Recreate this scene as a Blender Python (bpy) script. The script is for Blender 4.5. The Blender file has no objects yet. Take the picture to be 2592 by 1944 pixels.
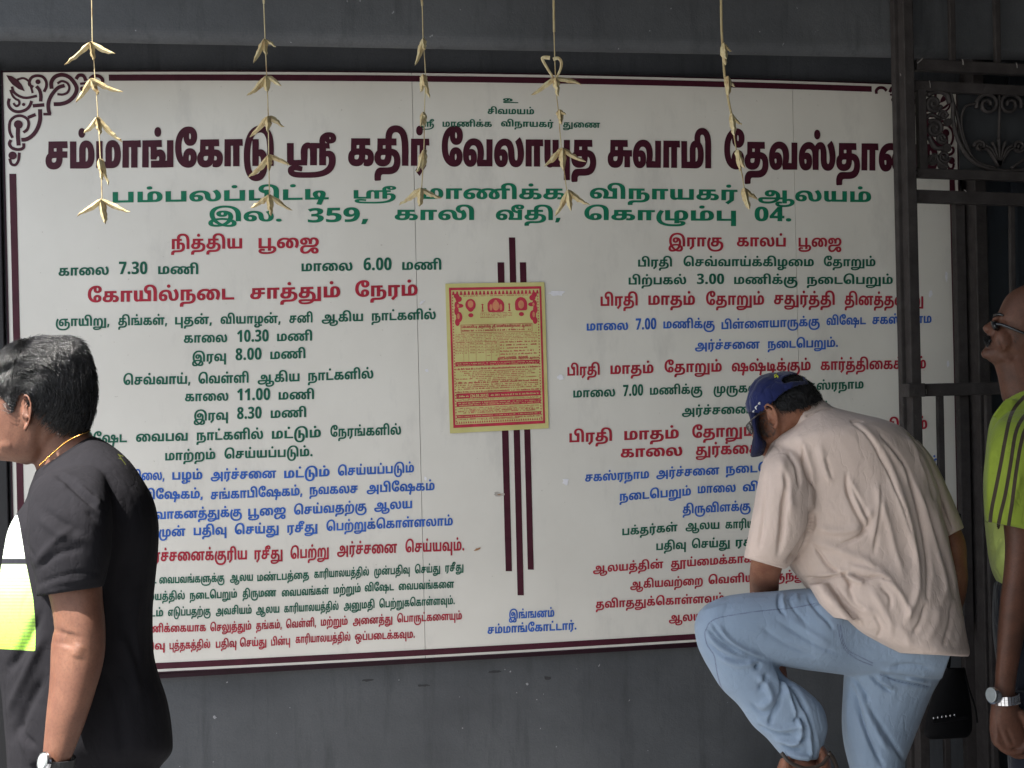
import bpy, bmesh, math, random
import numpy as np
from mathutils import Vector, Matrix, geometry
random.seed(7); rng = np.random.default_rng(7)
SC = bpy.context.scene
C = SC.collection

# ------------------------------------------------------------------ camera, sky, sun, exposure
F = 3600.0
YAW, PITCH, ROLL = math.radians(10.301), math.radians(-0.081), math.radians(-1.333)
CAM = np.array([0.0, -4.77, 1.6])
_cy, _sy, _cp, _sp = math.cos(YAW), math.sin(YAW), math.cos(PITCH), math.sin(PITCH)
_f = np.array([_sy*_cp, _cy*_cp, _sp]); _r = np.array([_cy, -_sy, 0.0]); _u = np.cross(_r, _f)
FW = _f; RT = math.cos(ROLL)*_r + math.sin(ROLL)*_u; UP = -math.sin(ROLL)*_r + math.cos(ROLL)*_u
cd = bpy.data.cameras.new('camera'); cam = bpy.data.objects.new('camera', cd); C.objects.link(cam)
cd.sensor_width = 36; cd.lens = 50; cd.clip_start = 0.05; cd.clip_end = 500
cam.matrix_world = Matrix([[RT[0], UP[0], -FW[0], CAM[0]], [RT[1], UP[1], -FW[1], CAM[1]], [RT[2], UP[2], -FW[2], CAM[2]], [0, 0, 0, 1]])
SC.camera = cam
SUNV = np.array([0.60, 0.31, -1.0]); SUNV /= np.linalg.norm(SUNV)      # the way the light travels
sl = bpy.data.lights.new('sun', 'SUN'); sun = bpy.data.objects.new('sun', sl); C.objects.link(sun)
sl.energy = 5.0; sl.angle = math.radians(0.53); sl.color = (1.0, 0.97, 0.92)
sun.rotation_euler = Vector(SUNV).to_track_quat('-Z', 'Y').to_euler(); sun.location = (-3, -3, 8)
W = bpy.data.worlds.new('World'); SC.world = W; W.use_nodes = True
_nt = W.node_tree; _bg = _nt.nodes['Background']; _sky = _nt.nodes.new('ShaderNodeTexSky')
_sky.sky_type = 'NISHITA'; _sky.sun_disc = False
_sky.sun_elevation = math.asin(-SUNV[2]); _sky.sun_rotation = math.atan2(-SUNV[0], -SUNV[1])
_sky.air_density = 1.3; _sky.dust_density = 2.5
_nt.links.new(_sky.outputs[0], _bg.inputs[0]); _bg.inputs[1].default_value = 0.10
SC.view_settings.view_transform = 'Standard'; SC.view_settings.look = 'None'
SC.view_settings.gamma = 1; SC.view_settings.use_curve_mapping = False
SC.view_settings.exposure = 1.85
SC.cycles.use_denoising = True

# ------------------------------------------------------------------ measured point -> place
def P(px, py, d):
    return CAM + d*(FW + (px-1296)/F*RT - (py-972)/F*UP)
def at(px, py, y):                                 # the point seen at px,py that lies on the plane y
    v = FW + (px-1296)/F*RT - (py-972)/F*UP
    return CAM + v*((y-CAM[1])/v[1])
def topx(V):
    V = np.asarray(V) - CAM; d = V@FW
    return np.stack([1296+F*(V@RT)/d, 972-F*(V@UP)/d], 1)

# ------------------------------------------------------------------ objects
def tag(o, label=None, cat=None, group=None, kind=None):
    if label: o['label'] = label
    if cat: o['category'] = cat
    if group: o['group'] = group
    if kind: o['kind'] = kind
    return o
def empty(name, loc, label=None, cat=None, group=None, kind=None):
    o = bpy.data.objects.new(name, None); C.objects.link(o); o.location = loc; o.empty_display_size = .05
    return tag(o, label, cat, group, kind)
def link(name, me, mat, parent=None, smooth=False):
    o = bpy.data.objects.new(name, me); C.objects.link(o)
    if mat is not None and not me.materials: me.materials.append(mat)
    if parent is not None:
        o.parent = parent
        o.matrix_parent_inverse = Matrix.Translation(parent.location).inverted() if parent.type == 'EMPTY' else Matrix.Identity(4)
    if smooth: me.polygons.foreach_set('use_smooth', [True]*len(me.polygons))
    return o
def mk(name, verts, faces, mat, parent=None, smooth=False):
    me = bpy.data.meshes.new(name); me.from_pydata([tuple(map(float, v)) for v in verts], [], faces); me.update()
    return link(name, me, mat, parent, smooth)
class MB:
    def __init__(s): s.v = []; s.f = []
    def add(s, v, f):
        n = len(s.v); s.v += [tuple(map(float, p)) for p in v]; s.f += [tuple(i+n for i in g) for g in f]; return s
    def box(s, a, b):
        x0, y0, z0 = a; x1, y1, z1 = b
        return s.add([(x0,y0,z0),(x1,y0,z0),(x1,y1,z0),(x0,y1,z0),(x0,y0,z1),(x1,y0,z1),(x1,y1,z1),(x0,y1,z1)],
                     [(0,3,2,1),(4,5,6,7),(0,1,5,4),(1,2,6,5),(2,3,7,6),(3,0,4,7)])
    def bar(s, p, q, w, h, up=(0,0,1)):            # a box between two points, w across, h along up
        p = np.array(p, float); q = np.array(q, float); t = q-p; t /= np.linalg.norm(t); up = np.array(up, float)
        a = np.cross(t, up); a /= np.linalg.norm(a); b = np.cross(a, t); a = a*w/2; b = b*h/2
        v = [e+i*a+j*b for e in (p, q) for i, j in ((-1,-1),(1,-1),(1,1),(-1,1))]
        return s.add(v, [(0,1,2,3),(7,6,5,4),(0,4,5,1),(1,5,6,2),(2,6,7,3),(3,7,4,0)])
    def tube(s, pts, rad, n=8, flat=1.0, close=True):
        pts = np.array(pts, float); m = len(pts); rad = np.broadcast_to(np.asarray(rad, float), (m,))
        T = np.gradient(pts, axis=0); T /= np.linalg.norm(T, axis=1)[:, None]+1e-12
        ref = np.array([0,1.,0]) if abs(T[0][1]) < .9 else np.array([1.,0,0]); v = []
        a = np.cross(T[0], ref); a /= np.linalg.norm(a)
        for i in range(m):
            a = a - T[i]*(a@T[i]); a /= np.linalg.norm(a)+1e-12; b = np.cross(T[i], a)
            for k in range(n):
                w = 2*math.pi*k/n; v.append(pts[i]+rad[i]*(math.cos(w)*a+flat*math.sin(w)*b))
        f = [(i*n+k, i*n+(k+1) % n, (i+1)*n+(k+1) % n, (i+1)*n+k) for i in range(m-1) for k in range(n)]
        if close: f += [tuple(range(n-1, -1, -1)), tuple((m-1)*n+k for k in range(n))]
        return s.add(v, f)
    def build(s, name, mat, parent=None, smooth=False): return mk(name, s.v, s.f, mat, parent, smooth)
def bevel(o, w, seg=2):
    m = o.modifiers.new('b', 'BEVEL'); m.width = w; m.segments = seg; m.limit_method = 'ANGLE'; return o
def spline(pts, sub=6):
    pts = np.array(pts, float)
    if len(pts) < 3 or sub <= 1: return pts
    q = np.vstack([2*pts[0]-pts[1], pts, 2*pts[-1]-pts[-2]]); out = []
    for i in range(1, len(q)-2):
        for k in range(sub):
            t = k/sub; a, b, c, d = q[i-1], q[i], q[i+1], q[i+2]
            out.append(.5*((2*b)+(c-a)*t+(2*a-5*b+4*c-d)*t*t+(-a+3*b-3*c+d)*t**3))
    out.append(pts[-1]); return np.array(out)

# ------------------------------------------------------------------ materials
MATS = {}
class NT:
    def __init__(s, name):
        s.m = bpy.data.materials.new(name); s.m.use_nodes = True; s.t = s.m.node_tree
        s.b = s.t.nodes['Principled BSDF']; MATS[name] = s.m
    def n(s, typ, **kw):
        o = s.t.nodes.new(typ)
        for k, v in kw.items():
            if hasattr(o, k): setattr(o, k, v)
        return o
    def l(s, a, b): s.t.links.new(a, b)
    def coord(s, kind='Object'): return s.n('ShaderNodeTexCoord').outputs[kind]
    def noise(s, scale, detail=4, rough=.6, vec=None, stretch=None):
        o = s.n('ShaderNodeTexNoise'); o.inputs['Scale'].default_value = scale; o.inputs['Detail'].default_value = detail; o.inputs['Roughness'].default_value = rough
        v = vec or s.coord()
        if stretch:
            mp = s.n('ShaderNodeMapping'); mp.inputs['Scale'].default_value = stretch; s.l(v, mp.inputs[0]); v = mp.outputs[0]
        s.l(v, o.inputs['Vector']); return o.outputs['Fac']
    def ramp(s, fac, stops):
        o = s.n('ShaderNodeValToRGB'); e = o.color_ramp.elements
        while len(e) < len(stops): e.new(.5)
        for i, (p, c) in enumerate(stops): e[i].position = p; e[i].color = tuple(c)+(1,) if len(c) == 3 else c
        s.l(fac, o.inputs[0]); return o.outputs[0]
    def rangef(s, fac, a, b, c, d):
        o = s.n('ShaderNodeMapRange'); 
        for i, v in enumerate((a, b, c, d)): o.inputs[i+1].default_value = v
        s.l(fac, o.inputs[0]); return o.outputs[0]
    def mix(s, fac, a, b, mode='MIX'):
        o = s.n('ShaderNodeMix', data_type='RGBA', blend_type=mode)
        for v, i in ((fac, 0), (a, 6), (b, 7)):
            if hasattr(v, 'links') or isinstance(v, bpy.types.NodeSocket): s.l(v, o.inputs[i])
            elif i == 0: o.inputs[0].default_value = v
            else: o.inputs[i].default_value = tuple(v)+(1,)
        return o.outputs[2]
    def math(s, op, a, b=0.0):
        o = s.n('ShaderNodeMath', operation=op)
        for i, v in ((0, a), (1, b)):
            if isinstance(v, bpy.types.NodeSocket): s.l(v, o.inputs[i])
            else: o.inputs[i].default_value = v
        return o.outputs[0]
    def attr(s, name): return s.n('ShaderNodeAttribute', attribute_name=name).outputs['Fac']
    def bump(s, h, strength=.3, dist=.002, prev=None):
        o = s.n('ShaderNodeBump'); o.inputs['Strength'].default_value = strength; o.inputs['Distance'].default_value = dist
        s.l(h, o.inputs['Height'])
        if prev is not None: s.l(prev, o.inputs['Normal'])
        s.l(o.outputs[0], s.b.inputs['Normal']); return o.outputs[0]
    def col(s, c):
        if isinstance(c, bpy.types.NodeSocket): s.l(c, s.b.inputs['Base Color'])
        else: s.b.inputs['Base Color'].default_value = tuple(c)+(1,)
    def set(s, **k):
        for a, v in k.items(): s.b.inputs[a.replace('_', ' ')].default_value = v
        return s
def cloth(name, c, var=.25, weave=900, rough=.85, wr=.6, sheen=.15, crease=.4):
    n = NT(name); a = n.noise(9, 5); b = n.noise(weave, 2)
    dark = tuple(x*(1-var) for x in c); lite = tuple(min(1, x*(1+var)) for x in c)
    base = n.ramp(a, [(.3, dark), (.7, lite)]); n.col(n.mix(n.rangef(b, .3, .7, .0, .25), base, tuple(x*.7 for x in c)))
    n.set(Roughness=rough, Sheen_Weight=sheen, Sheen_Roughness=.5)
    n.b.inputs['Specular IOR Level'].default_value = .2
    w = n.noise(38, 4, .55); h = n.bump(w, wr, .004)
    cr = n.noise(6.5, 3, .5, stretch=(1.6, 1.6, .8)); cr = n.math('ABSOLUTE', n.math('SUBTRACT', cr, .5)); cr = n.rangef(cr, 0, .055, 0, 1)
    c3 = n.noise(15, 3, .5, stretch=(1.5, 1.5, .7)); c3 = n.rangef(n.math('ABSOLUTE', n.math('SUBTRACT', c3, .52)), 0, .04, 0, .6)
    h = n.bump(n.math('ADD', cr, c3), crease, .005, h); n.bump(b, .3, .0007, h); return n
def plain(name, c, rough=.5, spec=.5, metal=0.0, nz=30, var=.15, bump=.15):
    n = NT(name); a = n.noise(nz, 5); n.col(n.ramp(a, [(.3, tuple(x*(1-var) for x in c)), (.7, tuple(min(1, x*(1+var)) for x in c))]))
    n.set(Roughness=rough, Metallic=metal); n.b.inputs['Specular IOR Level'].default_value = spec
    if bump: n.bump(a, bump, .002)
    return n
def skin(name, c, deep):
    n = NT(name); a = n.noise(14, 5); b = n.noise(220, 3); v = n.mix(n.rangef(a, .35, .65, 0, 1), c, deep)
    n.col(n.mix(n.rangef(b, .45, .75, 0, .45), v, tuple(x*.62 for x in deep)))
    n.set(Roughness=.56, Subsurface_Weight=.12, Subsurface_Scale=.012); n.b.inputs['Subsurface Radius'].default_value = (1, .35, .2)
    n.b.inputs['Specular IOR Level'].default_value = .3; h = n.bump(n.noise(520, 2), .3, .0008); n.bump(n.noise(60, 3), .12, .002, h); return n.m

def wall_mat():
    n = NT('grey_plaster'); a = n.noise(2.2, 6); b = n.noise(26, 6); c = n.noise(160, 3)
    base = n.ramp(a, [(.3, (.054, .056, .060)), (.5, (.076, .079, .084)), (.72, (.100, .103, .108))])
    base = n.mix(n.rangef(c, .35, .7, 0, .35), base, (.045, .049, .058))
    sp = n.ramp(n.noise(47, 2, .5), [(.755, (0, 0, 0)), (.775, (1, 1, 1))]); base = n.mix(n.math('MULTIPLY', sp, .55), base, (.34, .34, .36))
    st = n.ramp(n.noise(5, 5, .7, stretch=(3, 3, .35)), [(.52, (0, 0, 0)), (.72, (1, 1, 1))]); base = n.mix(n.math('MULTIPLY', st, .6), base, (.034, .036, .040))
    n.col(base); n.set(Roughness=.72); n.b.inputs['Specular IOR Level'].default_value = .35
    h = n.bump(b, .5, .004); n.bump(c, .5, .0015, h); return n.m
M_WALL = wall_mat()
def board_mat():
    n = NT('board_enamel'); a = n.noise(1.6, 6, .6); base = n.ramp(a, [(.35, (.595, .568, .515)), (.65, (.665, .638, .582))])
    s = n.ramp(n.noise(4.5, 7, .72, stretch=(1.6, 1.6, .55)), [(.55, (0, 0, 0)), (.74, (1, 1, 1))]); base = n.mix(n.math('MULTIPLY', s, .48), base, (.46, .44, .41))
    sp = n.ramp(n.noise(85, 2, .5), [(.755, (0, 0, 0)), (.78, (1, 1, 1))]); base = n.mix(n.math('MULTIPLY', sp, .45), base, (.30, .26, .21))
    n.col(base); n.set(Roughness=.42); n.b.inputs['Specular IOR Level'].default_value = .45; n.bump(n.noise(3.0, 3), .12, .01); return n.m
M_BOARD = board_mat()
def ink(name, c, rough=.38):
    n = NT(name); a = n.noise(24, 4); n.col(n.ramp(a, [(.3, tuple(x*.85 for x in c)), (.7, tuple(min(1, x*1.2) for x in c))])); n.set(Roughness=rough); n.b.inputs['Specular IOR Level'].default_value = .2; return n.m
INK = {'m': ink('maroon_vinyl', (.052, .010, .019)), 'g': ink('green_vinyl', (.012, .150, .082)), 'c': ink('crimson_vinyl', (.33, .022, .040)), 'b': ink('blue_vinyl', (.030, .105, .40)), 'l': ink('green_paint', (.012, .098, .062))}
M_EDGE = ink('board_edging', (.022, .006, .012), .45)
def iron():
    n = NT('painted_iron'); a = n.noise(20, 6); base = n.ramp(a, [(.3, (.027, .023, .0225)), (.7, (.048, .042, .041))])
    sp = n.ramp(n.noise(55, 3), [(.70, (0, 0, 0)), (.76, (1, 1, 1))]); n.col(n.mix(n.math('MULTIPLY', sp, .35), base, (.16, .14, .13)))
    n.set(Roughness=.62); n.b.inputs['Specular IOR Level'].default_value = .22; n.bump(n.noise(45, 5), .7, .004); return n.m
M_IRON = iron()
M_DARKDOOR = plain('door_paint', (.022, .028, .036), .5, nz=6).m

# ------------------------------------------------------------------ the setting
def ground_mat():
    n = NT('pavement'); a = n.noise(1.2, 7); c = n.noise(60, 4)
    base = n.ramp(a, [(.3, (.18, .185, .19)), (.7, (.25, .252, .255))]); n.col(n.mix(n.rangef(c, .4, .7, 0, .4), base, (.12, .12, .12))); n.set(Roughness=.9); n.bump(c, .5, .004); return n.m
g = mk('ground', [(-60, -60, 0), (60, -60, 0), (60, 3, 0), (-60, 3, 0)], [(0, 1, 2, 3)], ground_mat()); tag(g, kind='structure')
ZT = 2.642; ZB = .682; XL = -.762; XR = 2.500; YS = -.05
def ztop(x): return ZT-.0075*(x-.87)**2
def zbot(x): return ZB+.004*(x-.87)**2
# wall: flat below, a rounded concave soffit above the board, then the beam face
prof = [(0, 0.0), (0, ZT+.16), (-.04, ZT+.17), (-.20, ZT+.08)]
for k in range(0, 9):
    t = k/8*math.pi/2; prof.append((-.31-.04*math.sin(t), ZT+.014+.04*(1-math.cos(t))))
prof += [(-.35, 4.2), (.3, 4.2), (.3, 0)]
xs = [-7.0, 3.4]; m = MB(); m.add([(x, y, z) for x in xs for y, z in prof], [(i, i+len(prof), (i+1) % len(prof)+len(prof), (i+1) % len(prof)) for i in range(len(prof))])
w = m.build('temple_wall', M_WALL); bevel(w, .004, 2)
tag(w, 'dark grey rendered wall with an overhanging beam, carrying the notice board', 'wall')
m = MB(); m.box((-7.0, -.030, .002), (-.776, .001, ZT+.012)); pl_ = m.build('dark_slab', plain('flat_black', (.008, .007, .008), .6).m); bevel(pl_, .004)  # flat black slab beside the left edge of the board
tag(pl_, 'flat black pier at the left edge of the notice board', 'slab')
# unseen roofs added to keep the sun off the board and the right side
m = MB(); m.box((-7, -1.07, 3.4), (3.6, -.355, 3.55)); r1 = m.build('wall_shade_roof', M_WALL); tag(r1, kind='structure')
m = MB(); m.box((-.78, -9.5, 3.41), (3.6, -1.072, 3.55)); r2 = m.build('right_shade_roof', M_WALL); tag(r2, kind='structure')
m = MB(); m.box((3.41, -9.5, 0), (3.6, .3, 3.40)); r3 = m.build('right_shade_wall', M_WALL); tag(r3, kind='structure')  # unseen side wall, added to darken the right
m = MB(); m.box((-.78, -9.72, 0), (3.6, -9.502, 3.55)); r4 = m.build('back_shade_wall', M_WALL); tag(r4, kind='structure')  # unseen wall behind the camera, added so light comes from the left
LINES = [[1,12,[[[0],1273,1312,261,1]]],
[1,13,[[[1,2,3,4,5,6],1234,1352,289,1]]],
[1,13,[[[7],1063,1099,321,1],[[4,8,9,10,11,12],1120,1245,321,1],[[3,13,14,8,5,12,15],1268,1401,321,1],[[16,17,9],1425,1519,323,1]]],
[0,68,[[[1,6,4,8,18,19,12,8,20],115,693,423,1],[[7],726,851,418,0.82],[[12,21,22,15],881,1087,419,1],[[19,3,23,8,24,21],1118,1509,421,1],[[25,3,8,4,10],1538,1800,424,1],[[19,21,3,26,21,8,27,6],1833,2374,430,1]]],
[1,27,[[[28,6,28,23,29,28,13,30,31],285,832,509,1],[[7],895,1003,503,0.8],[[4,8,9,10,11,12],1067,1432,504,1],[[3,13,14,8,5,12,15],1493,1867,505,1],[[32,23,5,6],1919,2205,510,1]]],
[1,26,[[[33,23,34],527,713,560,1],[[35,36,37,38],779,932,562,1.1],[[12,8,39],999,1200,557,1],[[40,21,22,38],1255,1419,557,1],[[41,12,8,42,6,43],1479,1863,558,1],[[44,45,34],1910,2003,560,1.1]]],
[2,26,[[[14,22,46,21,22,5],433,613,630,1],[[47,17,48],654,807,628,1]]],
[1,20,[[[12,8,17,23],148,275,697,1],[[49,34,35,44],301,373,694,1.25],[[4,9,10],400,502,694,1]]],
[1,20,[[[4,8,17,23],763,892,686,1],[[50,34,44,44],920,991,684,1.25],[[4,9,10],1018,1117,683,1]]],
[2,28,[[[19,12,8,5,13,51,14,17,52],222,593,762,1],[[1,8,46,16,6],633,861,755,1],[[19,14,53,6],899,1057,750,1]]],
[1,19,[[[54,8,5,13,55,38],141,277,825,1],[[21,22,18,12,56,38],299,423,823,1],[[43,21,57,38],443,536,821,1],[[3,13,5,8,58,57,38],558,710,819,1],[[1,27,10],732,791,817,1],[[32,12,22,5],814,919,814,1],[[14,8,30,12,59,10,51],940,1103,810,1]]],
[1,19,[[[12,8,17,23],465,575,867,1],[[60,44,34,35,44],600,680,865,1.25],[[4,9,10],701,790,863,1]]],
[1,19,[[[33,53,61],486,572,915,1],[[62,34,44,44],596,662,911,1.25],[[4,9,10],684,773,908,1]]],
[1,20,[[[41,1,63,3,8,64,38],312,482,973,1],[[41,3,56,59,10],502,629,970,1],[[32,12,22,5],652,758,967,1],[[14,8,30,12,59,10,51],779,945,961,1]]],
[1,19,[[[12,8,17,23],468,578,1015,1],[[60,60,34,44,44],600,684,1013,1.25],[[4,9,10],705,795,1011,1]]],
[1,19,[[[33,53,61],490,577,1064,1],[[62,34,35,44],600,662,1060,1.25],[[4,9,10],685,775,1057,1]]],
[1,20,[[[3,13,19,65,52],195,321,1121,1],[[17,3,28,3],344,475,1117,1],[[14,8,30,12,59,10,51],497,666,1113,1],[[4,30,20,6],688,812,1109,1],[[19,14,53,18,12,59,10,51],836,1015,1103,1]]],
[1,19,[[[4,8,66,67,6],418,545,1164,1],[[41,1,64,5,29,28,20,6,34],568,791,1158,1]]],
[3,19,[[[41,3,66,67,2,17,23,38],262,416,1216,1],[[28,58,6],436,512,1214,1],[[68,15,69,1,17,27],533,699,1212,1],[[4,30,20,6],719,834,1208,1],[[41,1,64,5,29,28,20,6],855,1048,1200,1]]],
[3,19,[[[68,28,13,19,65,12,6,38],330,513,1263,1],[[1,18,12,8,28,13,19,65,12,6,38],533,765,1259,1],[[14,3,12,23,1],783,905,1250,1],[[68,28,13,19,65,12,6],928,1100,1244,1]]],
[3,19,[[[3,8,12,27,46,16,11,70],392,612,1311,1],[[47,17,48],628,723,1305,1],[[41,1,64,3,21,66,70],744,928,1298,1],[[32,23,5],947,1043,1289,1]]],
[3,19,[[[71,57],402,469,1358,1],[[28,21,22,61],490,573,1354,1],[[41,1,64,16],594,705,1351,1],[[53,72,16],727,803,1347,1],[[41,28,66,55,11,41,12,8,56,59,23,8,6],826,1146,1337,1]]],
[2,23,[[[68,15,69,1,17,27,11,70,53,10,5],356,625,1419,1],[[53,72,16],644,715,1415,1],[[41,28,66,55],735,832,1412,1],[[68,15,69,1,17,27],853,1005,1402,1],[[41,1,64,5,61,6,34],1026,1175,1396,1]]],
[1,16,[[[3,13,19,65,52],300,396,1478,1],[[17,3,28,3,18,12,73,11,70],403,568,1475,1],[[32,23,5],582,640,1471,1],[[4,74,52,28,46,17,21],651,782,1468,1],[[12,8,53,10,5,8,23,5,46,21,22,51],795,934,1460,1],[[71,57,28,21,22,61],947,1037,1454,1],[[41,1,64,16],1050,1114,1450,1],[[53,72,16],1127,1173,1446,1]]],
[1,16,[[[32,23,5,46,21,22,51],345,468,1519,1],[[14,17,52,41,28,55,6],480,600,1515,1],[[21,22,75,4,9],614,699,1511,1],[[17,3,28,3,18,12,56],713,832,1507,1],[[4,66,55,6],844,913,1501,1],[[3,13,19,65,52],923,997,1496,1],[[17,3,28,3,18,12,17,59],1009,1149,1491,1]]],
[1,16,[[[33,52,6],352,413,1561,1],[[76,20,29,28,21,66,70],425,533,1558,1],[[68,3,1,2,5,6],546,637,1555,1],[[32,23,5],648,707,1552,1],[[12,8,53,10,5,8,23,5,46,21,22,51],719,857,1547,1],[[68,77,4,21,22],870,948,1541,1],[[41,28,66,55,12,41,12,8,56,59,61,6,34],960,1151,1534,1]]],
[2,16,[[[12,8,9,10,11,17,12,5,8,12],345,521,1600,1],[[41,1,78,46,16,6],532,636,1596,1],[[21,18,12,6,38],648,713,1592,1],[[41,3,56,59,10,38],724,800,1588,1],[[4,66,55,6],812,880,1583,1],[[68,17,27,46,16],893,993,1579,1],[[41,28,8,75,30,12,17,59,24,6],1005,1169,1572,1]]],
[2,16,[[[28,21,22,61],343,417,1645,1],[[43,46,21,12,46,21,22,51],429,532,1642,1],[[28,21,22,61],546,598,1639,1],[[41,1,64,16],607,674,1636,1],[[28,13,57,43],686,734,1633,1],[[12,8,53,10,5,8,23,5,46,21,22,51],748,887,1625,1],[[79,29,28,17,52,11,12,61,4,34],898,1050,1618,1]]],
[3,17,[[[33,18,80,27,6],1288,1403,1564,1]]],
[3,17,[[[1,6,4,8,18,19,12,8,30,52,8,15,34],1234,1459,1599,1]]],
[2,23,[[[33,53,8,70],1692,1831,624,1],[[12,8,23,29],1865,1989,624,1],[[47,17,48],2021,2130,625,1]]],
[1,18,[[[28,13,53,21,22],1615,1701,675,1],[[41,1,63,3,8,64,11,12,22,58,17,4],1730,2060,674,1],[[19,21,8,55,6],2085,2216,674,1]]],
[1,18,[[[28,13,66,28,12,51],1591,1737,720,1],[[35,34,44,44],1764,1833,719,1.15],[[4,9,10,11,70],1858,2019,719,1],[[14,17,52,41,28,55,6],2042,2260,719,1]]],
[2,24,[[[28,13,53,21,22],1520,1614,774,1],[[4,8,21,6],1641,1759,772,1],[[19,21,8,55,6],1787,1934,772,1],[[1,16,15,46,21,22],1959,2113,771,1],[[21,22,27,46,21,57,55],2138,2337,773,1]]],
[3,18,[[[4,8,17,23],1485,1590,836,1],[[49,34,44,44],1609,1661,834,1.25],[[4,9,10,11,70],1679,1809,831,1],[[28,13,56,17,59,5,8,75,11,70],1826,2075,829,1],[[3,13,19,65,52],2092,2192,822,1],[[1,12,26,53,14,8,4],2208,2358,819,1]]],
[3,18,[[[68,15,69,1,17,27],1759,1923,884,1],[[14,17,52,41,28,55,6,34],1943,2121,880,1]]],
[2,22,[[[28,13,53,21,22],1436,1518,950,1],[[4,8,21,6],1545,1654,946,1],[[19,21,8,55,6],1682,1827,942,1],[[65,81,31,11,70,6],1852,2052,939,1],[[12,8,15,46,21,22,17,12,11,70,6],2077,2344,935,1]]],
[1,18,[[[4,8,17,23],1451,1557,1005,1],[[49,34,44,44],1577,1628,1002,1.25],[[4,9,10,11,70],1645,1778,998,1],[[71,75,12,77,11,70],1806,1990,993,1],[[1,12,26,53,14,8,4],2022,2186,986,1]]],
[1,18,[[[68,15,69,1,17,27],1726,1898,1049,1],[[14,17,52,41,28,55,6,34],1920,2110,1043,1]]],
[2,23,[[[28,13,53,21,22],1441,1549,1118,1],[[4,8,21,6],1580,1718,1112,1],[[19,21,8,55,6],1752,1912,1106,1],[[28,82,15,9,4,10],1950,2130,1098,1],[[21,22,27,6],2240,2347,1088,1]]],
[2,22,[[[12,8,17,23],1571,1727,1156,1],[[16,15,11,17,12],1761,1925,1150,1]]],
[3,18,[[[1,12,26,53,14,8,4],1481,1643,1215,1],[[68,15,69,1,17,27],1661,1821,1205,1],[[14,17,52,41,28,55,6],1837,2030,1195,1],[[4,8,21,6],2290,2376,1180,1]]],
[3,18,[[[14,17,52,41,28,55,6],1568,1749,1261,1],[[4,8,17,23],1766,1862,1247,1],[[3,13,19,1,52],1880,1990,1242,1]]],
[3,18,[[[21,22,75,3,13,59,11,70],1728,1900,1296,1]]],
[1,17,[[[28,11,21,15,12,56],1575,1715,1350,1],[[32,23,5],1735,1821,1340,1],[[12,8,53,10,5,8,23,5,46,21,22,51],1836,2040,1335,1]]],
[1,17,[[[28,21,22,61],1661,1736,1391,1],[[41,1,64,16],1751,1847,1386,1],[[53,72,16],1862,1940,1382,1]]],
[2,17,[[[32,23,5,46,21,22,57],1501,1679,1444,1],[[83,64,17,4,11,12,8,12],1698,1905,1430,1]]],
[2,17,[[[32,12,22,5,3,66,17,67],1595,1779,1485,1],[[41,3,59,10,5,13,39,75,84,16],1793,2040,1472,1]]],
[2,17,[[[21,3,13,8,21,16,11,41,12,8,56,59,61,6],1508,1833,1532,1],[[32,23,5],1866,1950,1520,1]]],
[2,17,[[[32,23,5,6],1693,1800,1572,1]]]]
POSTER = [[28,6,28,23,29,28,13,30,31,-1,68,75,56,4,10,70,-1,7,-1,4,8,9,10,11,12,3,13,14,8,5,12,15,-1,32,23,5,6],[85,86,45,34,44,62,34,86,44,60,86,87],[33,23,30,1,8,15,69,1,17,27,38,-1,19,88,8,4,6,-1,32,53,6,28,6],[32,3,9,10],[14,8,56]]
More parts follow.
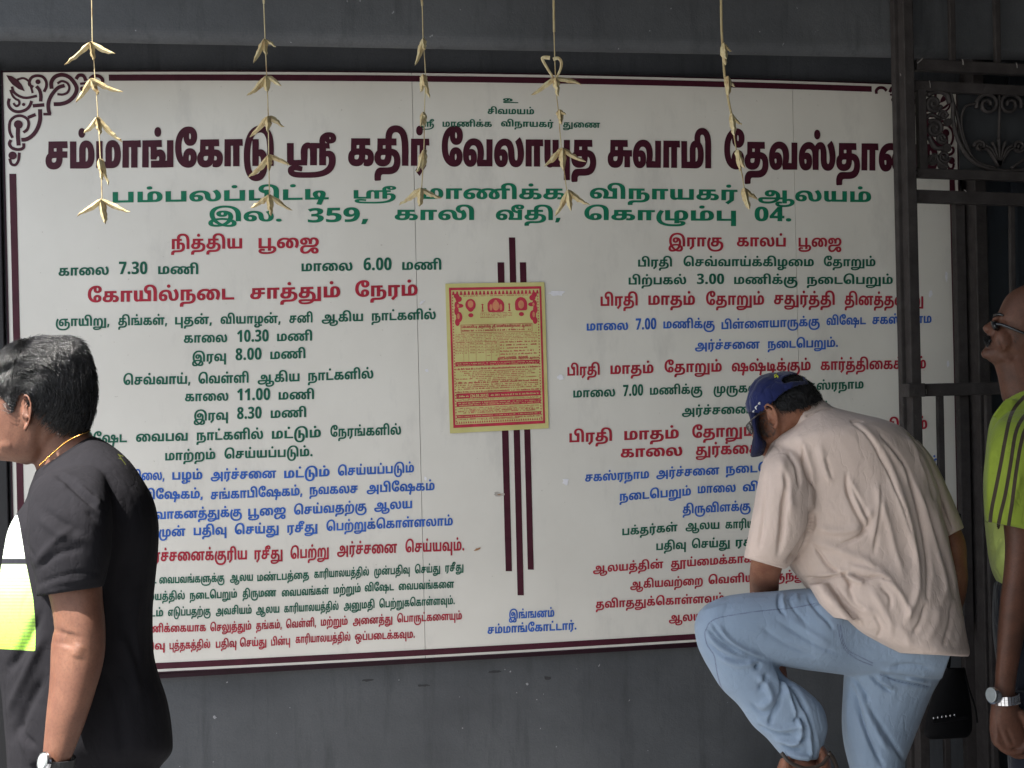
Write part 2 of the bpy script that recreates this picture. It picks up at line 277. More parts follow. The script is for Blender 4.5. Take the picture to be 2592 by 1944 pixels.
GLYPHS = [[364,[[107,192,3148,192,3202,174,3228,143,228,123,3228,103,3210,77,3178,61,3139,53,117,51,77,48,3071,47,3066,45,66,43,3066,41,3071,39,76,39,359,39,359,0,75,0,3051,0,3025,12,3015,29,15,39,3015,48,3025,66,3048,80,69,81,99,84,3129,87,3161,96,3174,111,174,121,3174,134,3157,148,3130,155,115,155,107,154,3102,155,3092,155,89,155,3078,155,3063,147,63,137,3063,128,3075,122,83,122,3091,122,3103,131,103,142,3103,152,3092,171,84,179,125,183,3131,178,3140,165,3146,148,146,136,3146,112,3112,87,79,87,3063,87,3033,96,3014,117,14,135,3014,155,3035,180,3077,192]]],
[277,[[101,-4,3073,-4,3034,10,3013,36,13,55,3013,74,3035,101,3083,117,123,117,261,117,261,80,116,80,3103,80,3085,78,78,75,3072,72,3067,63,67,57,3067,45,3086,35,103,35,3116,35,3134,43,3144,62,144,80,144,149,96,149,96,101,46,95,46,188,261,188,261,149,197,149,197,82,3197,59,3187,29,178,19,3165,7,3127,-4]]],
[105,[[-39,284,2991,284,3030,270,44,259,3055,250,3072,223,3080,183,80,154,80,0,25,0,25,143,3025,166,3021,201,3010,226,0,234,2993,239,2974,245,-40,245,2943,245,2923,234,2915,218,-85,208,2915,200,2920,182,-74,172,-129,172,2867,180,2862,201,-138,211,2862,231,2878,258,2906,275,2942,284]]],
[388,[[93,-4,3069,-4,3033,15,3014,53,14,81,3014,117,3046,167,3103,192,138,192,3169,192,3213,177,3241,150,3254,114,254,95,3254,80,3248,51,243,39,308,39,308,188,363,188,363,0,186,0,184,30,3191,41,3198,70,198,88,3198,109,3183,138,3154,153,134,153,3112,153,3080,133,3064,99,64,77,3064,62,3070,43,3082,34,92,34,3099,34,3108,39,3113,49,113,57,3113,68,3101,80,90,80,3077,80,3056,65,47,55,38,88,3051,100,3084,117,105,117,3133,117,3166,87,166,58,3166,39,3150,11,3118,-4]]],
[317,[[210,192,3243,192,3283,166,3302,119,302,91,3302,65,3289,30,275,20,3266,12,3244,4,3212,0,190,0,25,0,25,188,80,188,80,39,137,39,137,118,3137,139,3147,166,156,175,3166,183,3193,192],[214,153,3210,153,3203,151,200,147,3196,143,3193,130,193,116,193,39,202,39,3218,39,3238,49,3247,72,247,91,3247,109,3240,137,3226,153]]],
[351,[[124,0,124,188,180,188,180,39,270,39,270,188,326,188,326,0],[85,-4,3071,-4,3050,4,42,12,3037,17,3029,32,3024,54,24,71,24,188,80,188,80,73,3080,61,3082,45,87,41,3089,38,3098,35,103,35,3113,35,3126,46,132,55,132,15,3123,7,3102,-4]]],
[317,[[210,192,3243,192,3283,166,3302,119,302,91,3302,65,3289,30,275,20,3266,12,3244,4,3212,0,190,0,25,0,25,188,80,188,80,39,137,39,137,118,3137,139,3147,166,156,175,3166,183,3193,192],[214,153,3210,153,3203,151,200,147,3196,143,3193,130,193,116,193,39,202,39,3218,39,3238,49,3247,72,247,91,3247,109,3240,137,3226,153],[158,220,3145,220,3129,236,129,249,3129,262,3145,279,158,279,3171,279,3188,262,188,249,3188,236,3171,220]]],
[566,[[482,122,3504,122,3536,103,3553,68,553,44,3553,15,3533,-30,3498,-62,475,-73,3445,-87,3371,-102,3291,-107,249,-107,213,-107,3182,-107,3131,-105,3090,-100,75,-94,3057,-88,3037,-66,37,-49,3037,-36,3052,-16,3083,-6,108,-6,3128,-6,3168,-12,181,-15,174,-51,3164,-48,3142,-45,3121,-43,113,-43,3100,-43,3089,-47,89,-52,3089,-56,3102,-62,3132,-66,3185,-68,224,-68,244,-68,3272,-68,3330,-65,3386,-58,3435,-44,454,-32,3475,-20,3498,17,498,43,3498,62,3482,83,467,83,3457,83,3441,74,433,68,430,106,3441,113,3465,122],[25,0,25,188,80,188,80,39,184,39,184,109,3184,126,3190,152,3201,170,209,177,3218,185,3241,192,254,192,3267,192,3286,185,292,179,292,188,491,188,491,149,445,149,445,0,389,0,389,149,343,149,343,0,287,0,287,110,3287,123,3283,143,3273,153,264,153,3258,153,3250,149,247,145,3242,139,3240,118,240,101,240,0],[488,284,3525,284,3559,257,559,236,3559,216,3530,193,503,193,3473,193,3448,216,448,236,3448,247,3461,271,472,280,501,270,3494,262,3484,247,484,238,3484,233,3488,225,3495,222,501,222,3509,222,3516,230,516,236,3516,244,3502,250,492,250,3484,250,3469,248,461,245,3449,240,3433,221,433,206,3433,198,3437,185,440,179,397,171,3392,180,3388,199,388,210,3388,223,3399,249,3423,271,3461,284]]],
[236,[[25,0,25,188,231,188,231,149,184,149,184,0,129,0,129,149,80,149,80,0]]],
[622,[[93,-4,3069,-4,3033,15,3014,53,14,81,3014,114,3049,165,3113,192,157,192,3178,192,3213,187,3244,175,260,165,268,159,3293,141,3323,95,323,64,3323,42,3307,11,3276,-4,254,-4,3230,-4,3198,13,3183,44,183,65,3183,83,3194,115,3214,144,228,156,237,164,3257,178,3303,192,333,192,3352,192,3383,187,3411,175,426,165,434,158,3449,146,3471,117,3483,83,483,64,3483,42,3467,11,3436,-4,414,-4,3390,-4,3358,13,3343,44,343,65,3343,83,3356,117,3378,145,392,156,403,164,3416,172,3443,183,3482,188,510,188,617,188,617,149,571,149,571,0,515,0,515,149,502,149,3486,149,3463,147,3446,142,3433,135,427,130,3416,123,3401,103,3394,79,394,66,3394,49,3405,33,413,33,3420,33,3428,42,3432,57,432,66,3432,79,3423,105,3407,127,395,135,3380,145,3350,153,332,153,3311,153,3280,142,269,134,3258,127,3242,106,3234,81,234,66,3234,49,3244,33,253,33,3260,33,3268,42,3272,57,272,66,3272,85,3251,122,231,133,3216,144,3181,153,158,153,3131,153,3091,136,3068,109,65,92,3064,89,3064,81,64,76,3064,64,3069,45,3082,34,92,34,3099,34,3108,39,3113,49,113,57,3113,68,3101,80,90,80,3077,80,3056,65,47,55,38,88,3051,100,3084,117,105,117,3133,117,3166,87,166,58,3166,39,3150,11,3118,-4]]],
[105,[[-27,284,3000,284,3039,269,52,256,3060,247,3073,223,3080,185,80,156,80,0,25,0,25,144,3025,167,3022,201,3014,226,5,234,2999,239,2984,245,-26,245,2960,245,2943,235,2937,220,-63,211,2937,202,2942,182,-53,172,-108,172,2888,180,2883,201,-117,211,2883,231,2899,258,2925,275,2957,284]]],
[313,[[101,-4,3074,-4,3034,10,3013,36,13,55,3013,74,3035,101,3083,117,123,117,198,117,3218,117,3246,114,3267,107,276,101,3287,94,3300,71,300,55,3300,27,3265,-4,232,-4,3223,-4,3201,-2,193,0,201,38,3206,37,3215,35,221,35,3233,35,3247,46,247,57,3247,65,3239,74,3225,79,3206,80,197,80,116,80,3103,80,3085,78,78,75,3072,72,3067,63,67,57,3067,45,3086,35,103,35,3116,35,3134,43,3144,62,144,80,144,149,96,149,96,101,46,95,46,188,260,188,260,149,198,149,198,82,3198,59,3188,29,178,19,3165,7,3127,-4],[164,220,3151,220,3135,236,135,249,3135,262,3151,279,164,279,3177,279,3194,262,194,249,3194,236,3177,220]]],
[313,[[101,-4,3074,-4,3034,10,3013,36,13,55,3013,74,3035,101,3083,117,123,117,198,117,3218,117,3246,114,3267,107,276,101,3287,94,3300,71,300,55,3300,27,3265,-4,232,-4,3223,-4,3201,-2,193,0,201,38,3206,37,3215,35,221,35,3233,35,3247,46,247,57,3247,65,3239,74,3225,79,3206,80,197,80,116,80,3103,80,3085,78,78,75,3072,72,3067,63,67,57,3067,45,3086,35,103,35,3116,35,3134,43,3144,62,144,80,144,149,96,149,96,101,46,95,46,188,260,188,260,149,198,149,198,82,3198,59,3188,29,178,19,3165,7,3127,-4]]],
[105,[[-43,284,2987,284,3030,268,45,254,3058,243,3074,212,3080,172,80,144,80,0,25,0,25,139,3025,163,3020,195,3011,218,4,226,2995,235,2972,244,-44,244,2937,244,2914,232,2905,213,-95,203,2905,195,2909,180,2920,168,2935,160,-54,158,-54,118,2921,120,2879,141,2854,179,-146,203,2854,225,2877,262,2923,284]]],
[303,[[219,122,3242,122,3274,103,3291,68,291,43,3291,13,3271,-25,254,-36,3242,-44,3213,-54,3177,-58,154,-58,118,-58,3100,-58,3084,-61,78,-65,3073,-69,3068,-80,68,-90,3068,-94,3068,-101,69,-104,14,-107,3013,-100,3012,-86,12,-78,3012,-62,3024,-40,35,-32,3042,-28,3058,-22,3083,-19,101,-19,146,-19,3169,-19,3198,-15,3216,-7,223,-1,3229,6,3236,26,236,41,3236,55,3229,73,3215,83,205,83,3196,83,3182,77,176,72,174,110,3183,115,3205,122],[25,0,25,188,228,188,228,149,182,149,182,0,126,0,126,149,80,149,80,0]]],
[236,[[110,-71,75,-39,129,12,129,149,80,149,80,0,25,0,25,188,231,188,231,149,184,149,184,0],[118,220,3105,220,3088,236,88,249,3088,262,3105,279,118,279,3131,279,3148,262,148,249,3148,236,3131,220]]],
[414,[[101,-4,3074,-4,3034,10,3013,36,13,55,3013,74,3035,101,3084,117,124,117,186,117,3205,117,3245,108,3278,86,3299,49,299,20,3299,3,3289,-27,281,-40,281,-48,3267,-67,3222,-94,3160,-107,121,-107,115,-107,3083,-107,3036,-95,3010,-71,10,-52,3010,-43,3016,-31,22,-27,3028,-23,3045,-19,62,-19,351,-19,375,-58,248,-58,229,-53,68,-53,3064,-53,3059,-55,59,-58,3059,-64,3085,-72,112,-72,124,-72,3149,-72,3186,-66,3215,-55,225,-46,227,-36,3233,-27,3241,-11,3244,8,244,19,3244,42,3227,68,3196,80,175,80,116,80,3103,80,3085,78,78,75,3072,72,3067,63,67,57,3067,46,3086,35,103,35,3116,35,3134,43,3144,62,144,80,144,149,96,149,96,100,46,95,46,188,261,188,261,149,197,149,197,82,3197,59,3188,29,178,19,3165,7,3127,-4],[333,-58,333,188,389,188,389,-58]]],
[438,[[93,-4,3069,-4,3033,15,3014,53,14,81,3014,114,3049,165,3113,192,157,192,3178,192,3213,187,3245,175,260,165,269,159,3294,141,3323,94,323,63,3323,42,3307,12,3276,-4,255,-4,3230,-4,3199,14,3183,45,183,66,3183,83,3193,115,3212,143,224,155,232,162,3250,178,3293,192,317,192,3354,192,3401,166,3423,121,423,94,3423,74,3414,37,3401,7,393,-4,347,19,3355,32,3367,66,367,90,3367,110,3353,138,3328,153,312,153,3297,153,3276,145,266,135,3257,128,3242,108,3234,81,234,65,3234,48,3245,33,253,33,3260,33,3269,42,3272,57,272,66,3272,85,3251,122,231,133,3216,144,3181,153,158,153,3131,153,3091,136,3068,109,65,92,3064,89,3064,83,64,76,3064,62,3070,43,3082,34,92,34,3099,34,3108,39,3113,49,113,57,3113,68,3101,80,90,80,3077,80,3056,65,47,55,38,88,3051,100,3084,117,105,117,3133,117,3166,87,166,58,3166,39,3150,11,3118,-4]]],
[403,[[25,0,25,188,249,188,249,149,181,149,181,110,3190,116,3211,122,224,122,3246,122,3273,106,3285,83,285,71,3285,60,3280,44,276,39,342,39,342,0,125,0,125,39,222,39,3225,43,3230,54,230,61,3230,73,3218,83,208,83,3201,83,3188,78,181,73,181,55,125,55,125,149,80,149,80,0],[299,0,292,39,323,39,323,188,378,188,378,0],[202,220,3189,220,3172,236,172,249,3172,262,3189,279,202,279,3215,279,3231,262,231,249,3231,236,3215,220]]],
[267,[[163,-4,3130,-4,3076,15,3036,51,3015,105,15,139,3015,174,3037,227,3079,264,3135,284,169,284,3198,284,3238,268,3260,239,260,216,3260,200,3244,172,3213,155,188,155,3165,155,3134,171,3119,198,119,214,3119,228,3127,248,133,255,180,255,3175,251,3165,230,165,218,3165,204,3178,192,187,192,3198,192,3208,207,208,217,3208,224,3202,237,3187,246,173,246,3171,246,3158,245,151,244,3135,243,3106,228,3082,202,3068,164,68,139,3068,113,3082,74,3106,49,3136,36,152,35,3157,34,3165,33,169,33,3182,33,3197,42,3204,56,204,64,3204,74,3194,89,182,89,3173,89,3161,76,161,63,3161,51,3170,29,176,24,128,25,3122,34,3115,52,115,67,3115,84,3130,110,3160,127,184,127,3209,127,3241,109,3256,81,256,65,3256,44,3235,13,3194,-4]]],
[387,[[161,-105,3122,-105,3067,-78,3034,-30,3019,33,19,69,19,75,3019,111,3034,174,3065,226,3110,263,3171,284,209,284,3238,284,3286,271,304,259,3318,250,3340,226,3355,192,3362,145,362,113,362,0,307,0,307,106,3307,130,3302,173,3288,208,275,220,3264,231,3231,244,207,244,3183,244,3142,229,3109,201,3085,159,3072,104,72,70,3072,28,3087,-26,3112,-54,3144,-65,161,-65,3182,-65,3209,-52,3225,-29,3231,2,231,19,3231,39,3224,63,3210,74,200,74,3191,74,3175,66,168,60,165,98,3174,105,3199,113,211,113,3234,113,3268,93,3287,51,287,18,3287,-13,3269,-60,3236,-90,3190,-105],[125,0,125,188,181,188,181,0]]],
[313,[[101,-4,3074,-4,3034,10,3013,36,13,55,3013,74,3035,101,3084,117,124,117,183,117,3218,117,3271,101,3301,64,301,32,3301,8,3281,-25,263,-36,3251,-43,3219,-53,3177,-58,151,-58,119,-58,3101,-58,3085,-61,79,-65,3074,-69,3068,-80,68,-90,3068,-94,3069,-101,69,-104,15,-107,3014,-100,3013,-86,13,-78,3013,-62,3025,-40,36,-32,3043,-28,3059,-22,3084,-19,102,-19,139,-19,3164,-19,3200,-15,3224,-7,232,1,3239,7,3246,25,246,36,3246,50,3235,67,3217,76,3194,80,181,80,116,80,3103,80,3085,78,78,75,3072,72,3067,63,67,57,3067,46,3086,35,103,35,3116,35,3134,43,3144,62,144,79,144,149,96,149,96,101,46,95,46,188,261,188,261,149,198,149,198,82,3198,59,3188,29,178,19,3165,7,3127,-4]]],
[105,[[-59,284,2970,284,3015,272,32,260,3047,249,3069,216,3080,166,80,130,80,0,25,0,25,122,3025,148,3019,188,3007,218,-5,228,2986,236,2960,244,-57,244,2914,244,2882,220,-118,198,2882,190,2886,175,-111,168,-164,168,2834,174,2829,193,-171,201,2829,230,2858,266,2909,284]]],
[381,[[93,-4,3069,-4,3033,15,3014,53,14,81,3014,108,3033,150,3068,178,3114,192,139,192,3165,192,3201,182,215,171,3225,163,3238,139,3246,105,247,79,3248,70,3250,56,3255,45,259,42,3263,38,3272,35,279,35,3288,35,3302,44,3310,65,310,84,3310,99,3302,132,3286,163,275,177,321,204,3344,176,3366,118,366,87,3366,61,3347,20,3308,-4,276,-4,3259,-4,3231,3,221,11,3208,20,3193,53,191,77,3190,89,3188,110,3182,129,177,135,3171,144,3151,153,135,153,3114,153,3081,134,3064,100,64,77,3064,62,3070,43,3082,34,92,34,3099,34,3108,39,3113,49,113,57,3113,68,3101,80,90,80,3077,80,3056,65,47,55,38,88,3051,100,3084,117,105,117,3132,117,3166,87,166,58,3166,39,3150,11,3118,-4]]],
[351,[[124,0,124,188,180,188,180,39,270,39,270,188,326,188,326,0],[85,-4,3071,-4,3050,4,42,12,3037,17,3029,32,3024,54,24,71,24,188,80,188,80,73,3080,61,3082,45,87,41,3090,38,3097,35,103,35,3113,35,3126,46,131,55,132,15,3123,7,3102,-4],[270,-94,270,21,326,21,326,-94]]],
[327,[[101,-4,3073,-4,3034,10,3013,36,13,55,3013,74,3035,101,3083,117,123,117,319,117,319,80,116,80,3103,80,3085,78,78,75,3072,72,3067,63,67,57,3067,45,3086,35,103,35,3116,35,3134,43,3144,62,144,80,144,149,96,149,96,101,46,95,46,188,261,188,261,149,197,149,197,82,3197,59,3187,29,178,19,3165,7,3127,-4],[229,0,229,92,283,89,283,0]]],
[485,[[93,-4,3069,-4,3033,15,3014,53,14,81,3014,108,3033,150,3067,178,3111,192,136,192,3159,192,3192,181,3217,160,228,146,204,143,3213,158,3234,181,3262,192,279,192,3297,192,3321,183,330,175,3341,164,3351,129,351,106,351,83,3351,67,3356,47,362,42,3366,38,3376,35,382,35,3392,35,3406,44,3414,65,414,84,3414,99,3406,132,3390,163,378,177,424,204,3448,176,3469,118,469,87,3469,61,3451,20,3411,-4,380,-4,3362,-4,3335,3,324,11,3316,17,3303,36,3296,65,296,85,296,104,3296,120,3294,139,290,145,3287,149,3279,153,273,153,3267,153,3258,149,255,145,3251,140,3248,121,248,104,248,0,192,0,192,84,3192,102,3186,129,177,138,3170,145,3150,153,134,153,3113,153,3081,134,3064,100,64,77,3064,62,3070,43,3082,34,92,34,3099,34,3108,39,3113,49,113,57,3113,68,3101,80,90,80,3077,80,3056,65,47,55,38,88,3051,100,3084,117,105,117,3132,117,3166,87,166,58,3166,39,3150,11,3118,-4],[243,220,3230,220,3213,236,213,249,3213,262,3230,279,243,279,3256,279,3272,262,272,249,3272,236,3256,220]]],
[462,[[93,-4,3069,-4,3033,15,3014,53,14,81,3014,114,3049,165,3113,192,157,192,3178,192,3213,187,3244,175,260,165,268,159,3293,141,3323,94,323,64,3323,42,3307,11,3276,-4,254,-4,3230,-4,3198,13,3183,44,183,65,3183,83,3196,117,3218,145,232,156,242,164,3256,172,3283,183,3321,188,350,188,456,188,456,149,410,149,410,0,355,0,355,149,342,149,3326,149,3303,147,3286,142,3273,135,266,130,3256,123,3241,103,3234,79,234,66,3234,49,3245,33,253,33,3260,33,3268,42,3272,57,272,66,3272,85,3251,122,231,133,3216,144,3181,153,158,153,3131,153,3091,136,3068,109,65,92,3065,89,3064,81,64,76,3064,62,3070,43,3082,34,92,34,3099,34,3108,39,3113,49,113,57,3113,68,3101,80,90,80,3077,80,3056,65,47,55,38,88,3051,100,3084,117,105,117,3133,117,3166,87,166,58,3166,39,3150,11,3118,-4]]],
[280,[[25,0,25,188,80,188,80,39,200,39,200,188,256,188,256,0]]],
[280,[[25,0,25,188,80,188,80,39,200,39,200,188,256,188,256,0],[140,220,3127,220,3110,236,110,249,3110,262,3127,279,140,279,3153,279,3170,262,170,249,3170,236,3153,220]]],
[250,[[25,0,25,188,80,188,80,39,244,39,244,0],[135,220,3122,220,3105,236,105,249,3105,262,3122,279,135,279,3148,279,3165,262,165,249,3165,236,3148,220]]],
[294,[[25,0,25,188,80,188,80,39,289,39,289,0],[184,161,3204,161,3231,150,3246,132,3252,110,252,99,3252,83,3245,50,240,32,203,-95,152,-81,179,10,181,19,188,44,3193,59,3198,86,198,98,3198,108,3191,122,182,122,3172,122,3162,109,162,96,3162,84,3170,62,3185,40,196,28,158,6,3145,21,3124,49,3112,80,112,98,3112,115,3127,143,3159,161]]],
[494,[[121,-49,3085,-49,3034,-31,3008,1,8,21,3008,33,3017,50,25,55,3031,59,3046,63,3065,65,79,65,339,65,339,27,81,27,3077,27,3071,26,3067,25,66,24,3062,21,62,16,3062,4,3092,-10,126,-10,129,-10,3164,-10,3211,5,3239,31,246,47,247,57,3248,63,3249,75,249,80,3249,98,3239,130,3216,152,197,155,3194,156,3185,156,181,156,3172,156,3156,152,3147,142,147,133,3147,123,3157,113,166,113,3175,113,3186,122,186,136,3186,148,3174,169,166,178,203,186,3209,180,3221,164,3228,143,228,130,3228,119,3222,100,3207,84,3182,75,163,75,3145,75,3115,87,3097,112,97,131,3097,152,3119,179,3157,192,181,192,3212,192,3257,174,3287,143,3302,103,302,81,3302,74,3300,61,299,55,299,43,3288,14,3241,-26,3172,-49,127,-49],[340,-107,3289,-107,3239,-77,239,-50,3239,-38,3251,-19,3275,-7,291,-7,3301,-7,3318,-10,327,-13,321,-47,3316,-46,3306,-44,301,-44,3294,-44,3287,-48,287,-52,3287,-56,3298,-64,3324,-69,348,-69,350,-69,3377,-69,3418,-58,3441,-36,441,-20,3441,-9,3427,3,414,3,3404,3,3387,-4,380,-9,379,28,3387,33,3411,41,428,41,3445,41,3475,28,3494,2,494,-17,3494,-44,3461,-84,3396,-107,349,-107],[334,-41,334,188,390,188,390,-41]]],
[415,[[96,-107,3067,-107,3027,-91,3008,-61,8,-41,3008,-14,3039,25,66,37,3088,47,3144,57,174,57,3195,57,3245,51,267,42,3287,35,3320,13,3339,-19,339,-40,3339,-72,3297,-107,250,-107,3222,-107,3172,-92,148,-80,3128,-69,3095,-43,3068,-11,56,8,3039,35,3023,91,23,126,3023,156,3045,213,3090,258,3161,284,210,284,3254,284,3320,263,342,242,3360,227,3381,188,3391,137,391,101,391,0,335,0,335,82,3335,117,3329,165,3313,200,300,213,3285,228,3241,244,209,244,3180,244,3132,228,3096,197,3076,151,76,120,3076,103,3081,73,3091,45,99,29,3110,9,3138,-24,3173,-50,193,-57,3206,-62,3233,-68,247,-68,3270,-68,3289,-51,289,-37,3289,-23,3270,-2,254,5,3237,12,3194,19,173,19,3147,19,3101,10,85,1,3072,-5,3058,-25,58,-37,3058,-51,3077,-68,100,-68,3113,-68,3138,-63,150,-59,3170,-52,3204,-27,3230,8,237,30,3241,42,3246,69,246,84,3246,100,3239,129,3221,151,204,156,199,154,3195,155,3188,156,183,156,3176,156,3162,152,3153,142,153,133,3153,124,3163,113,172,113,3180,113,3191,122,191,136,3191,148,3179,168,171,177,212,175,3217,171,3227,156,3233,140,233,132,3233,116,3219,90,3191,75,168,75,3151,75,3121,87,3103,113,103,132,3103,152,3125,179,3163,192,186,192,3223,192,3273,164,3298,115,298,84,3298,63,3291,27,284,11,3277,-9,3252,-43,3220,-71,201,-80,3178,-93,3125,-107]]],
[99,[[50,-4,3037,-4,3018,10,18,25,3018,41,3037,54,50,54,3062,54,3080,41,80,25,3080,10,3062,-4]]],
[191,[[80,-3,3060,-3,3027,3,12,9,12,55,3027,48,3059,40,75,40,3099,40,3119,57,119,72,3119,81,3110,94,3087,101,66,101,49,101,49,143,66,143,3086,143,3108,151,3116,164,116,173,3116,185,3101,197,85,197,3069,197,3045,187,36,181,12,218,3027,228,3065,241,91,241,3115,241,3151,228,3171,202,171,183,3171,167,3157,144,3135,129,121,125,121,124,3148,121,3177,93,177,69,3177,49,3156,16,3114,-3]]],
[191,[[81,-3,3062,-3,3029,3,16,9,16,56,3029,50,3062,41,77,41,3091,41,3110,48,3120,64,120,76,3120,93,3098,110,77,110,3067,110,3049,107,42,104,21,115,30,238,161,238,161,192,78,192,74,150,3080,151,3092,153,103,153,3124,153,3157,136,3176,104,176,79,3176,53,3155,16,3112,-3]]],
[191,[[59,-3,3051,-3,3033,-2,26,-1,26,43,3033,42,3049,40,57,40,3077,40,3104,50,3120,68,3128,94,129,109,127,109,3122,101,3109,88,3090,81,76,81,3056,81,3026,99,3010,133,10,157,3010,184,3030,221,3067,241,92,241,3110,241,3143,228,3166,202,3180,161,180,133,3180,114,3174,75,3159,40,3132,12,3089,-3],[93,124,3103,124,3116,133,3124,147,124,155,3124,163,3120,178,3113,190,3101,197,93,197,3080,197,3064,179,64,159,3064,143,3078,124]]],
[100,[[77,43,79,39,3076,28,3067,-2,3056,-32,50,-44,10,-44,3014,-30,3020,1,3025,31,27,43]]],
[487,[[339,284,3368,284,3411,268,426,254,3439,243,3455,212,3462,171,462,144,462,0,406,0,406,139,3406,163,3402,195,3393,218,385,226,3377,235,3353,244,337,244,3318,244,3296,232,3286,213,286,203,3286,194,3291,180,3302,170,3318,163,329,161,328,118,3302,119,3260,141,3236,179,236,203,3236,225,3259,262,3304,284],[93,-4,3069,-4,3033,15,3014,53,14,81,3014,108,3033,150,3068,178,3114,192,139,192,3165,192,3201,182,215,171,3225,163,3238,139,3246,105,247,79,3248,70,3250,56,3255,45,259,42,3263,38,3272,35,279,35,3288,35,3302,44,3310,65,310,84,3310,99,3304,126,3293,151,286,162,333,188,3344,173,3358,141,3366,106,366,87,3366,61,3347,20,3308,-4,276,-4,3259,-4,3231,3,221,11,3208,20,3193,53,191,77,3190,89,3188,110,3182,129,177,135,3171,144,3151,153,135,153,3114,153,3081,134,3064,100,64,77,3064,62,3070,43,3082,34,92,34,3099,34,3108,39,3113,49,113,57,3113,68,3101,80,90,80,3077,80,3056,65,47,55,38,88,3051,100,3084,117,105,117,3132,117,3166,87,166,58,3166,39,3150,11,3118,-4]]],
[388,[[93,-4,3069,-4,3033,15,3014,53,14,81,3014,117,3046,167,3103,192,138,192,3169,192,3213,177,3241,150,3254,114,254,95,3254,80,3248,51,243,39,308,39,308,188,363,188,363,0,186,0,184,30,3191,41,3198,70,198,88,3198,109,3183,138,3154,153,134,153,3112,153,3080,133,3064,99,64,77,3064,62,3070,43,3082,34,92,34,3099,34,3108,39,3113,49,113,57,3113,68,3101,80,90,80,3077,80,3056,65,47,55,38,88,3051,100,3084,117,105,117,3133,117,3166,87,166,58,3166,39,3150,11,3118,-4],[321,284,3358,284,3392,257,392,236,3392,216,3363,193,336,193,3306,193,3281,216,281,236,3281,247,3294,271,305,280,334,270,3327,262,3317,247,317,238,3317,233,3320,225,3328,222,334,222,3342,222,3349,230,349,236,3349,244,3335,250,325,250,3317,250,3302,248,294,245,3282,240,3266,220,266,205,3266,196,3272,182,3284,171,3300,164,309,162,309,121,3289,125,3257,140,3233,161,3221,189,221,205,3221,220,3232,248,3256,270,3294,284]]],
[335,[[139,-4,3109,-4,3064,15,3033,49,3017,98,17,128,3017,164,3041,221,3085,262,3145,284,180,284,3205,284,3250,272,268,259,3282,249,3301,219,3310,175,310,143,310,0,255,0,255,125,3255,145,3252,182,3242,213,233,223,3223,234,3196,244,178,244,3157,244,3118,230,3088,201,3070,157,70,126,3070,105,3076,73,3087,50,3102,37,110,34,123,35,3128,34,3139,33,145,33,3161,33,3174,51,174,63,3174,73,3164,89,152,89,3142,89,3129,76,129,63,3129,50,3138,30,144,24,99,26,3095,32,3086,54,86,67,3086,84,3101,111,3132,127,155,127,3180,127,3212,109,3226,80,226,64,3226,42,3205,11,3166,-4]]],
[416,[[316,-7,3330,-7,3354,-14,3368,-32,368,-48,3368,-63,3351,-85,3323,-98,3288,-105,3253,-107,237,-107,226,-107,3192,-107,3130,-98,3078,-76,3039,-40,3017,13,17,49,17,54,3017,82,3030,132,3051,175,63,192,107,168,3094,149,3078,111,3070,74,70,55,70,50,3070,20,3086,-21,3116,-47,3155,-61,3203,-67,229,-67,242,-67,3255,-67,3282,-65,3304,-61,3318,-54,318,-48,3318,-43,3311,-39,305,-39,3297,-39,3283,-43,276,-46,267,-17,3278,-12,3306,-7],[237,-50,237,19,291,19,291,-50],[310,192,3342,192,3383,166,3402,119,402,91,3402,65,3388,30,375,20,3366,12,3343,4,3312,0,289,0,124,0,124,188,180,188,180,39,237,39,237,118,3237,139,3247,166,256,175,3266,183,3293,192],[314,153,3310,153,3302,151,299,147,3295,143,3292,130,292,116,292,39,302,39,3318,39,3338,49,3346,72,346,91,3346,109,3340,137,3326,153]]],
[280,[[200,-94,200,0,25,0,25,188,80,188,80,39,200,39,200,188,256,188,256,-94]]],
[191,[[95,-3,3066,-3,3029,26,3012,80,12,119,3012,157,3028,212,3065,242,95,242,3124,242,3161,213,3179,158,179,119,3179,91,3169,45,3150,13,3118,-3],[95,41,3103,41,3114,51,3120,70,3123,100,123,119,3123,138,3120,168,3114,187,3103,197,95,197,3087,197,3076,187,3070,168,3067,138,67,119,3067,100,3070,70,3076,51,3087,41]]],
[191,[[104,0,104,48,6,48,6,88,106,238,159,238,159,90,186,90,186,48,159,48,159,0],[55,90,104,90,104,124,3104,132,3104,150,3105,166,106,170,104,170,3101,164,3095,151,89,143]]],
[313,[[101,-4,3074,-4,3034,10,3013,36,13,55,3013,74,3035,101,3084,117,124,117,183,117,3218,117,3271,101,3301,64,301,32,3301,8,3281,-25,263,-36,3251,-43,3219,-53,3177,-58,151,-58,119,-58,3101,-58,3085,-61,79,-65,3074,-69,3068,-80,68,-90,3068,-94,3069,-101,69,-104,15,-107,3014,-100,3013,-86,13,-78,3013,-62,3025,-40,36,-32,3043,-28,3059,-22,3084,-19,102,-19,139,-19,3164,-19,3200,-15,3224,-7,232,1,3239,7,3246,25,246,36,3246,50,3235,67,3217,76,3194,80,181,80,116,80,3103,80,3085,78,78,75,3072,72,3067,63,67,57,3067,46,3086,35,103,35,3116,35,3134,43,3144,62,144,79,144,149,96,149,96,101,46,95,46,188,261,188,261,149,198,149,198,82,3198,59,3188,29,178,19,3165,7,3127,-4],[165,220,3152,220,3135,236,135,249,3135,262,3152,279,165,279,3178,279,3194,262,194,249,3194,236,3178,220]]],
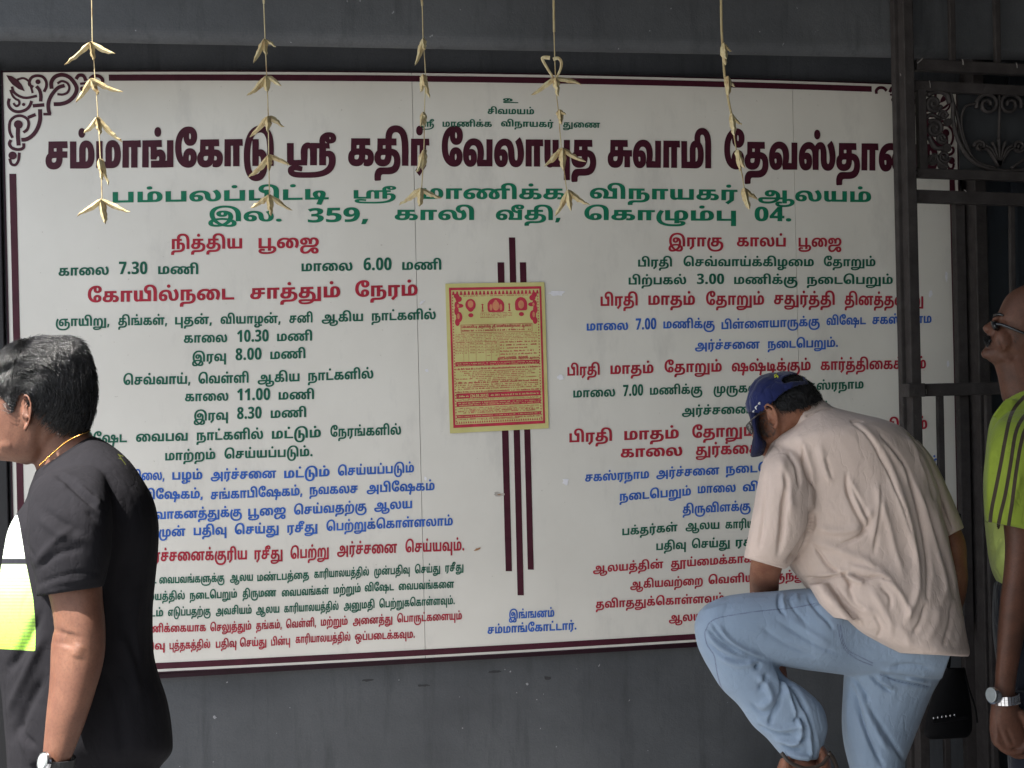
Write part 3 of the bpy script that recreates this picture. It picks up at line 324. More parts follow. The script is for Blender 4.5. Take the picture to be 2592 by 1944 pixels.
[357,[[200,-46,200,0,25,0,25,188,80,188,80,39,200,39,200,188,256,188,256,-46],[295,41,3311,41,3339,29,3357,4,357,-15,3357,-38,3333,-73,3286,-96,3219,-107,175,-107,155,-107,3118,-107,3068,-99,3038,-83,3024,-62,24,-49,3024,-37,3038,-17,3066,-6,88,-6,3102,-6,3128,-9,141,-13,134,-49,3126,-46,3106,-43,96,-43,3089,-43,3080,-45,3076,-49,76,-52,3076,-55,3083,-61,3101,-66,3135,-68,163,-68,175,-68,3217,-68,3274,-57,3304,-34,304,-18,3304,-8,3291,3,279,3,3269,3,3253,-3,246,-8,245,30,3253,35,3278,41]]],
[379,[[116,192,3144,192,3180,181,3202,162,210,151,194,146,3201,161,3223,182,3253,192,272,192,3303,192,3343,169,3363,132,363,110,3363,82,3343,46,327,35,3313,27,3281,17,3242,14,218,14,139,14,3125,14,3106,12,3091,7,85,3,3077,-2,3069,-18,69,-28,3069,-40,3079,-58,3098,-68,111,-68,3123,-68,3144,-61,3166,-46,180,-33,3198,-15,3229,4,3261,11,282,11,3301,11,3329,2,3349,-16,3359,-39,359,-52,3359,-67,3344,-92,3314,-107,290,-107,3270,-107,3244,-97,3230,-82,3223,-64,223,-56,3223,-42,3238,-17,247,-9,290,-13,3278,-22,3267,-40,267,-49,3267,-58,3278,-70,289,-70,3296,-70,3306,-64,3311,-55,311,-49,3311,-44,3307,-36,3299,-29,3287,-26,278,-26,3270,-26,3258,-28,252,-31,3247,-33,3237,-39,3225,-49,217,-58,3201,-74,3170,-96,3133,-107,108,-107,3074,-107,3033,-86,3014,-51,14,-29,3014,-9,3029,20,42,30,3054,38,3082,48,3118,52,141,52,211,52,3230,52,3259,55,3282,61,290,67,3298,74,3307,93,307,107,3307,123,3297,143,3279,153,268,153,3259,153,3247,148,242,143,3237,137,3232,118,232,99,232,69,177,69,177,95,3177,109,3171,131,3157,147,3134,156,116,156,3114,156,3105,155,102,154,93,152,3081,149,3067,137,3061,123,61,115,3061,106,3070,92,82,92,3093,92,3104,104,104,113,3104,121,3097,135,3078,145,61,145,107,161,3118,159,3138,146,3150,125,150,111,3150,86,3116,56,82,56,3058,56,3028,73,3014,100,14,117,3014,141,3041,174,3087,192]]],
[191,[[34,0,120,192,9,192,9,238,180,238,180,204,93,0]]],
[191,[[99,-3,3080,-3,3048,9,3024,35,3011,75,11,102,3011,122,3017,162,3032,198,3059,225,3101,241,131,241,3139,241,3157,240,164,238,164,194,3157,196,3141,198,133,198,3107,198,3076,180,3063,149,62,129,64,129,3069,137,3082,149,3101,156,114,156,3135,156,3164,139,3181,104,181,80,3181,54,3161,16,3124,-3],[97,41,3110,41,3126,59,126,79,3126,96,3113,114,98,114,3089,114,3074,105,3066,91,66,83,3066,75,3071,60,3078,48,3090,41]]],
[381,[[93,-4,3069,-4,3033,15,3014,53,14,81,3014,108,3033,150,3068,178,3114,192,139,192,3165,192,3201,182,215,171,3225,163,3238,139,3246,105,247,79,3248,70,3250,56,3255,45,259,42,3263,38,3272,35,279,35,3288,35,3302,44,3310,65,310,84,3310,99,3302,132,3286,163,275,177,321,204,3344,176,3366,118,366,87,3366,61,3347,20,3308,-4,276,-4,3259,-4,3231,3,221,11,3208,20,3193,53,191,77,3190,89,3188,110,3182,129,177,135,3171,144,3151,153,135,153,3114,153,3081,134,3064,100,64,77,3064,62,3070,43,3082,34,92,34,3099,34,3108,39,3113,49,113,57,3113,68,3101,80,90,80,3077,80,3056,65,47,55,38,88,3051,100,3084,117,105,117,3132,117,3166,87,166,58,3166,39,3150,11,3118,-4],[191,220,3178,220,3161,236,161,249,3161,262,3178,279,191,279,3204,279,3221,262,221,249,3221,236,3204,220]]],
[250,[[25,0,25,188,80,188,80,39,244,39,244,0]]],
[236,[[110,-71,75,-39,129,12,129,149,80,149,80,0,25,0,25,188,231,188,231,149,184,149,184,0]]],
[462,[[377,113,3400,113,3433,94,3450,57,450,32,3450,1,3427,-46,3387,-78,3336,-98,3277,-107,248,-107,228,-107,3180,-107,3110,-91,3061,-62,3031,-22,3017,25,17,50,17,55,3017,81,3030,131,3051,174,63,192,107,167,3094,149,3078,111,3070,75,70,58,70,53,3070,26,3087,-18,3124,-49,3185,-67,229,-67,243,-67,3276,-67,3331,-55,3372,-32,3394,6,394,32,3394,44,3387,63,3374,74,363,74,3356,74,3344,70,338,65,336,104,3345,108,3366,113],[188,-4,3164,-4,3128,15,3109,52,109,79,3109,109,3131,151,150,164,3163,173,3195,184,3238,188,268,188,280,188,280,149,250,149,3234,149,3211,146,3193,140,186,136,3174,127,3159,98,159,75,3159,61,3165,43,3178,34,187,34,3194,34,3203,39,3208,49,208,57,3208,68,3196,80,185,80,3172,80,3151,65,142,55,133,88,3147,100,3179,117,200,117,3228,117,3261,87,261,58,3261,39,3245,11,3213,-4],[288,0,288,149,271,149,274,188,390,188,390,149,344,149,344,0]]],
[437,[[222,192,3252,192,3294,165,3316,115,316,79,3316,42,3301,-12,287,-34,287,-45,3263,-77,3181,-107,126,-107,115,-107,3082,-107,3035,-95,3009,-71,9,-52,3009,-43,3015,-31,21,-27,3027,-23,3045,-19,61,-19,374,-19,374,-58,260,-58,240,-53,68,-53,3063,-53,3059,-55,59,-58,3059,-64,3085,-72,114,-72,121,-72,3162,-72,3215,-57,233,-38,236,-25,3244,-12,3255,22,3261,59,261,78,3261,104,3250,138,3230,153,217,153,3210,153,3198,149,193,144,3187,137,3183,117,183,101,183,0,127,0,127,100,3127,119,3125,139,120,145,3118,149,3110,153,104,153,3098,153,3089,149,87,145,3082,139,3080,118,80,101,80,0,24,0,24,107,3024,125,3030,151,3040,170,48,176,3058,184,3082,192,96,192,3115,192,3139,182,3157,162,166,147,146,149,3155,163,3176,182,3203,192],[356,-58,356,188,412,188,412,-58]]],
[402,[[93,-4,3069,-4,3033,15,3014,53,14,82,3014,109,3033,150,3066,178,3108,192,131,192,3150,192,3180,185,3208,170,222,159,199,118,3187,133,3155,153,131,153,3111,153,3081,135,3064,101,64,77,3064,62,3070,43,3082,33,92,33,3099,33,3108,39,3113,49,113,57,3113,68,3100,80,90,80,3077,80,3056,65,47,55,38,88,3051,100,3084,117,105,117,3132,117,3166,87,166,58,3166,39,3150,11,3118,-4],[193,0,193,155,199,158,200,188,396,188,396,149,350,149,350,0,294,0,294,149,248,149,248,0],[201,220,3188,220,3171,236,171,249,3171,262,3188,279,201,279,3214,279,3231,262,231,249,3231,236,3214,220]]],
[462,[[93,-4,3069,-4,3033,15,3014,53,14,81,3014,114,3049,165,3113,192,157,192,3178,192,3213,187,3244,175,260,165,268,159,3293,141,3323,94,323,64,3323,42,3307,11,3276,-4,254,-4,3230,-4,3198,13,3183,44,183,65,3183,83,3196,117,3218,145,232,156,242,164,3256,172,3283,183,3321,188,350,188,456,188,456,149,410,149,410,0,355,0,355,149,342,149,3326,149,3303,147,3286,142,3273,135,266,130,3256,123,3241,103,3234,79,234,66,3234,49,3245,33,253,33,3260,33,3268,42,3272,57,272,66,3272,85,3251,122,231,133,3216,144,3181,153,158,153,3131,153,3091,136,3068,109,65,92,3065,89,3064,81,64,76,3064,62,3070,43,3082,34,92,34,3099,34,3108,39,3113,49,113,57,3113,68,3101,80,90,80,3077,80,3056,65,47,55,38,88,3051,100,3084,117,105,117,3133,117,3166,87,166,58,3166,39,3150,11,3118,-4],[231,220,3218,220,3201,236,201,249,3201,262,3218,279,231,279,3244,279,3261,262,261,249,3261,236,3244,220]]],
[317,[[210,192,3243,192,3283,166,3302,119,302,91,3302,65,3289,30,275,20,3266,12,3244,4,3212,0,190,0,25,0,25,188,80,188,80,39,137,39,137,118,3137,139,3147,166,156,175,3166,183,3193,192],[214,153,3210,153,3203,151,200,147,3196,143,3193,130,193,116,193,39,202,39,3218,39,3238,49,3247,72,247,91,3247,109,3240,137,3226,153],[77,-12,3084,-12,3099,-13,105,-15,103,-50,3099,-49,3090,-49,85,-49,3076,-49,3067,-53,67,-58,3067,-62,3073,-67,3085,-69,92,-69,100,-69,3115,-69,3136,-63,3151,-50,155,-41,3158,-37,3169,-32,3189,-29,205,-29,236,-38,3221,-41,3208,-49,205,-55,3196,-73,3169,-97,3130,-107,104,-107,95,-107,3074,-107,3042,-100,32,-92,3024,-87,3014,-70,14,-57,3014,-37,3046,-12],[190,-63,187,-59,3173,-56,3151,-42,3138,-18,137,0,191,1,3191,-6,3196,-16,201,-19,3205,-22,3217,-24,228,-24,263,-24,263,-63]]],
[402,[[93,-4,3069,-4,3033,15,3014,53,14,82,3014,109,3033,150,3066,178,3108,192,131,192,3150,192,3180,185,3208,170,222,159,199,118,3187,133,3155,153,131,153,3111,153,3081,135,3064,101,64,77,3064,62,3070,43,3082,33,92,33,3099,33,3108,39,3113,49,113,57,3113,68,3100,80,90,80,3077,80,3056,65,47,55,38,88,3051,100,3084,117,105,117,3132,117,3166,87,166,58,3166,39,3150,11,3118,-4],[193,0,193,155,199,158,200,188,396,188,396,149,350,149,350,0,294,0,294,149,248,149,248,0]]],
[191,[[144,0,87,0,87,129,3087,140,3088,168,88,179,3085,175,3075,165,70,161,44,140,16,175,95,238,144,238]]],
[388,[[93,-4,3069,-4,3033,15,3014,53,14,81,3014,117,3046,167,3103,192,138,192,3169,192,3213,177,3241,150,3254,114,254,95,3254,80,3248,51,243,39,308,39,308,188,363,188,363,0,186,0,184,30,3191,41,3198,70,198,88,3198,109,3183,138,3154,153,134,153,3112,153,3080,133,3064,99,64,77,3064,62,3070,43,3082,34,92,34,3099,34,3108,39,3113,49,113,57,3113,68,3101,80,90,80,3077,80,3056,65,47,55,38,88,3051,100,3084,117,105,117,3133,117,3166,87,166,58,3166,39,3150,11,3118,-4],[308,-94,308,4,363,4,363,-94]]],
[191,[[95,-4,3067,-4,3029,12,3011,42,11,61,3011,77,3022,101,3042,118,55,124,3045,131,3028,148,3018,170,18,184,3018,203,3038,228,3074,241,96,241,3117,241,3152,228,3173,203,173,184,3173,169,3161,147,3143,131,131,125,3143,119,3166,101,3180,78,180,63,3180,43,3160,13,3122,-4],[95,37,3111,37,3127,52,127,63,3127,71,3119,83,3106,94,98,98,94,101,3084,96,3071,85,3064,72,64,64,3064,52,3079,37],[96,149,3102,152,3113,160,3120,171,120,179,3120,189,3106,201,95,201,3084,201,3071,189,71,179,3071,172,3077,161,3089,153]]],
[388,[[93,-4,3069,-4,3033,15,3014,53,14,81,3014,117,3046,167,3103,192,138,192,3169,192,3213,177,3241,150,3254,114,254,95,3254,80,3248,51,243,39,308,39,308,188,363,188,363,0,186,0,184,30,3191,41,3198,70,198,88,3198,109,3183,138,3154,153,134,153,3112,153,3080,133,3064,99,64,77,3064,62,3070,43,3082,34,92,34,3099,34,3108,39,3113,49,113,57,3113,68,3101,80,90,80,3077,80,3056,65,47,55,38,88,3051,100,3084,117,105,117,3133,117,3166,87,166,58,3166,39,3150,11,3118,-4],[194,220,3181,220,3164,236,164,249,3164,262,3181,279,193,279,3207,279,3223,262,223,249,3223,236,3207,220]]],
[351,[[124,0,124,188,180,188,180,39,270,39,270,188,326,188,326,0],[85,-4,3071,-4,3050,4,42,12,3037,17,3029,32,3024,54,24,71,24,188,80,188,80,73,3080,61,3082,45,87,41,3089,38,3098,35,103,35,3113,35,3126,46,132,55,132,15,3123,7,3102,-4],[175,220,3162,220,3145,236,145,249,3145,262,3162,279,175,279,3188,279,3205,262,205,249,3205,236,3188,220]]],
[519,[[349,192,3369,192,3395,182,3411,165,3417,144,417,134,3417,122,3414,100,410,83,407,71,363,-95,312,-81,340,18,341,30,357,91,3361,103,3364,124,364,133,3364,142,3357,154,348,154,3338,154,3327,139,327,129,3327,119,3337,106,3356,99,371,99,394,99,3412,99,3440,110,452,119,500,119,500,0,281,0,280,39,452,39,452,57,3452,62,3453,73,453,78,3445,73,3411,62,388,62,373,62,3346,62,3309,73,3287,91,3278,116,278,130,3278,145,3292,174,3324,192],[93,-4,3069,-4,3033,15,3014,53,14,81,3014,117,3046,167,3103,192,138,192,3169,192,3213,177,3241,150,3254,114,254,95,3254,80,3248,51,243,39,307,39,303,0,186,0,184,30,3191,41,3198,70,198,88,3198,109,3183,138,3154,153,134,153,3112,153,3080,133,3064,99,64,77,3064,62,3070,43,3082,34,92,34,3099,34,3108,39,3113,49,113,57,3113,68,3101,80,90,80,3077,80,3056,65,47,55,38,88,3051,100,3084,117,105,117,3133,117,3166,87,166,58,3166,39,3150,11,3118,-4]]],
[332,[[222,192,3252,192,3294,165,3316,115,316,80,3316,39,3295,-14,276,-29,3262,-40,3228,-53,3184,-58,156,-58,117,-58,3099,-58,3083,-61,77,-65,3072,-69,3067,-80,67,-90,3067,-94,3067,-101,68,-104,13,-107,3012,-100,3011,-86,11,-78,3011,-62,3024,-40,34,-32,3041,-28,3058,-22,3082,-19,100,-19,151,-19,3179,-19,3221,-11,3248,10,3261,49,261,79,3261,105,3250,138,3230,153,217,153,3210,153,3198,149,193,144,3187,137,3183,117,183,101,183,0,127,0,127,100,3127,119,3125,139,120,145,3118,149,3110,153,104,153,3098,153,3089,149,87,145,3082,139,3080,118,80,101,80,0,24,0,24,107,3024,125,3030,151,3040,170,48,176,3058,184,3082,192,96,192,3115,192,3139,182,3157,162,166,147,146,149,3155,163,3176,182,3203,192],[166,220,3153,220,3136,236,136,249,3136,262,3153,279,166,279,3179,279,3196,262,196,249,3196,236,3179,220]]],
[332,[[222,192,3252,192,3294,165,3316,115,316,80,3316,39,3295,-14,276,-29,3262,-40,3228,-53,3184,-58,156,-58,117,-58,3099,-58,3083,-61,77,-65,3072,-69,3067,-80,67,-90,3067,-94,3067,-101,68,-104,13,-107,3012,-100,3011,-86,11,-78,3011,-62,3024,-40,34,-32,3041,-28,3058,-22,3082,-19,100,-19,151,-19,3179,-19,3221,-11,3248,10,3261,49,261,79,3261,105,3250,138,3230,153,217,153,3210,153,3198,149,193,144,3187,137,3183,117,183,101,183,0,127,0,127,100,3127,119,3125,139,120,145,3118,149,3110,153,104,153,3098,153,3089,149,87,145,3082,139,3080,118,80,101,80,0,24,0,24,107,3024,125,3030,151,3040,170,48,176,3058,184,3082,192,96,192,3115,192,3139,182,3157,162,166,147,146,149,3155,163,3176,182,3203,192]]],
[415,[[121,-49,3085,-49,3034,-31,3008,1,8,21,3008,33,3017,50,25,55,3031,59,3046,63,3065,65,79,65,339,65,339,27,81,27,3077,27,3071,26,3067,25,66,24,3062,21,62,16,3062,4,3092,-10,126,-10,129,-10,3164,-10,3211,5,3239,31,246,47,247,57,3248,63,3249,75,249,80,3249,98,3239,130,3216,152,197,155,3194,156,3185,156,181,156,3172,156,3156,152,3147,142,147,133,3147,123,3157,113,166,113,3175,113,3186,122,186,136,3186,148,3174,169,166,178,203,186,3209,180,3221,164,3228,143,228,130,3228,119,3222,100,3207,84,3182,75,163,75,3145,75,3115,87,3097,112,97,131,3097,152,3119,179,3157,192,181,192,3212,192,3257,174,3287,143,3302,103,302,81,3302,74,3300,61,299,55,299,42,3288,13,3241,-27,3172,-49,127,-49],[334,-51,334,188,390,188,390,-51]]],
[277,[[101,-4,3073,-4,3034,10,3013,36,13,55,3013,74,3035,101,3083,117,123,117,261,117,261,80,116,80,3103,80,3085,78,78,75,3072,72,3067,63,67,57,3067,45,3086,35,103,35,3116,35,3134,43,3144,62,144,80,144,149,96,149,96,101,46,95,46,188,261,188,261,149,197,149,197,82,3197,59,3187,29,178,19,3165,7,3127,-4],[164,220,3151,220,3135,236,135,249,3135,262,3151,279,164,279,3177,279,3194,262,194,249,3194,236,3177,220]]],
[402,[[190,-4,3164,-4,3124,10,3103,36,103,55,3103,74,3124,101,3173,117,213,117,264,117,3298,117,3346,101,3376,72,3390,37,390,17,3390,-10,3370,-52,3336,-81,3292,-99,3241,-107,214,-107,205,-107,3162,-107,3098,-89,3054,-57,3029,-17,3017,27,17,49,17,54,3017,82,3030,131,3051,174,62,192,106,167,3094,150,3078,113,3070,75,70,58,70,51,3070,26,3085,-17,3117,-49,3169,-67,206,-67,209,-67,3237,-67,3283,-57,3316,-36,3334,-5,334,16,3334,40,3313,68,3279,80,259,80,206,80,3193,80,3175,78,168,75,3162,72,3157,63,157,57,3157,45,3176,35,193,35,3206,35,3224,43,3233,62,233,80,233,149,186,149,186,96,136,91,136,188,351,188,351,149,287,149,287,82,3287,59,3277,29,267,19,3255,7,3217,-4]]],
[418,[[158,-101,3121,-101,3068,-79,3034,-38,3017,15,17,46,17,51,3017,78,3031,130,3052,175,63,192,108,168,3089,139,3070,77,70,47,70,43,3070,21,3079,-17,3100,-45,3134,-61,160,-61,3186,-61,3220,-43,3237,-10,239,12,293,9,3289,-28,3254,-78,3197,-101],[311,192,3344,192,3384,166,3403,119,403,91,3403,65,3389,30,376,20,3367,12,3345,4,3313,0,291,0,126,0,126,188,181,188,181,39,238,39,238,118,3238,139,3248,166,257,175,3267,183,3294,192],[315,153,3311,153,3304,151,301,147,3297,143,3294,130,294,116,294,39,303,39,3319,39,3339,49,3348,72,348,91,3348,109,3341,137,3327,153]]],
[295,[[101,-4,3073,-4,3034,10,3013,36,13,55,3013,74,3035,101,3083,117,123,117,261,117,261,80,116,80,3103,80,3085,78,78,75,3072,72,3067,63,67,57,3067,45,3086,35,103,35,3116,35,3134,43,3144,62,144,80,144,149,96,149,96,101,46,95,46,188,261,188,261,149,197,149,197,82,3197,59,3187,29,178,19,3165,7,3127,-4],[227,284,3264,284,3297,257,297,236,3297,216,3269,193,241,193,3212,193,3187,216,187,236,3187,247,3200,271,210,280,240,270,3232,262,3222,247,222,238,3222,233,3226,225,3234,222,239,222,3247,222,3254,230,254,236,3254,244,3241,250,230,250,3223,250,3207,248,199,245,3187,240,3172,221,172,206,3172,198,3175,185,178,179,135,171,3131,180,3127,199,127,210,3127,223,3138,249,3161,271,3200,284]]],
[564,[[479,113,3503,113,3535,94,3552,58,552,32,3552,3,3530,-41,3491,-72,3441,-92,3384,-103,3325,-107,297,-107,273,-107,3234,-107,3159,-99,3095,-79,3045,-43,3017,13,17,53,17,58,3017,83,3029,130,3050,172,62,192,105,168,3093,148,3077,112,3070,78,70,60,70,55,3070,23,3092,-20,3132,-47,3185,-62,3246,-67,278,-67,290,-67,3313,-67,3361,-64,3408,-56,3448,-42,3479,-20,3496,12,496,34,3496,51,3481,74,465,74,3455,74,3440,66,433,60,430,98,3439,105,3465,113],[189,-4,3165,-4,3129,15,3110,53,110,82,3110,109,3129,150,3162,178,3204,192,227,192,3246,192,3276,185,3304,170,318,159,295,118,3283,133,3251,153,227,153,3207,153,3177,135,3160,101,160,77,3160,62,3166,43,3179,33,188,33,3195,33,3204,39,3210,49,210,57,3210,68,3197,80,186,80,3173,80,3152,65,143,55,134,88,3148,100,3180,117,201,117,3229,117,3262,87,262,58,3262,39,3246,11,3214,-4],[289,0,289,155,296,158,296,188,492,188,492,149,446,149,446,0,391,0,391,149,344,149,344,0]]],
[622,[[93,-4,3069,-4,3033,15,3014,53,14,81,3014,114,3049,165,3113,192,157,192,3178,192,3213,187,3244,175,260,165,268,159,3293,141,3323,95,323,64,3323,42,3307,11,3276,-4,254,-4,3230,-4,3198,13,3183,44,183,65,3183,83,3194,115,3214,144,228,156,237,164,3257,178,3303,192,333,192,3352,192,3383,187,3411,175,426,165,434,158,3449,146,3471,117,3483,83,483,64,3483,42,3467,11,3436,-4,414,-4,3390,-4,3358,13,3343,44,343,65,3343,83,3356,117,3378,145,392,156,403,164,3416,172,3443,183,3482,188,510,188,617,188,617,149,571,149,571,0,515,0,515,149,502,149,3486,149,3463,147,3446,142,3433,135,427,130,3416,123,3401,103,3394,79,394,66,3394,49,3405,33,413,33,3420,33,3428,42,3432,57,432,66,3432,79,3423,105,3407,127,395,135,3380,145,3350,153,332,153,3311,153,3280,142,269,134,3258,127,3242,106,3234,81,234,66,3234,49,3244,33,253,33,3260,33,3268,42,3272,57,272,66,3272,85,3251,122,231,133,3216,144,3181,153,158,153,3131,153,3091,136,3068,109,65,92,3064,89,3064,81,64,76,3064,64,3069,45,3082,34,92,34,3099,34,3108,39,3113,49,113,57,3113,68,3101,80,90,80,3077,80,3056,65,47,55,38,88,3051,100,3084,117,105,117,3133,117,3166,87,166,58,3166,39,3150,11,3118,-4],[311,220,3298,220,3281,236,281,249,3281,262,3298,279,311,279,3324,279,3341,262,341,249,3341,236,3324,220]]],
[400,[[315,113,3337,113,3370,95,3388,58,388,32,3388,-6,3361,-59,3312,-92,3247,-107,210,-107,203,-107,3172,-107,3117,-96,3070,-72,3036,-35,3017,17,17,50,17,55,3017,82,3030,130,3051,174,63,192,107,168,3089,142,3070,85,70,59,70,52,3070,25,3085,-18,3117,-50,3169,-67,205,-67,212,-67,3250,-67,3304,-45,3332,-1,332,31,3332,45,3325,65,3311,74,301,74,3292,74,3277,67,269,60,266,98,3275,105,3300,113],[124,0,124,188,328,188,328,149,282,149,282,0,226,0,226,149,180,149,180,0]]],
[300,[[93,-4,3069,-4,3033,15,3014,52,14,79,3014,109,3036,151,55,164,3068,173,3100,184,3143,188,173,188,185,188,185,149,155,149,3139,149,3116,146,3098,140,91,136,3079,127,3064,98,64,75,3064,61,3070,43,3082,34,92,34,3099,34,3108,39,3113,49,113,57,3113,68,3101,80,90,80,3077,80,3056,65,47,55,38,88,3051,100,3084,117,105,117,3133,117,3166,87,166,58,3166,39,3150,11,3118,-4],[193,0,193,149,176,149,179,188,295,188,295,149,248,149,248,0]]],
[546,[[93,-4,3069,-4,3033,15,3014,53,14,81,3014,114,3049,165,3113,192,157,192,3178,192,3213,187,3244,175,260,165,268,159,3293,141,3323,94,323,64,3323,42,3307,11,3276,-4,254,-4,3230,-4,3198,13,3183,44,183,65,3183,82,3193,114,3211,142,225,155,234,165,3251,178,3288,192,317,192,3354,192,3402,163,3426,112,426,79,3426,45,3406,-10,391,-30,386,-44,3361,-67,3295,-95,3215,-107,168,-107,133,-107,3107,-107,3062,-102,3029,-90,3010,-69,10,-52,3010,-43,3016,-31,22,-27,3028,-23,3045,-19,62,-19,490,-19,489,-58,341,-58,326,-53,68,-53,3064,-53,3059,-55,59,-58,3059,-62,3072,-68,3106,-72,136,-72,162,-72,3197,-72,3257,-65,3306,-51,322,-39,327,-29,3339,-18,3359,15,3370,55,370,78,3370,93,3364,120,3350,141,3328,153,313,153,3298,153,3276,145,266,136,260,130,3252,122,3240,102,3234,79,234,66,3234,49,3244,33,253,33,3260,33,3269,42,3272,57,272,66,3272,79,3263,104,3244,126,231,133,3216,144,3181,153,158,153,3131,153,3091,136,3068,109,65,92,3065,89,3064,81,64,76,3064,62,3070,43,3082,34,92,34,3099,34,3108,39,3113,49,113,57,3113,68,3101,80,90,80,3077,80,3056,65,47,55,38,88,3051,100,3084,117,105,117,3133,117,3166,87,166,58,3166,39,3150,11,3118,-4],[466,-58,466,188,521,188,521,-58]]],
[484,[[10,-52,3010,-43,3016,-31,22,-27,3028,-23,3045,-19,62,-19,442,-19,441,-58,261,-58,238,-53,68,-53,3064,-53,3059,-55,59,-58,3059,-64,3085,-72,115,-72,124,-72,3149,-72,3189,-66,3220,-55,231,-45,235,-34,3242,-23,3251,4,252,18,306,18,3306,3,3298,-24,291,-36,289,-46,3274,-66,3226,-93,3163,-107,124,-107,117,-107,3083,-107,3035,-95,3010,-71],[404,-58,404,188,459,188,459,-58],[93,-4,3069,-4,3033,15,3014,53,14,81,3014,108,3033,150,3068,178,3114,192,139,192,3165,192,3201,182,215,171,3225,163,3238,139,3246,105,247,79,3248,70,3250,56,3255,45,259,42,3263,38,3272,35,279,35,3288,35,3302,44,3310,65,310,84,3310,99,3302,132,3286,163,275,177,321,204,3344,176,3366,118,366,87,3366,61,3347,20,3308,-4,276,-4,3259,-4,3231,3,221,11,3208,20,3193,53,191,77,3190,89,3188,110,3182,129,177,135,3171,144,3151,153,135,153,3114,153,3081,134,3064,100,64,77,3064,62,3070,43,3082,34,92,34,3099,34,3108,39,3113,49,113,57,3113,68,3101,80,90,80,3077,80,3056,65,47,55,38,88,3051,100,3084,117,105,117,3132,117,3166,87,166,58,3166,39,3150,11,3118,-4]]],
[383,[[295,14,3274,14,3245,27,3230,51,230,67,3230,71,3232,84,234,90,239,90,3224,80,3214,57,214,47,3214,34,3224,14,234,8,3240,3,3256,-2,3280,-5,300,-5,338,-5,338,-44,290,-44,3271,-44,3249,-41,238,-38,3212,-32,3181,-6,3167,26,167,43,3167,63,3183,95,3213,120,235,128,280,109,3277,102,3273,87,273,79,3273,68,3283,52,296,52,3304,52,3313,60,3317,73,317,80,3317,102,3287,135,3230,152,190,152,3161,152,3111,144,3073,127,62,113,60,103,3060,99,3059,92,59,87,3059,78,3065,63,3076,55,86,55,3097,55,3109,66,109,77,3109,87,3097,98,86,98,3077,98,3059,89,51,80,51,114,3061,121,3084,131,98,131,3114,131,3141,118,3156,94,156,77,3156,55,3138,29,3106,17,86,17,3064,17,3030,35,3012,68,12,90,3012,111,3029,143,44,154,3061,169,3106,185,3159,192,186,192,3231,192,3307,177,335,156,3351,143,3372,107,372,83,3372,70,3364,46,3346,26,3317,14],[160,-107,3136,-107,3098,-93,3077,-66,77,-44,3077,-31,3086,-5,94,9,140,-11,3135,-18,3130,-34,130,-41,3130,-49,3137,-61,3151,-68,161,-68,3172,-68,3189,-62,3204,-49,212,-37,3215,-34,3222,-25,227,-21,279,-30,3274,-35,3267,-46,264,-50,3254,-68,3226,-93,3187,-107]]],
[403,[[25,0,25,188,249,188,249,149,181,149,181,110,3190,116,3211,122,224,122,3246,122,3273,106,3285,83,285,71,3285,60,3280,44,276,39,342,39,342,0,125,0,125,39,222,39,3225,43,3230,54,230,61,3230,73,3218,83,208,83,3201,83,3188,78,181,73,181,55,125,55,125,149,80,149,80,0],[299,0,292,39,323,39,323,188,378,188,378,0]]],
[518,[[349,192,3369,192,3395,182,3411,165,3417,144,417,134,3417,122,3414,100,410,83,407,71,363,-95,312,-81,340,18,341,30,357,91,3361,103,3364,124,364,133,3364,142,3357,154,348,154,3338,154,3327,139,327,129,3327,119,3337,106,3356,99,371,99,394,99,3412,99,3440,110,452,119,500,119,500,0,281,0,280,39,452,39,452,57,3452,62,3453,73,453,78,3445,73,3411,62,388,62,373,62,3346,62,3309,73,3287,91,3278,116,278,130,3278,145,3292,174,3324,192],[93,-4,3069,-4,3033,15,3014,53,14,81,3014,117,3046,167,3103,192,138,192,3169,192,3213,177,3241,150,3254,114,254,95,3254,80,3248,51,243,39,307,39,303,0,186,0,184,30,3191,41,3198,70,198,88,3198,109,3183,138,3154,153,134,153,3112,153,3080,133,3064,99,64,77,3064,62,3070,43,3082,34,92,34,3099,34,3108,39,3113,49,113,57,3113,68,3101,80,90,80,3077,80,3056,65,47,55,38,88,3051,100,3084,117,105,117,3133,117,3166,87,166,58,3166,39,3150,11,3118,-4],[259,220,3246,220,3229,236,229,249,3229,262,3246,279,259,279,3272,279,3289,262,289,249,3289,236,3272,220]]],
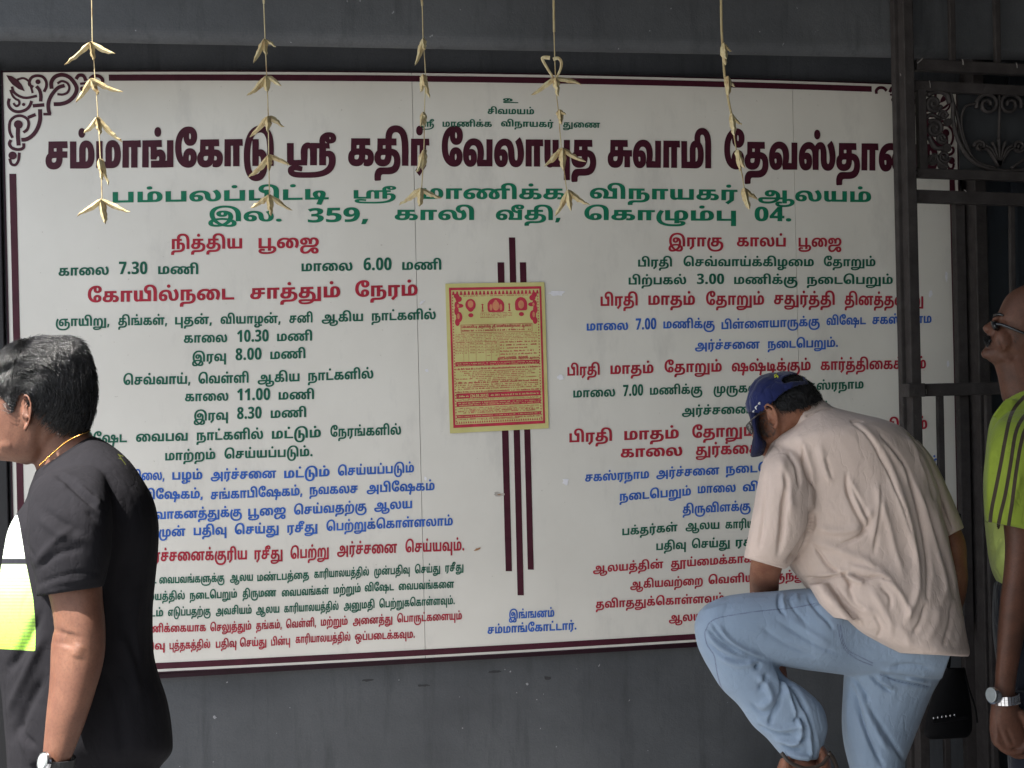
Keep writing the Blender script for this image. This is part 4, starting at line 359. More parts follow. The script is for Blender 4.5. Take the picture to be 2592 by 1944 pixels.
[813,[[139,-4,3109,-4,3064,15,3033,49,3017,98,17,128,3017,164,3041,221,3085,262,3145,284,180,284,3205,284,3250,272,268,259,3282,249,3301,219,3310,175,310,143,310,0,255,0,255,125,3255,145,3252,182,3242,213,233,223,3223,234,3196,244,178,244,3157,244,3118,230,3088,201,3070,157,70,126,3070,105,3076,73,3087,50,3102,37,110,34,123,35,3128,34,3139,33,145,33,3161,33,3174,51,174,63,3174,73,3164,89,152,89,3142,89,3129,76,129,63,3129,50,3138,30,144,24,99,26,3095,32,3086,54,86,67,3086,84,3101,111,3132,127,155,127,3180,127,3212,109,3226,80,226,64,3226,42,3205,11,3166,-4],[372,93,3359,93,3342,109,342,122,3342,135,3359,152,372,152,3385,152,3402,135,402,122,3402,109,3385,93],[504,-4,3480,-4,3444,15,3425,53,425,82,3425,109,3444,150,3477,178,3519,192,542,192,3561,192,3591,185,3618,170,633,159,610,118,3598,133,3566,153,542,153,3522,153,3492,135,3475,101,475,77,3475,62,3481,43,3493,33,503,33,3510,33,3519,39,3524,49,524,57,3524,68,3511,80,501,80,3488,80,3467,65,458,55,449,88,3462,100,3495,117,516,117,3543,117,3577,87,577,58,3577,39,3561,11,3529,-4],[604,0,604,155,610,158,611,188,807,188,807,149,761,149,761,0,705,0,705,149,659,149,659,0]]],
[542,[[101,-4,3074,-4,3034,10,3013,36,13,55,3013,74,3035,101,3084,117,124,117,186,117,3205,117,3245,108,3278,86,3299,49,299,20,3299,3,3289,-27,281,-40,281,-48,3267,-67,3222,-94,3160,-107,121,-107,115,-107,3083,-107,3036,-95,3010,-71,10,-52,3010,-43,3016,-31,22,-27,3028,-23,3045,-19,62,-19,351,-19,375,-58,248,-58,229,-53,68,-53,3064,-53,3059,-55,59,-58,3059,-64,3085,-72,112,-72,124,-72,3149,-72,3186,-66,3215,-55,225,-46,227,-36,3233,-27,3241,-11,3244,8,244,19,3244,42,3227,68,3196,80,175,80,116,80,3103,80,3085,78,78,75,3072,72,3067,63,67,57,3067,46,3086,35,103,35,3116,35,3134,43,3144,62,144,80,144,149,96,149,96,100,46,95,46,188,261,188,261,149,197,149,197,82,3197,59,3188,29,178,19,3165,7,3127,-4],[333,-58,333,188,536,188,536,149,491,149,491,-58,435,-58,435,149,389,149,389,-58]]],
[303,[[219,122,3242,122,3274,103,3291,68,291,43,3291,13,3271,-25,254,-36,3242,-44,3213,-54,3177,-58,154,-58,118,-58,3100,-58,3084,-61,78,-65,3073,-69,3068,-80,68,-90,3068,-94,3068,-101,69,-104,14,-107,3013,-100,3012,-86,12,-78,3012,-62,3024,-40,35,-32,3042,-28,3058,-22,3083,-19,101,-19,146,-19,3169,-19,3198,-15,3216,-7,223,-1,3229,6,3236,26,236,41,3236,55,3229,73,3215,83,205,83,3196,83,3182,77,176,72,174,110,3183,115,3205,122],[25,0,25,188,228,188,228,149,182,149,182,0,126,0,126,149,80,149,80,0],[151,220,3139,220,3122,236,122,249,3122,262,3139,279,151,279,3164,279,3181,262,181,249,3181,236,3164,220]]],
[121,[[16,94,3016,125,3027,187,3049,244,65,267,111,267,3097,242,3076,185,3065,124,65,93,3065,63,3076,2,3096,-55,111,-81,65,-81,3049,-57,3027,0,3016,62]]],
[191,[[11,0,11,38,72,101,3089,117,3109,140,3118,159,118,170,3118,178,3111,189,3099,195,91,195,3078,195,3053,182,40,170,10,206,3021,216,3046,232,3077,241,97,241,3121,241,3155,224,3174,195,174,177,3174,157,3158,125,3130,93,109,73,83,48,83,46,179,46,179,0]]],
[121,[[105,92,3105,61,3094,-2,3072,-59,55,-81,10,-81,3024,-56,3045,0,3056,61,56,92,3056,123,3045,183,3025,241,9,267,55,267,3072,243,3094,185,3105,123]]],
[608,[[497,192,3528,192,3570,165,3592,115,592,80,3592,39,3570,-13,551,-29,3538,-40,3503,-53,3459,-58,432,-58,118,-58,3100,-58,3084,-61,78,-65,3073,-69,3068,-80,68,-90,3068,-94,3068,-101,69,-104,14,-107,3013,-100,3012,-86,12,-78,3012,-62,3024,-40,35,-32,3042,-28,3058,-22,3083,-19,101,-19,426,-19,3455,-19,3496,-11,3523,10,3536,49,536,79,3536,105,3525,138,3506,153,493,153,3485,153,3473,149,469,144,3463,137,3458,117,458,101,458,0,403,0,403,99,3403,118,3401,139,396,145,3394,149,3385,153,379,153,3374,153,3365,149,362,145,3357,139,3355,118,355,101,355,0,299,0,299,107,3299,125,3305,151,3316,170,324,176,3333,184,3357,192,372,192,3390,192,3415,182,3433,162,441,147,422,149,3431,163,3451,182,3478,192],[93,-4,3069,-4,3033,15,3014,53,14,81,3014,117,3046,167,3103,192,138,192,3169,192,3213,177,3241,150,3254,114,254,95,3254,80,3248,51,243,39,310,39,330,0,186,0,184,30,3191,41,3198,70,198,88,3198,109,3183,138,3154,153,134,153,3112,153,3080,133,3064,99,64,77,3064,62,3070,43,3082,34,92,34,3099,34,3108,39,3113,49,113,57,3113,68,3101,80,90,80,3077,80,3056,65,47,55,38,88,3051,100,3084,117,105,117,3133,117,3166,87,166,58,3166,39,3150,11,3118,-4]]]]
TITLE_GLYPHS = [[1,288,[[104,-4,3074,-4,3032,10,3011,36,11,56,3011,75,3034,103,3084,118,126,118,270,118,270,78,118,78,3103,78,3088,76,82,74,3077,71,3072,64,72,59,3072,48,3090,39,105,39,3117,39,3135,46,3145,64,145,80,145,146,100,146,100,101,43,95,43,190,270,190,270,146,206,146,206,84,3206,62,3195,29,183,18,3170,7,3132,-4]]],
[3,398,[[95,-4,3069,-4,3032,16,3012,54,12,82,3012,119,3046,169,3106,194,143,194,3175,194,3221,178,3250,151,3264,115,264,94,3264,83,3259,55,254,43,312,43,312,190,375,190,375,0,190,0,188,33,3194,44,3200,71,200,86,3200,107,3185,135,3157,150,138,150,3117,150,3086,133,3070,101,70,78,3070,65,3075,47,3086,38,94,38,3101,38,3109,43,3113,52,113,58,3113,69,3102,78,93,78,3081,78,3061,65,52,54,41,87,3056,100,3090,118,112,118,3140,118,3174,88,174,59,3174,40,3157,11,3122,-4]]],
[4,323,[[214,194,3248,194,3290,166,3310,120,310,92,3310,64,3294,29,281,19,3272,12,3249,4,3218,0,196,0,23,0,23,190,86,190,86,43,137,43,137,117,3137,140,3148,167,158,176,3168,185,3197,194],[219,150,3215,150,3208,147,206,145,3202,141,3200,130,200,119,200,43,205,43,3220,43,3238,52,3247,74,247,92,3247,110,3242,136,3229,150]]],
[6,323,[[214,194,3248,194,3290,166,3310,120,310,92,3310,64,3294,29,281,19,3272,12,3249,4,3218,0,196,0,23,0,23,190,86,190,86,43,137,43,137,117,3137,140,3148,167,158,176,3168,185,3197,194],[219,150,3215,150,3208,147,206,145,3202,141,3200,130,200,119,200,43,205,43,3220,43,3238,52,3247,74,247,92,3247,110,3242,136,3229,150],[162,219,3147,219,3128,236,128,250,3128,265,3147,282,161,282,3176,282,3194,265,194,250,3194,236,3176,219]]],
[7,577,[[493,123,3518,123,3550,103,3566,67,566,43,3566,14,3545,-31,3509,-63,485,-74,3454,-88,3379,-102,3294,-107,246,-107,216,-107,3183,-107,3132,-106,3092,-101,78,-96,3057,-89,3034,-67,34,-48,3034,-34,3049,-14,3081,-3,106,-3,3130,-3,3173,-11,187,-15,179,-53,3165,-50,3141,-46,3119,-43,110,-43,3100,-43,3091,-46,91,-50,3091,-54,3105,-60,3136,-63,3188,-65,226,-65,242,-65,3271,-65,3331,-63,3388,-56,3438,-43,458,-31,3479,-20,3504,16,504,43,3504,61,3489,80,475,80,3468,80,3453,74,448,70,443,111,3453,117,3477,123],[23,0,23,190,86,190,86,43,181,43,181,107,3181,125,3188,152,3201,172,210,179,3220,186,3243,194,258,194,3269,194,3288,187,293,183,293,190,500,190,500,146,456,146,456,0,392,0,392,146,351,146,351,0,288,0,288,109,3288,122,3284,141,3275,150,267,150,3262,150,3254,147,252,144,3246,138,3244,117,244,101,244,0],[497,284,3535,284,3571,257,571,236,3571,215,3541,192,511,192,3481,192,3456,216,456,235,3456,248,3471,273,481,282,514,271,3504,261,3494,247,494,238,3494,233,3498,226,3505,223,510,223,3517,223,3524,230,524,235,3524,242,3512,248,504,248,3495,248,3474,244,466,240,3457,234,3445,218,445,205,3445,198,3448,185,451,179,403,170,3399,179,3395,198,395,211,3395,223,3405,248,3430,270,3469,284]]],
[8,243,[[23,0,23,190,237,190,237,146,193,146,193,0,130,0,130,146,86,146,86,0]]],
[10,109,[[-27,284,3001,284,3043,268,57,254,3067,245,3080,220,3086,183,86,156,86,0,23,0,23,145,3023,163,3021,196,3013,223,4,231,2999,236,2984,241,-26,241,2961,241,2945,232,2939,218,-61,209,2939,200,2943,182,-51,172,-114,172,2882,179,2878,201,-122,210,2878,230,2895,258,2922,276,2956,284]]],
[12,322,[[104,-4,3074,-4,3033,10,3011,36,11,56,3011,75,3034,103,3084,118,126,118,207,118,3224,118,3252,116,3274,110,283,104,3296,97,3311,73,311,56,3311,27,3275,-4,240,-4,3231,-4,3208,-2,199,0,208,42,3213,41,3222,40,228,40,3239,40,3252,49,252,58,3252,65,3244,73,3231,77,3216,78,207,78,118,78,3103,78,3088,76,82,74,3077,71,3072,64,72,59,3072,48,3090,39,105,39,3117,39,3135,46,3145,64,145,80,145,146,100,146,100,101,43,95,43,190,269,190,269,146,206,146,206,84,3206,62,3195,29,183,18,3170,7,3132,-4]]],
[15,243,[[119,-71,79,-35,130,13,130,146,86,146,86,0,23,0,23,190,237,190,237,146,193,146,193,0],[122,219,3107,219,3088,236,88,250,3088,265,3107,282,121,282,3136,282,3154,265,154,250,3154,236,3136,219]]],
[18,415,[[23,0,23,190,254,190,254,146,189,146,189,113,3199,118,3220,123,232,123,3255,123,3283,108,3296,84,296,72,3296,62,3292,48,289,43,325,43,324,0,126,0,126,43,227,43,3230,47,3233,55,233,62,3233,71,3223,80,214,80,3208,80,3196,76,189,71,189,57,126,57,126,146,86,146,86,0],[305,0,304,43,329,43,329,190,392,190,392,0],[208,219,3193,219,3174,236,174,250,3174,265,3193,282,207,282,3222,282,3240,265,240,250,3240,236,3222,219]]],
[19,275,[[167,-4,3133,-4,3077,15,3036,51,3014,104,14,139,3014,173,3037,226,3078,264,3135,284,169,284,3200,284,3244,269,3269,238,269,214,3269,198,3253,169,3219,152,192,152,3167,152,3134,168,3118,196,118,212,3118,224,3125,245,130,253,186,253,3180,249,3169,228,169,217,3169,203,3183,193,190,193,3201,193,3209,206,209,216,3209,221,3204,234,3190,242,177,242,3176,242,3160,242,152,240,3138,240,3111,226,3088,200,3075,163,75,139,3075,113,3089,75,3113,50,3142,38,156,38,3162,38,3171,37,172,37,3186,37,3200,47,3205,59,205,65,3205,74,3196,88,185,88,3176,88,3165,75,165,64,3165,52,3175,31,180,27,125,29,3120,38,3113,56,113,71,3113,86,3129,113,3161,129,187,129,3215,129,3249,111,3265,82,265,66,3265,46,3244,14,3201,-4]]],
[20,394,[[165,-106,3123,-106,3067,-78,3034,-30,3019,32,19,67,19,74,3019,111,3035,175,3066,227,3113,264,3175,284,214,284,3238,284,3285,274,304,264,3320,255,3345,232,3362,198,3372,149,372,114,372,0,308,0,308,105,3308,127,3303,169,3291,204,278,216,3268,227,3235,240,212,240,3186,240,3144,224,3112,195,3091,153,3080,100,80,69,3080,27,3094,-25,3119,-53,3149,-63,165,-63,3185,-63,3210,-51,3225,-29,3232,1,232,19,3232,38,3225,61,3212,72,202,72,3196,72,3185,68,179,63,176,105,3185,110,3208,115,217,115,3240,115,3276,94,3295,50,295,17,3295,-13,3278,-59,3244,-90,3196,-106],[124,0,124,190,187,190,187,0]]],
[21,324,[[104,-4,3074,-4,3033,10,3011,36,11,56,3011,75,3034,103,3084,118,126,118,191,118,3228,118,3283,102,3313,64,313,32,3313,6,3291,-28,274,-39,3260,-47,3226,-56,3185,-60,160,-60,121,-60,3106,-60,3090,-63,84,-67,3080,-70,3074,-81,74,-90,3074,-94,3075,-101,75,-104,13,-107,3012,-100,3011,-85,11,-77,3011,-61,3024,-38,35,-30,3042,-25,3059,-19,3083,-17,101,-17,147,-17,3167,-17,3201,-14,3228,-7,237,1,3243,7,3251,24,251,36,3251,48,3242,64,3226,74,3205,78,192,78,118,78,3103,78,3088,76,82,74,3077,71,3072,64,72,59,3072,48,3090,39,105,39,3117,39,3135,46,3145,64,145,80,145,146,100,146,100,101,43,95,43,190,269,190,269,146,206,146,206,84,3206,62,3195,29,183,18,3170,7,3132,-4]]],
[22,109,[[-61,284,2968,284,3016,272,35,258,3051,247,3074,214,3086,163,86,124,86,0,23,0,23,116,3023,140,3018,180,3007,210,-3,220,2988,230,2961,241,-59,241,2913,241,2883,217,-117,192,2883,186,2886,172,-111,166,-171,166,2826,173,2822,189,-178,198,2822,228,2852,266,2905,284]]],
[23,393,[[95,-4,3069,-4,3032,16,3012,54,12,82,3012,110,3033,152,3069,180,3117,194,144,194,3172,194,3209,183,222,173,3234,163,3250,137,3258,102,259,78,3259,70,3261,58,3265,50,268,47,3272,43,3282,39,288,39,3298,39,3310,48,3316,67,316,84,3316,100,3309,131,3294,161,282,175,335,205,3359,177,3380,119,380,89,3380,63,3360,21,3319,-4,287,-4,3267,-4,3238,3,228,10,3213,20,3198,52,195,76,3194,87,3192,108,3186,127,180,134,3174,142,3155,150,140,150,3120,150,3088,133,3069,101,69,78,3069,65,3074,47,3085,38,94,38,3101,38,3109,43,3113,52,113,58,3113,69,3102,78,92,78,3081,78,3061,65,52,54,41,87,3056,100,3090,118,112,118,3140,118,3174,89,174,59,3174,40,3157,11,3122,-4]]],
[24,357,[[126,0,126,190,189,190,189,43,271,43,271,190,334,190,334,0],[86,-4,3072,-4,3050,4,41,12,3035,18,3026,35,3022,59,22,75,22,190,85,190,85,76,3085,64,3087,48,92,44,3094,42,3101,39,106,39,3117,39,3129,50,134,59,135,16,3126,7,3104,-4],[271,-94,271,24,334,24,334,-94]]],
[25,338,[[104,-4,3074,-4,3032,10,3011,36,11,56,3011,75,3034,103,3084,118,126,118,330,118,330,78,118,78,3103,78,3088,76,82,74,3077,71,3072,64,72,59,3072,48,3090,39,105,39,3117,39,3135,46,3145,64,145,80,145,146,100,146,100,101,43,95,43,190,270,190,270,146,206,146,206,84,3206,62,3195,29,183,18,3170,7,3132,-4],[235,0,235,92,297,89,297,0]]],
[26,500,[[95,-4,3069,-4,3032,16,3012,54,12,82,3012,110,3033,152,3068,180,3114,194,140,194,3164,194,3199,181,3226,158,237,144,210,142,3220,159,3243,182,3272,194,292,194,3308,194,3332,185,341,177,3354,166,3366,130,366,105,366,84,3366,67,3370,52,374,47,3378,43,3388,39,395,39,3404,39,3416,48,3423,67,423,84,3423,100,3415,131,3400,161,389,175,441,205,3465,177,3486,119,486,89,3486,63,3466,21,3426,-4,393,-4,3373,-4,3345,3,334,10,3325,16,3311,35,3304,64,304,85,304,111,3304,121,3302,138,298,144,3295,147,3289,150,283,150,3278,150,3270,147,268,144,3263,139,3260,122,260,109,260,0,196,0,196,81,3196,97,3190,128,179,138,3172,143,3153,150,138,150,3117,150,3086,133,3070,101,70,78,3070,65,3075,47,3085,38,94,38,3101,38,3109,43,3113,52,113,58,3113,69,3102,78,92,78,3081,78,3061,65,52,54,41,87,3056,100,3090,118,112,118,3140,118,3174,89,174,59,3174,40,3157,11,3122,-4],[250,219,3235,219,3217,236,217,250,3217,265,3235,282,250,282,3264,282,3283,265,283,250,3283,236,3264,219]]],
[27,474,[[95,-4,3069,-4,3032,16,3012,54,12,81,3012,116,3049,166,3116,194,161,194,3183,194,3220,188,3253,175,268,165,276,159,3303,140,3334,96,334,65,3334,41,3318,11,3285,-4,262,-4,3237,-4,3203,13,3186,45,186,67,3186,86,3201,119,3225,147,239,156,248,164,3261,173,3291,184,3332,190,361,190,468,190,468,146,424,146,424,0,361,0,361,146,351,146,3336,146,3313,143,3295,138,3282,131,277,127,3265,120,3250,100,3243,78,243,66,3243,51,3253,38,260,38,3267,38,3274,45,3277,57,277,65,3277,84,3256,118,235,131,3221,141,3187,150,163,150,3136,150,3097,134,3074,107,71,90,3070,87,3070,80,70,77,3070,65,3075,47,3086,38,94,38,3101,38,3109,43,3113,52,113,58,3113,69,3102,78,93,78,3081,78,3061,65,52,54,41,87,3056,100,3090,118,112,118,3140,118,3174,88,174,59,3174,40,3157,11,3122,-4]]]]
# ------------------------------------------------------------------ notice board
FD = {'lines': [['mgcb'[l[0]], l[1], l[2]] for l in LINES], 'poster': POSTER}
def flat(ct):
    p = [((ct[i]-(3000 if ct[i] > 1500 else 0))*3, ct[i+1]*3, ct[i] <= 1500) for i in range(0, len(ct), 2)]; n = len(p); q = []
    for i in range(n):
        a, b = p[i], p[(i+1) % n]; q.append(a)
        if not a[2] and not b[2]: q.append(((a[0]+b[0])/2, (a[1]+b[1])/2, 1))
    k = next((i for i, a in enumerate(q) if a[2]), 0); q = q[k:]+q[:k]; out = []; i = 0; n = len(q)
    while i < n:
        a = q[i]
        if a[2]: out.append((a[0], a[1])); i += 1
        else:
            s = out[-1]; e = q[(i+1) % n]
            for t in (.25, .5, .75): out.append(((1-t)**2*s[0]+2*t*(1-t)*a[0]+t*t*e[0], (1-t)**2*s[1]+2*t*(1-t)*a[1]+t*t*e[1]))
            i += 1
    r = []
    for a in out:
        if not r or abs(a[0]-r[-1][0])+abs(a[1]-r[-1][1]) > .6: r.append(a)
    if abs(r[0][0]-r[-1][0])+abs(r[0][1]-r[-1][1]) < .6: r.pop()
    return r
def offset(c, ox, oy):                             # letters made heavier
    a = np.array(c); pr = np.roll(a, 1, 0); nx = np.roll(a, -1, 0); t = nx-pr; l = np.linalg.norm(t, axis=1)+1e-9
    return [tuple(v) for v in a+np.stack([-t[:, 1]/l*ox, t[:, 0]/l*oy], 1)]
def wind(c, q):
    a = np.array(c)[None]; b = np.roll(a, -1, 1); q = q[:, None, :]
    up = (a[..., 1] <= q[..., 1]) & (b[..., 1] > q[..., 1]); dn = (a[..., 1] > q[..., 1]) & (b[..., 1] <= q[..., 1])
    cr = (b[..., 0]-a[..., 0])*(q[..., 1]-a[..., 1])-(q[..., 0]-a[..., 0])*(b[..., 1]-a[..., 1])
    return ((up & (cr > 0)).astype(int)-(dn & (cr < 0)).astype(int)).sum(1)
def tess(cs):
    v = []; e = []
    for c in cs:
        n = len(v); v += [Vector(p) for p in c]; e += [(n+i, n+(i+1) % len(c)) for i in range(len(c))]
    vo, _, fo, *_x = geometry.delaunay_2d_cdt(v, e, [], 0, 1e-4)
    vo = np.array([tuple(p) for p in vo]); fo = [list(f) for f in fo]
    cen = np.array([vo[f].mean(0) for f in fo]); w = sum(wind(c, cen) for c in cs)
    return vo, [f for f, k in zip(fo, w) if k != 0]
def glyph(gd, ox, oy):
    adv, cs = gd; cs = [flat(c) for c in cs]; cs = [c for c in cs if len(c) > 2]
    if ox or oy:
        # outer rings run clockwise in this font: push them out, holes in
        cs = [offset(c, ox, oy) for c in cs]
    return adv, tess(cs) if cs else (np.zeros((0, 2)), [])
G = [glyph([x[0]*3, x[1]], 10, -2) for x in GLYPHS]
GT = {x[0]: glyph([x[1]*3, x[2]], 26, 10) for x in TITLE_GLYPHS}
def word(seq, tab):                                # -> verts (font units), faces, ink extents
    x = 0; V = []; Fc = []; n = 0
    for i in seq:
        if i < 0: x += 420; continue
        adv, (v, f) = tab[i]
        if len(v): V.append(np.column_stack([v+[x, 0], np.full(len(v), float(len(V) % 5))])); Fc += [[k+n for k in g] for g in f]; n += len(v)
        x += adv
    V = np.vstack(V); used = sorted({k for g in Fc for k in g}); return V, Fc, V[used][:, 0].min(), V[used][:, 0].max()
board = empty('notice_board', (0.87, -.03, ZB), 'large white enamel notice board lettered in maroon, green, red and blue Tamil', 'sign')
s1 = at(1053, 648, YS)[0]; s2 = at(2012, 500, YS)[0]
for a, b in ((XL+.004, s1-.0008), (s1+.0008, s2-.0008), (s2+.0008, XR-.004)):
    X = np.linspace(a, b, 14); m = MB(); vs = []
    for x in X: vs += [(x, YS, zbot(x)+.004), (x, YS, ztop(x)-.004), (x, -.012, ztop(x)-.004), (x, -.012, zbot(x)+.004)]
    fs = [(4*i+k, 4*i+(k+1) % 4, 4*i+4+(k+1) % 4, 4*i+4+k) for i in range(13) for k in range(4)]+[(0, 1, 2, 3), (55, 54, 53, 52)]
    m.add(vs, fs); m.build('panel', M_BOARD, board)
def ribbon(name, pts, w, mat, parent, y, closed=False):
    pts = np.array(pts, float); t = np.gradient(pts, axis=0)
    if closed: t = np.roll(pts, -1, 0)-np.roll(pts, 1, 0)
    t /= np.linalg.norm(t, axis=1)[:, None]+1e-9; n = np.stack([-t[:, 1], t[:, 0]], 1); w = np.broadcast_to(w, (len(pts),))[:, None]
    a = pts+n*w/2; b = pts-n*w/2; k = len(pts)
    return [(p[0], y, p[1]) for p in a]+[(p[0], y, p[1]) for p in b], [(i, i+1, k+i+1, k+i) for i in range(k-1)]
# edging round the board, a real angle strip a few mm proud
X = np.linspace(XL, XR, 26); m = MB()
for x0, x1 in zip(X[:-1], X[1:]):
    for zf, s in ((ztop, -1), (zbot, 1)):
        z0, z1 = zf(x0), zf(x1); e = .0042*s
        m.add([(x0, YS-.003, z0), (x1, YS-.003, z1), (x1, YS-.003, z1+e), (x0, YS-.003, z0+e), (x0, -.004, z0-.002*s), (x1, -.004, z1-.002*s), (x1, -.02, z1+e), (x0, -.02, z0+e)],
              [(0, 1, 2, 3) if s > 0 else (3, 2, 1, 0), (0, 4, 5, 1), (3, 2, 6, 7)])
m.box((XL-.001, YS-.003, zbot(XL)-.002), (XL+.004, -.004, ztop(XL)+.002)); m.box((XR-.004, YS-.003, zbot(XR)-.002), (XR+.001, -.004, ztop(XR)+.002))
m.build('edging', M_EDGE, board)
m = MB(); m.box((XL+.01, -.028, ZB-.016), (XR-.01, .001, ZB-.001)); m.build('shade_strip', M_EDGE, board)  # dark strip standing in for the shadow under the board
YL = YS-.0012
def band(name, za, zb, x0, x1):
    X = np.linspace(x0, x1, 24); v = []
    for x in X: v += [(x, YL, za(x)), (x, YL, zb(x))]
    return mk(name, v, [(2*i, 2*i+1, 2*i+3, 2*i+2) for i in range(23)], INK['m'], board)
ORN = 0.348; ORV = .345
band('border_line', lambda x: ztop(x)-.013, lambda x: ztop(x)-.033, XL+ORN-.02, XR-.325)
band('border_line', lambda x: zbot(x)+.013, lambda x: zbot(x)+.033, XL+ORN-.02, XR-.325)
for xa in (XL+.016, XR-.016-.021): mk('border_line', [(xa, YL, ZB+ORV), (xa+.021, YL, ZB+ORV), (xa+.021, YL, ZT-ORV), (xa, YL, ZT-ORV)], [(0, 1, 2, 3)], INK['m'], board)
ORNS = [((260,245,350,225,430,270,460,340,490,450),34),((500,360,440,320,450,250,490,205,560,188,640,205,690,270,695,350,660,430),44),
 ((545,345,590,400,612,480,610,575),52),((180,350,205,430,290,495,400,520,555,490),40),((140,530,125,600,150,670,220,720,310,725,400,690,450,630,475,565),46),
 ((155,400,190,490,240,540,280,560,290,610,250,645,215,620,205,595),34),((490,640,665,625),54),((600,690,600,850,560,980,490,1080,400,1140,320,1150),60),
 ((420,815,535,770),50),((350,1040,410,990,430,900,400,830,320,790,230,800,160,860,140,950,150,1040,190,1120),42),((270,960,268,1100,280,1235),60),
 ((165,1150,140,1210,180,1270,270,1295,350,1270,355,1200),46),((145,1430,170,1510,230,1525,275,1460,290,1340),42),
 ((775,385,770,290,820,210,920,175,1030,205,1110,290,1150,380,1120,480,1030,570,920,610,805,615),60),((860,305,930,270,1010,300,1040,370,1010,440,940,470,860,465),36),
 ((970,335,870,370,780,470,730,580,725,680,745,765),56),((650,765,765,765),40),((1140,240,1180,185,1250,190,1290,265),52),((1200,310,1290,300),34),
 ((1345,240,1400,195,1480,195,1535,240,1535,295),52)]
DOTS = [(570,280,36),(355,620,24),(275,920,62),(190,1385,58),(1235,385,34)]
LEAF = [(95,180),(180,195),(265,250),(330,330),(372,422),(280,390),(185,320),(130,250)]
def ornpts(pl): return [(lambda p: (p[0]-XL, ZT-p[2]))(at(x/5.925, 160+y/5.925, YL)) for x, y in pl]
for sx, sz in ((0, 0), (1, 0), (0, 1), (1, 1)):
    m = MB(); lay = [0]
    def tr(u, v): return (XR-u if sx else XL+u), (ZB+v if sz else ZT-v)
    for pl, wd in ORNS:
        q = spline(ornpts([(pl[i], pl[i+1]) for i in range(0, len(pl), 2)]), 8); lay[0] += 1
        v, f = ribbon('', [tr(*p) for p in q], wd*.95/5.925/766, None, None, YL-lay[0]*.00004); m.add(v, f)
    for x, y, r in DOTS:
        c = ornpts([(x, y)])[0]; rr = r/5.925/766; m.add([(lambda t: (t[0], YL-.001, t[1]))(tr(c[0]+rr*math.cos(a*math.pi/10), c[1]+rr*math.sin(a*math.pi/10))) for a in range(20)], [tuple(range(20))])
    q = ornpts(LEAF); m.add([(lambda t: (t[0], YL-.0011, t[1]))(tr(*p)) for p in q], [tuple(range(len(q)))])
    m.build('corner_scroll', INK['m'], board)
for li, (c, h, ws) in enumerate(FD['lines']):
    V = []; Fc = []; n = 0; tab = GT if c == 'm' else G
    xb = np.array([w_[1] for w_ in ws]+[w_[2] for w_ in ws], float); yb = np.array([w_[3] for w_ in ws]*2, float)
    for wi, (seq, x0, x1, y, hs) in enumerate(ws):
        v, f, a, b = word(seq, tab); sc = h*hs/(575.0 if c == 'm' else 562.0)
        px = x0+(v[:, 0]-a)/(b-a)*(x1-x0)
        cx = (x0+x1)/2
        if len(ws) > 1:
            j = wi+1 if wi+1 < len(ws) else wi-1; sl_ = (ws[j][3]-y)/(((ws[j][1]+ws[j][2])/2)-cx)
            sl_ = max(-.08, min(.05, sl_))
        else: sl_ = .01 if y < 300 else (.018 if y < 450 else -.02 if y < 1100 else -.05)
        lean = .024
        py = y+(px-cx)*sl_-v[:, 1]*sc; px = px-lean*v[:, 1]*sc*0
        mk('word', [at(a_, b_, YL-c_*.00015) for a_, b_, c_ in zip(px, py, v[:, 2])], f, INK['l' if (c == 'g' and h <= 20) else c], board)
# the upright bars of the lamp device in the middle
for (xa, xb, ya), (xc, xd, yc) in (((1259, 1276, 664), (1280, 1296, 1446)), ((1288, 1304, 601), (1310, 1326, 1507)), ((1315.5, 1331.5, 664), (1336, 1351, 1442))):
    q = [at(xa, ya, YL), at(xb, ya, YL), at(xd, yc, YL), at(xc, yc, YL)]
    mk('upright_bar', q, [(0, 1, 2, 3)], INK['m'], board)
# torn tape and flaked paint
M_TAPE = plain('old_tape', (.70, .69, .72), .35, .5, nz=60, var=.1).m; M_RUST = plain('rust_flake', (.30, .15, .07), .8, nz=90).m; M_SMEAR = plain('grime_smear', (.40, .365, .325), .7, nz=40, var=.2).m
M_SHADE_GRIME = plain('wall_shade_grime', (.028, .028, .030), .8, nz=120).m
M_SCUFF = plain('wall_scuff', (.24, .24, .25), .8, nz=90).m
def scrap(name, px, py, rx, ry, mat, rot=0, y=YL-.0004):
    v = []; n = 14
    for k in range(n):
        a = 2*math.pi*k/n; r = 1+random.uniform(-.35, .3); x = rx*r*math.cos(a); z = ry*r*math.sin(a)
        v.append(at(px+x*math.cos(rot)-z*math.sin(rot), py+x*math.sin(rot)+z*math.cos(rot), y))
    return mk(name, v, [tuple(range(n))], mat, board)
for a in ((1408, 742, 22, 8), (1432, 1218, 8, 9), (1080, 938, 5, 4), (1068, 765, 8, 3, -.6), (1419, 955, 9, 6), (1700, 1080, 4, 3), (2396, 700, 3, 14), (2355, 745, 5, 10), (2400, 920, 3, 9), (1077, 1212, 4, 6)): scrap('tape_scrap', *a[:4], M_TAPE, a[4] if len(a) > 4 else 0)
for a in ((543, 1815, 9, 6), (575, 1727, 3, 4), (1335, 1731, 6, 5), (1010, 1721, 2.5, 2.5), (1171, 1843, 2.5, 3), (1368, 1844, 2, 3), (1359, 1771, 2.5, 2.5), (1376, 1757, 1.5, 2.5), (1163, 1764, 1.5, 2), (1292, 1700, 3, 4), (1517, 1684, 2, 6), (1593, 1773, 2, 4), (1460, 1693, 1.5, 2), (455, 1940, 3, 2), (1640, 1900, 2, 2)): scrap('paint_scuff', a[0], a[1], a[2]*.6, a[3]*.6, M_SCUFF, .5, -.0012).parent = w
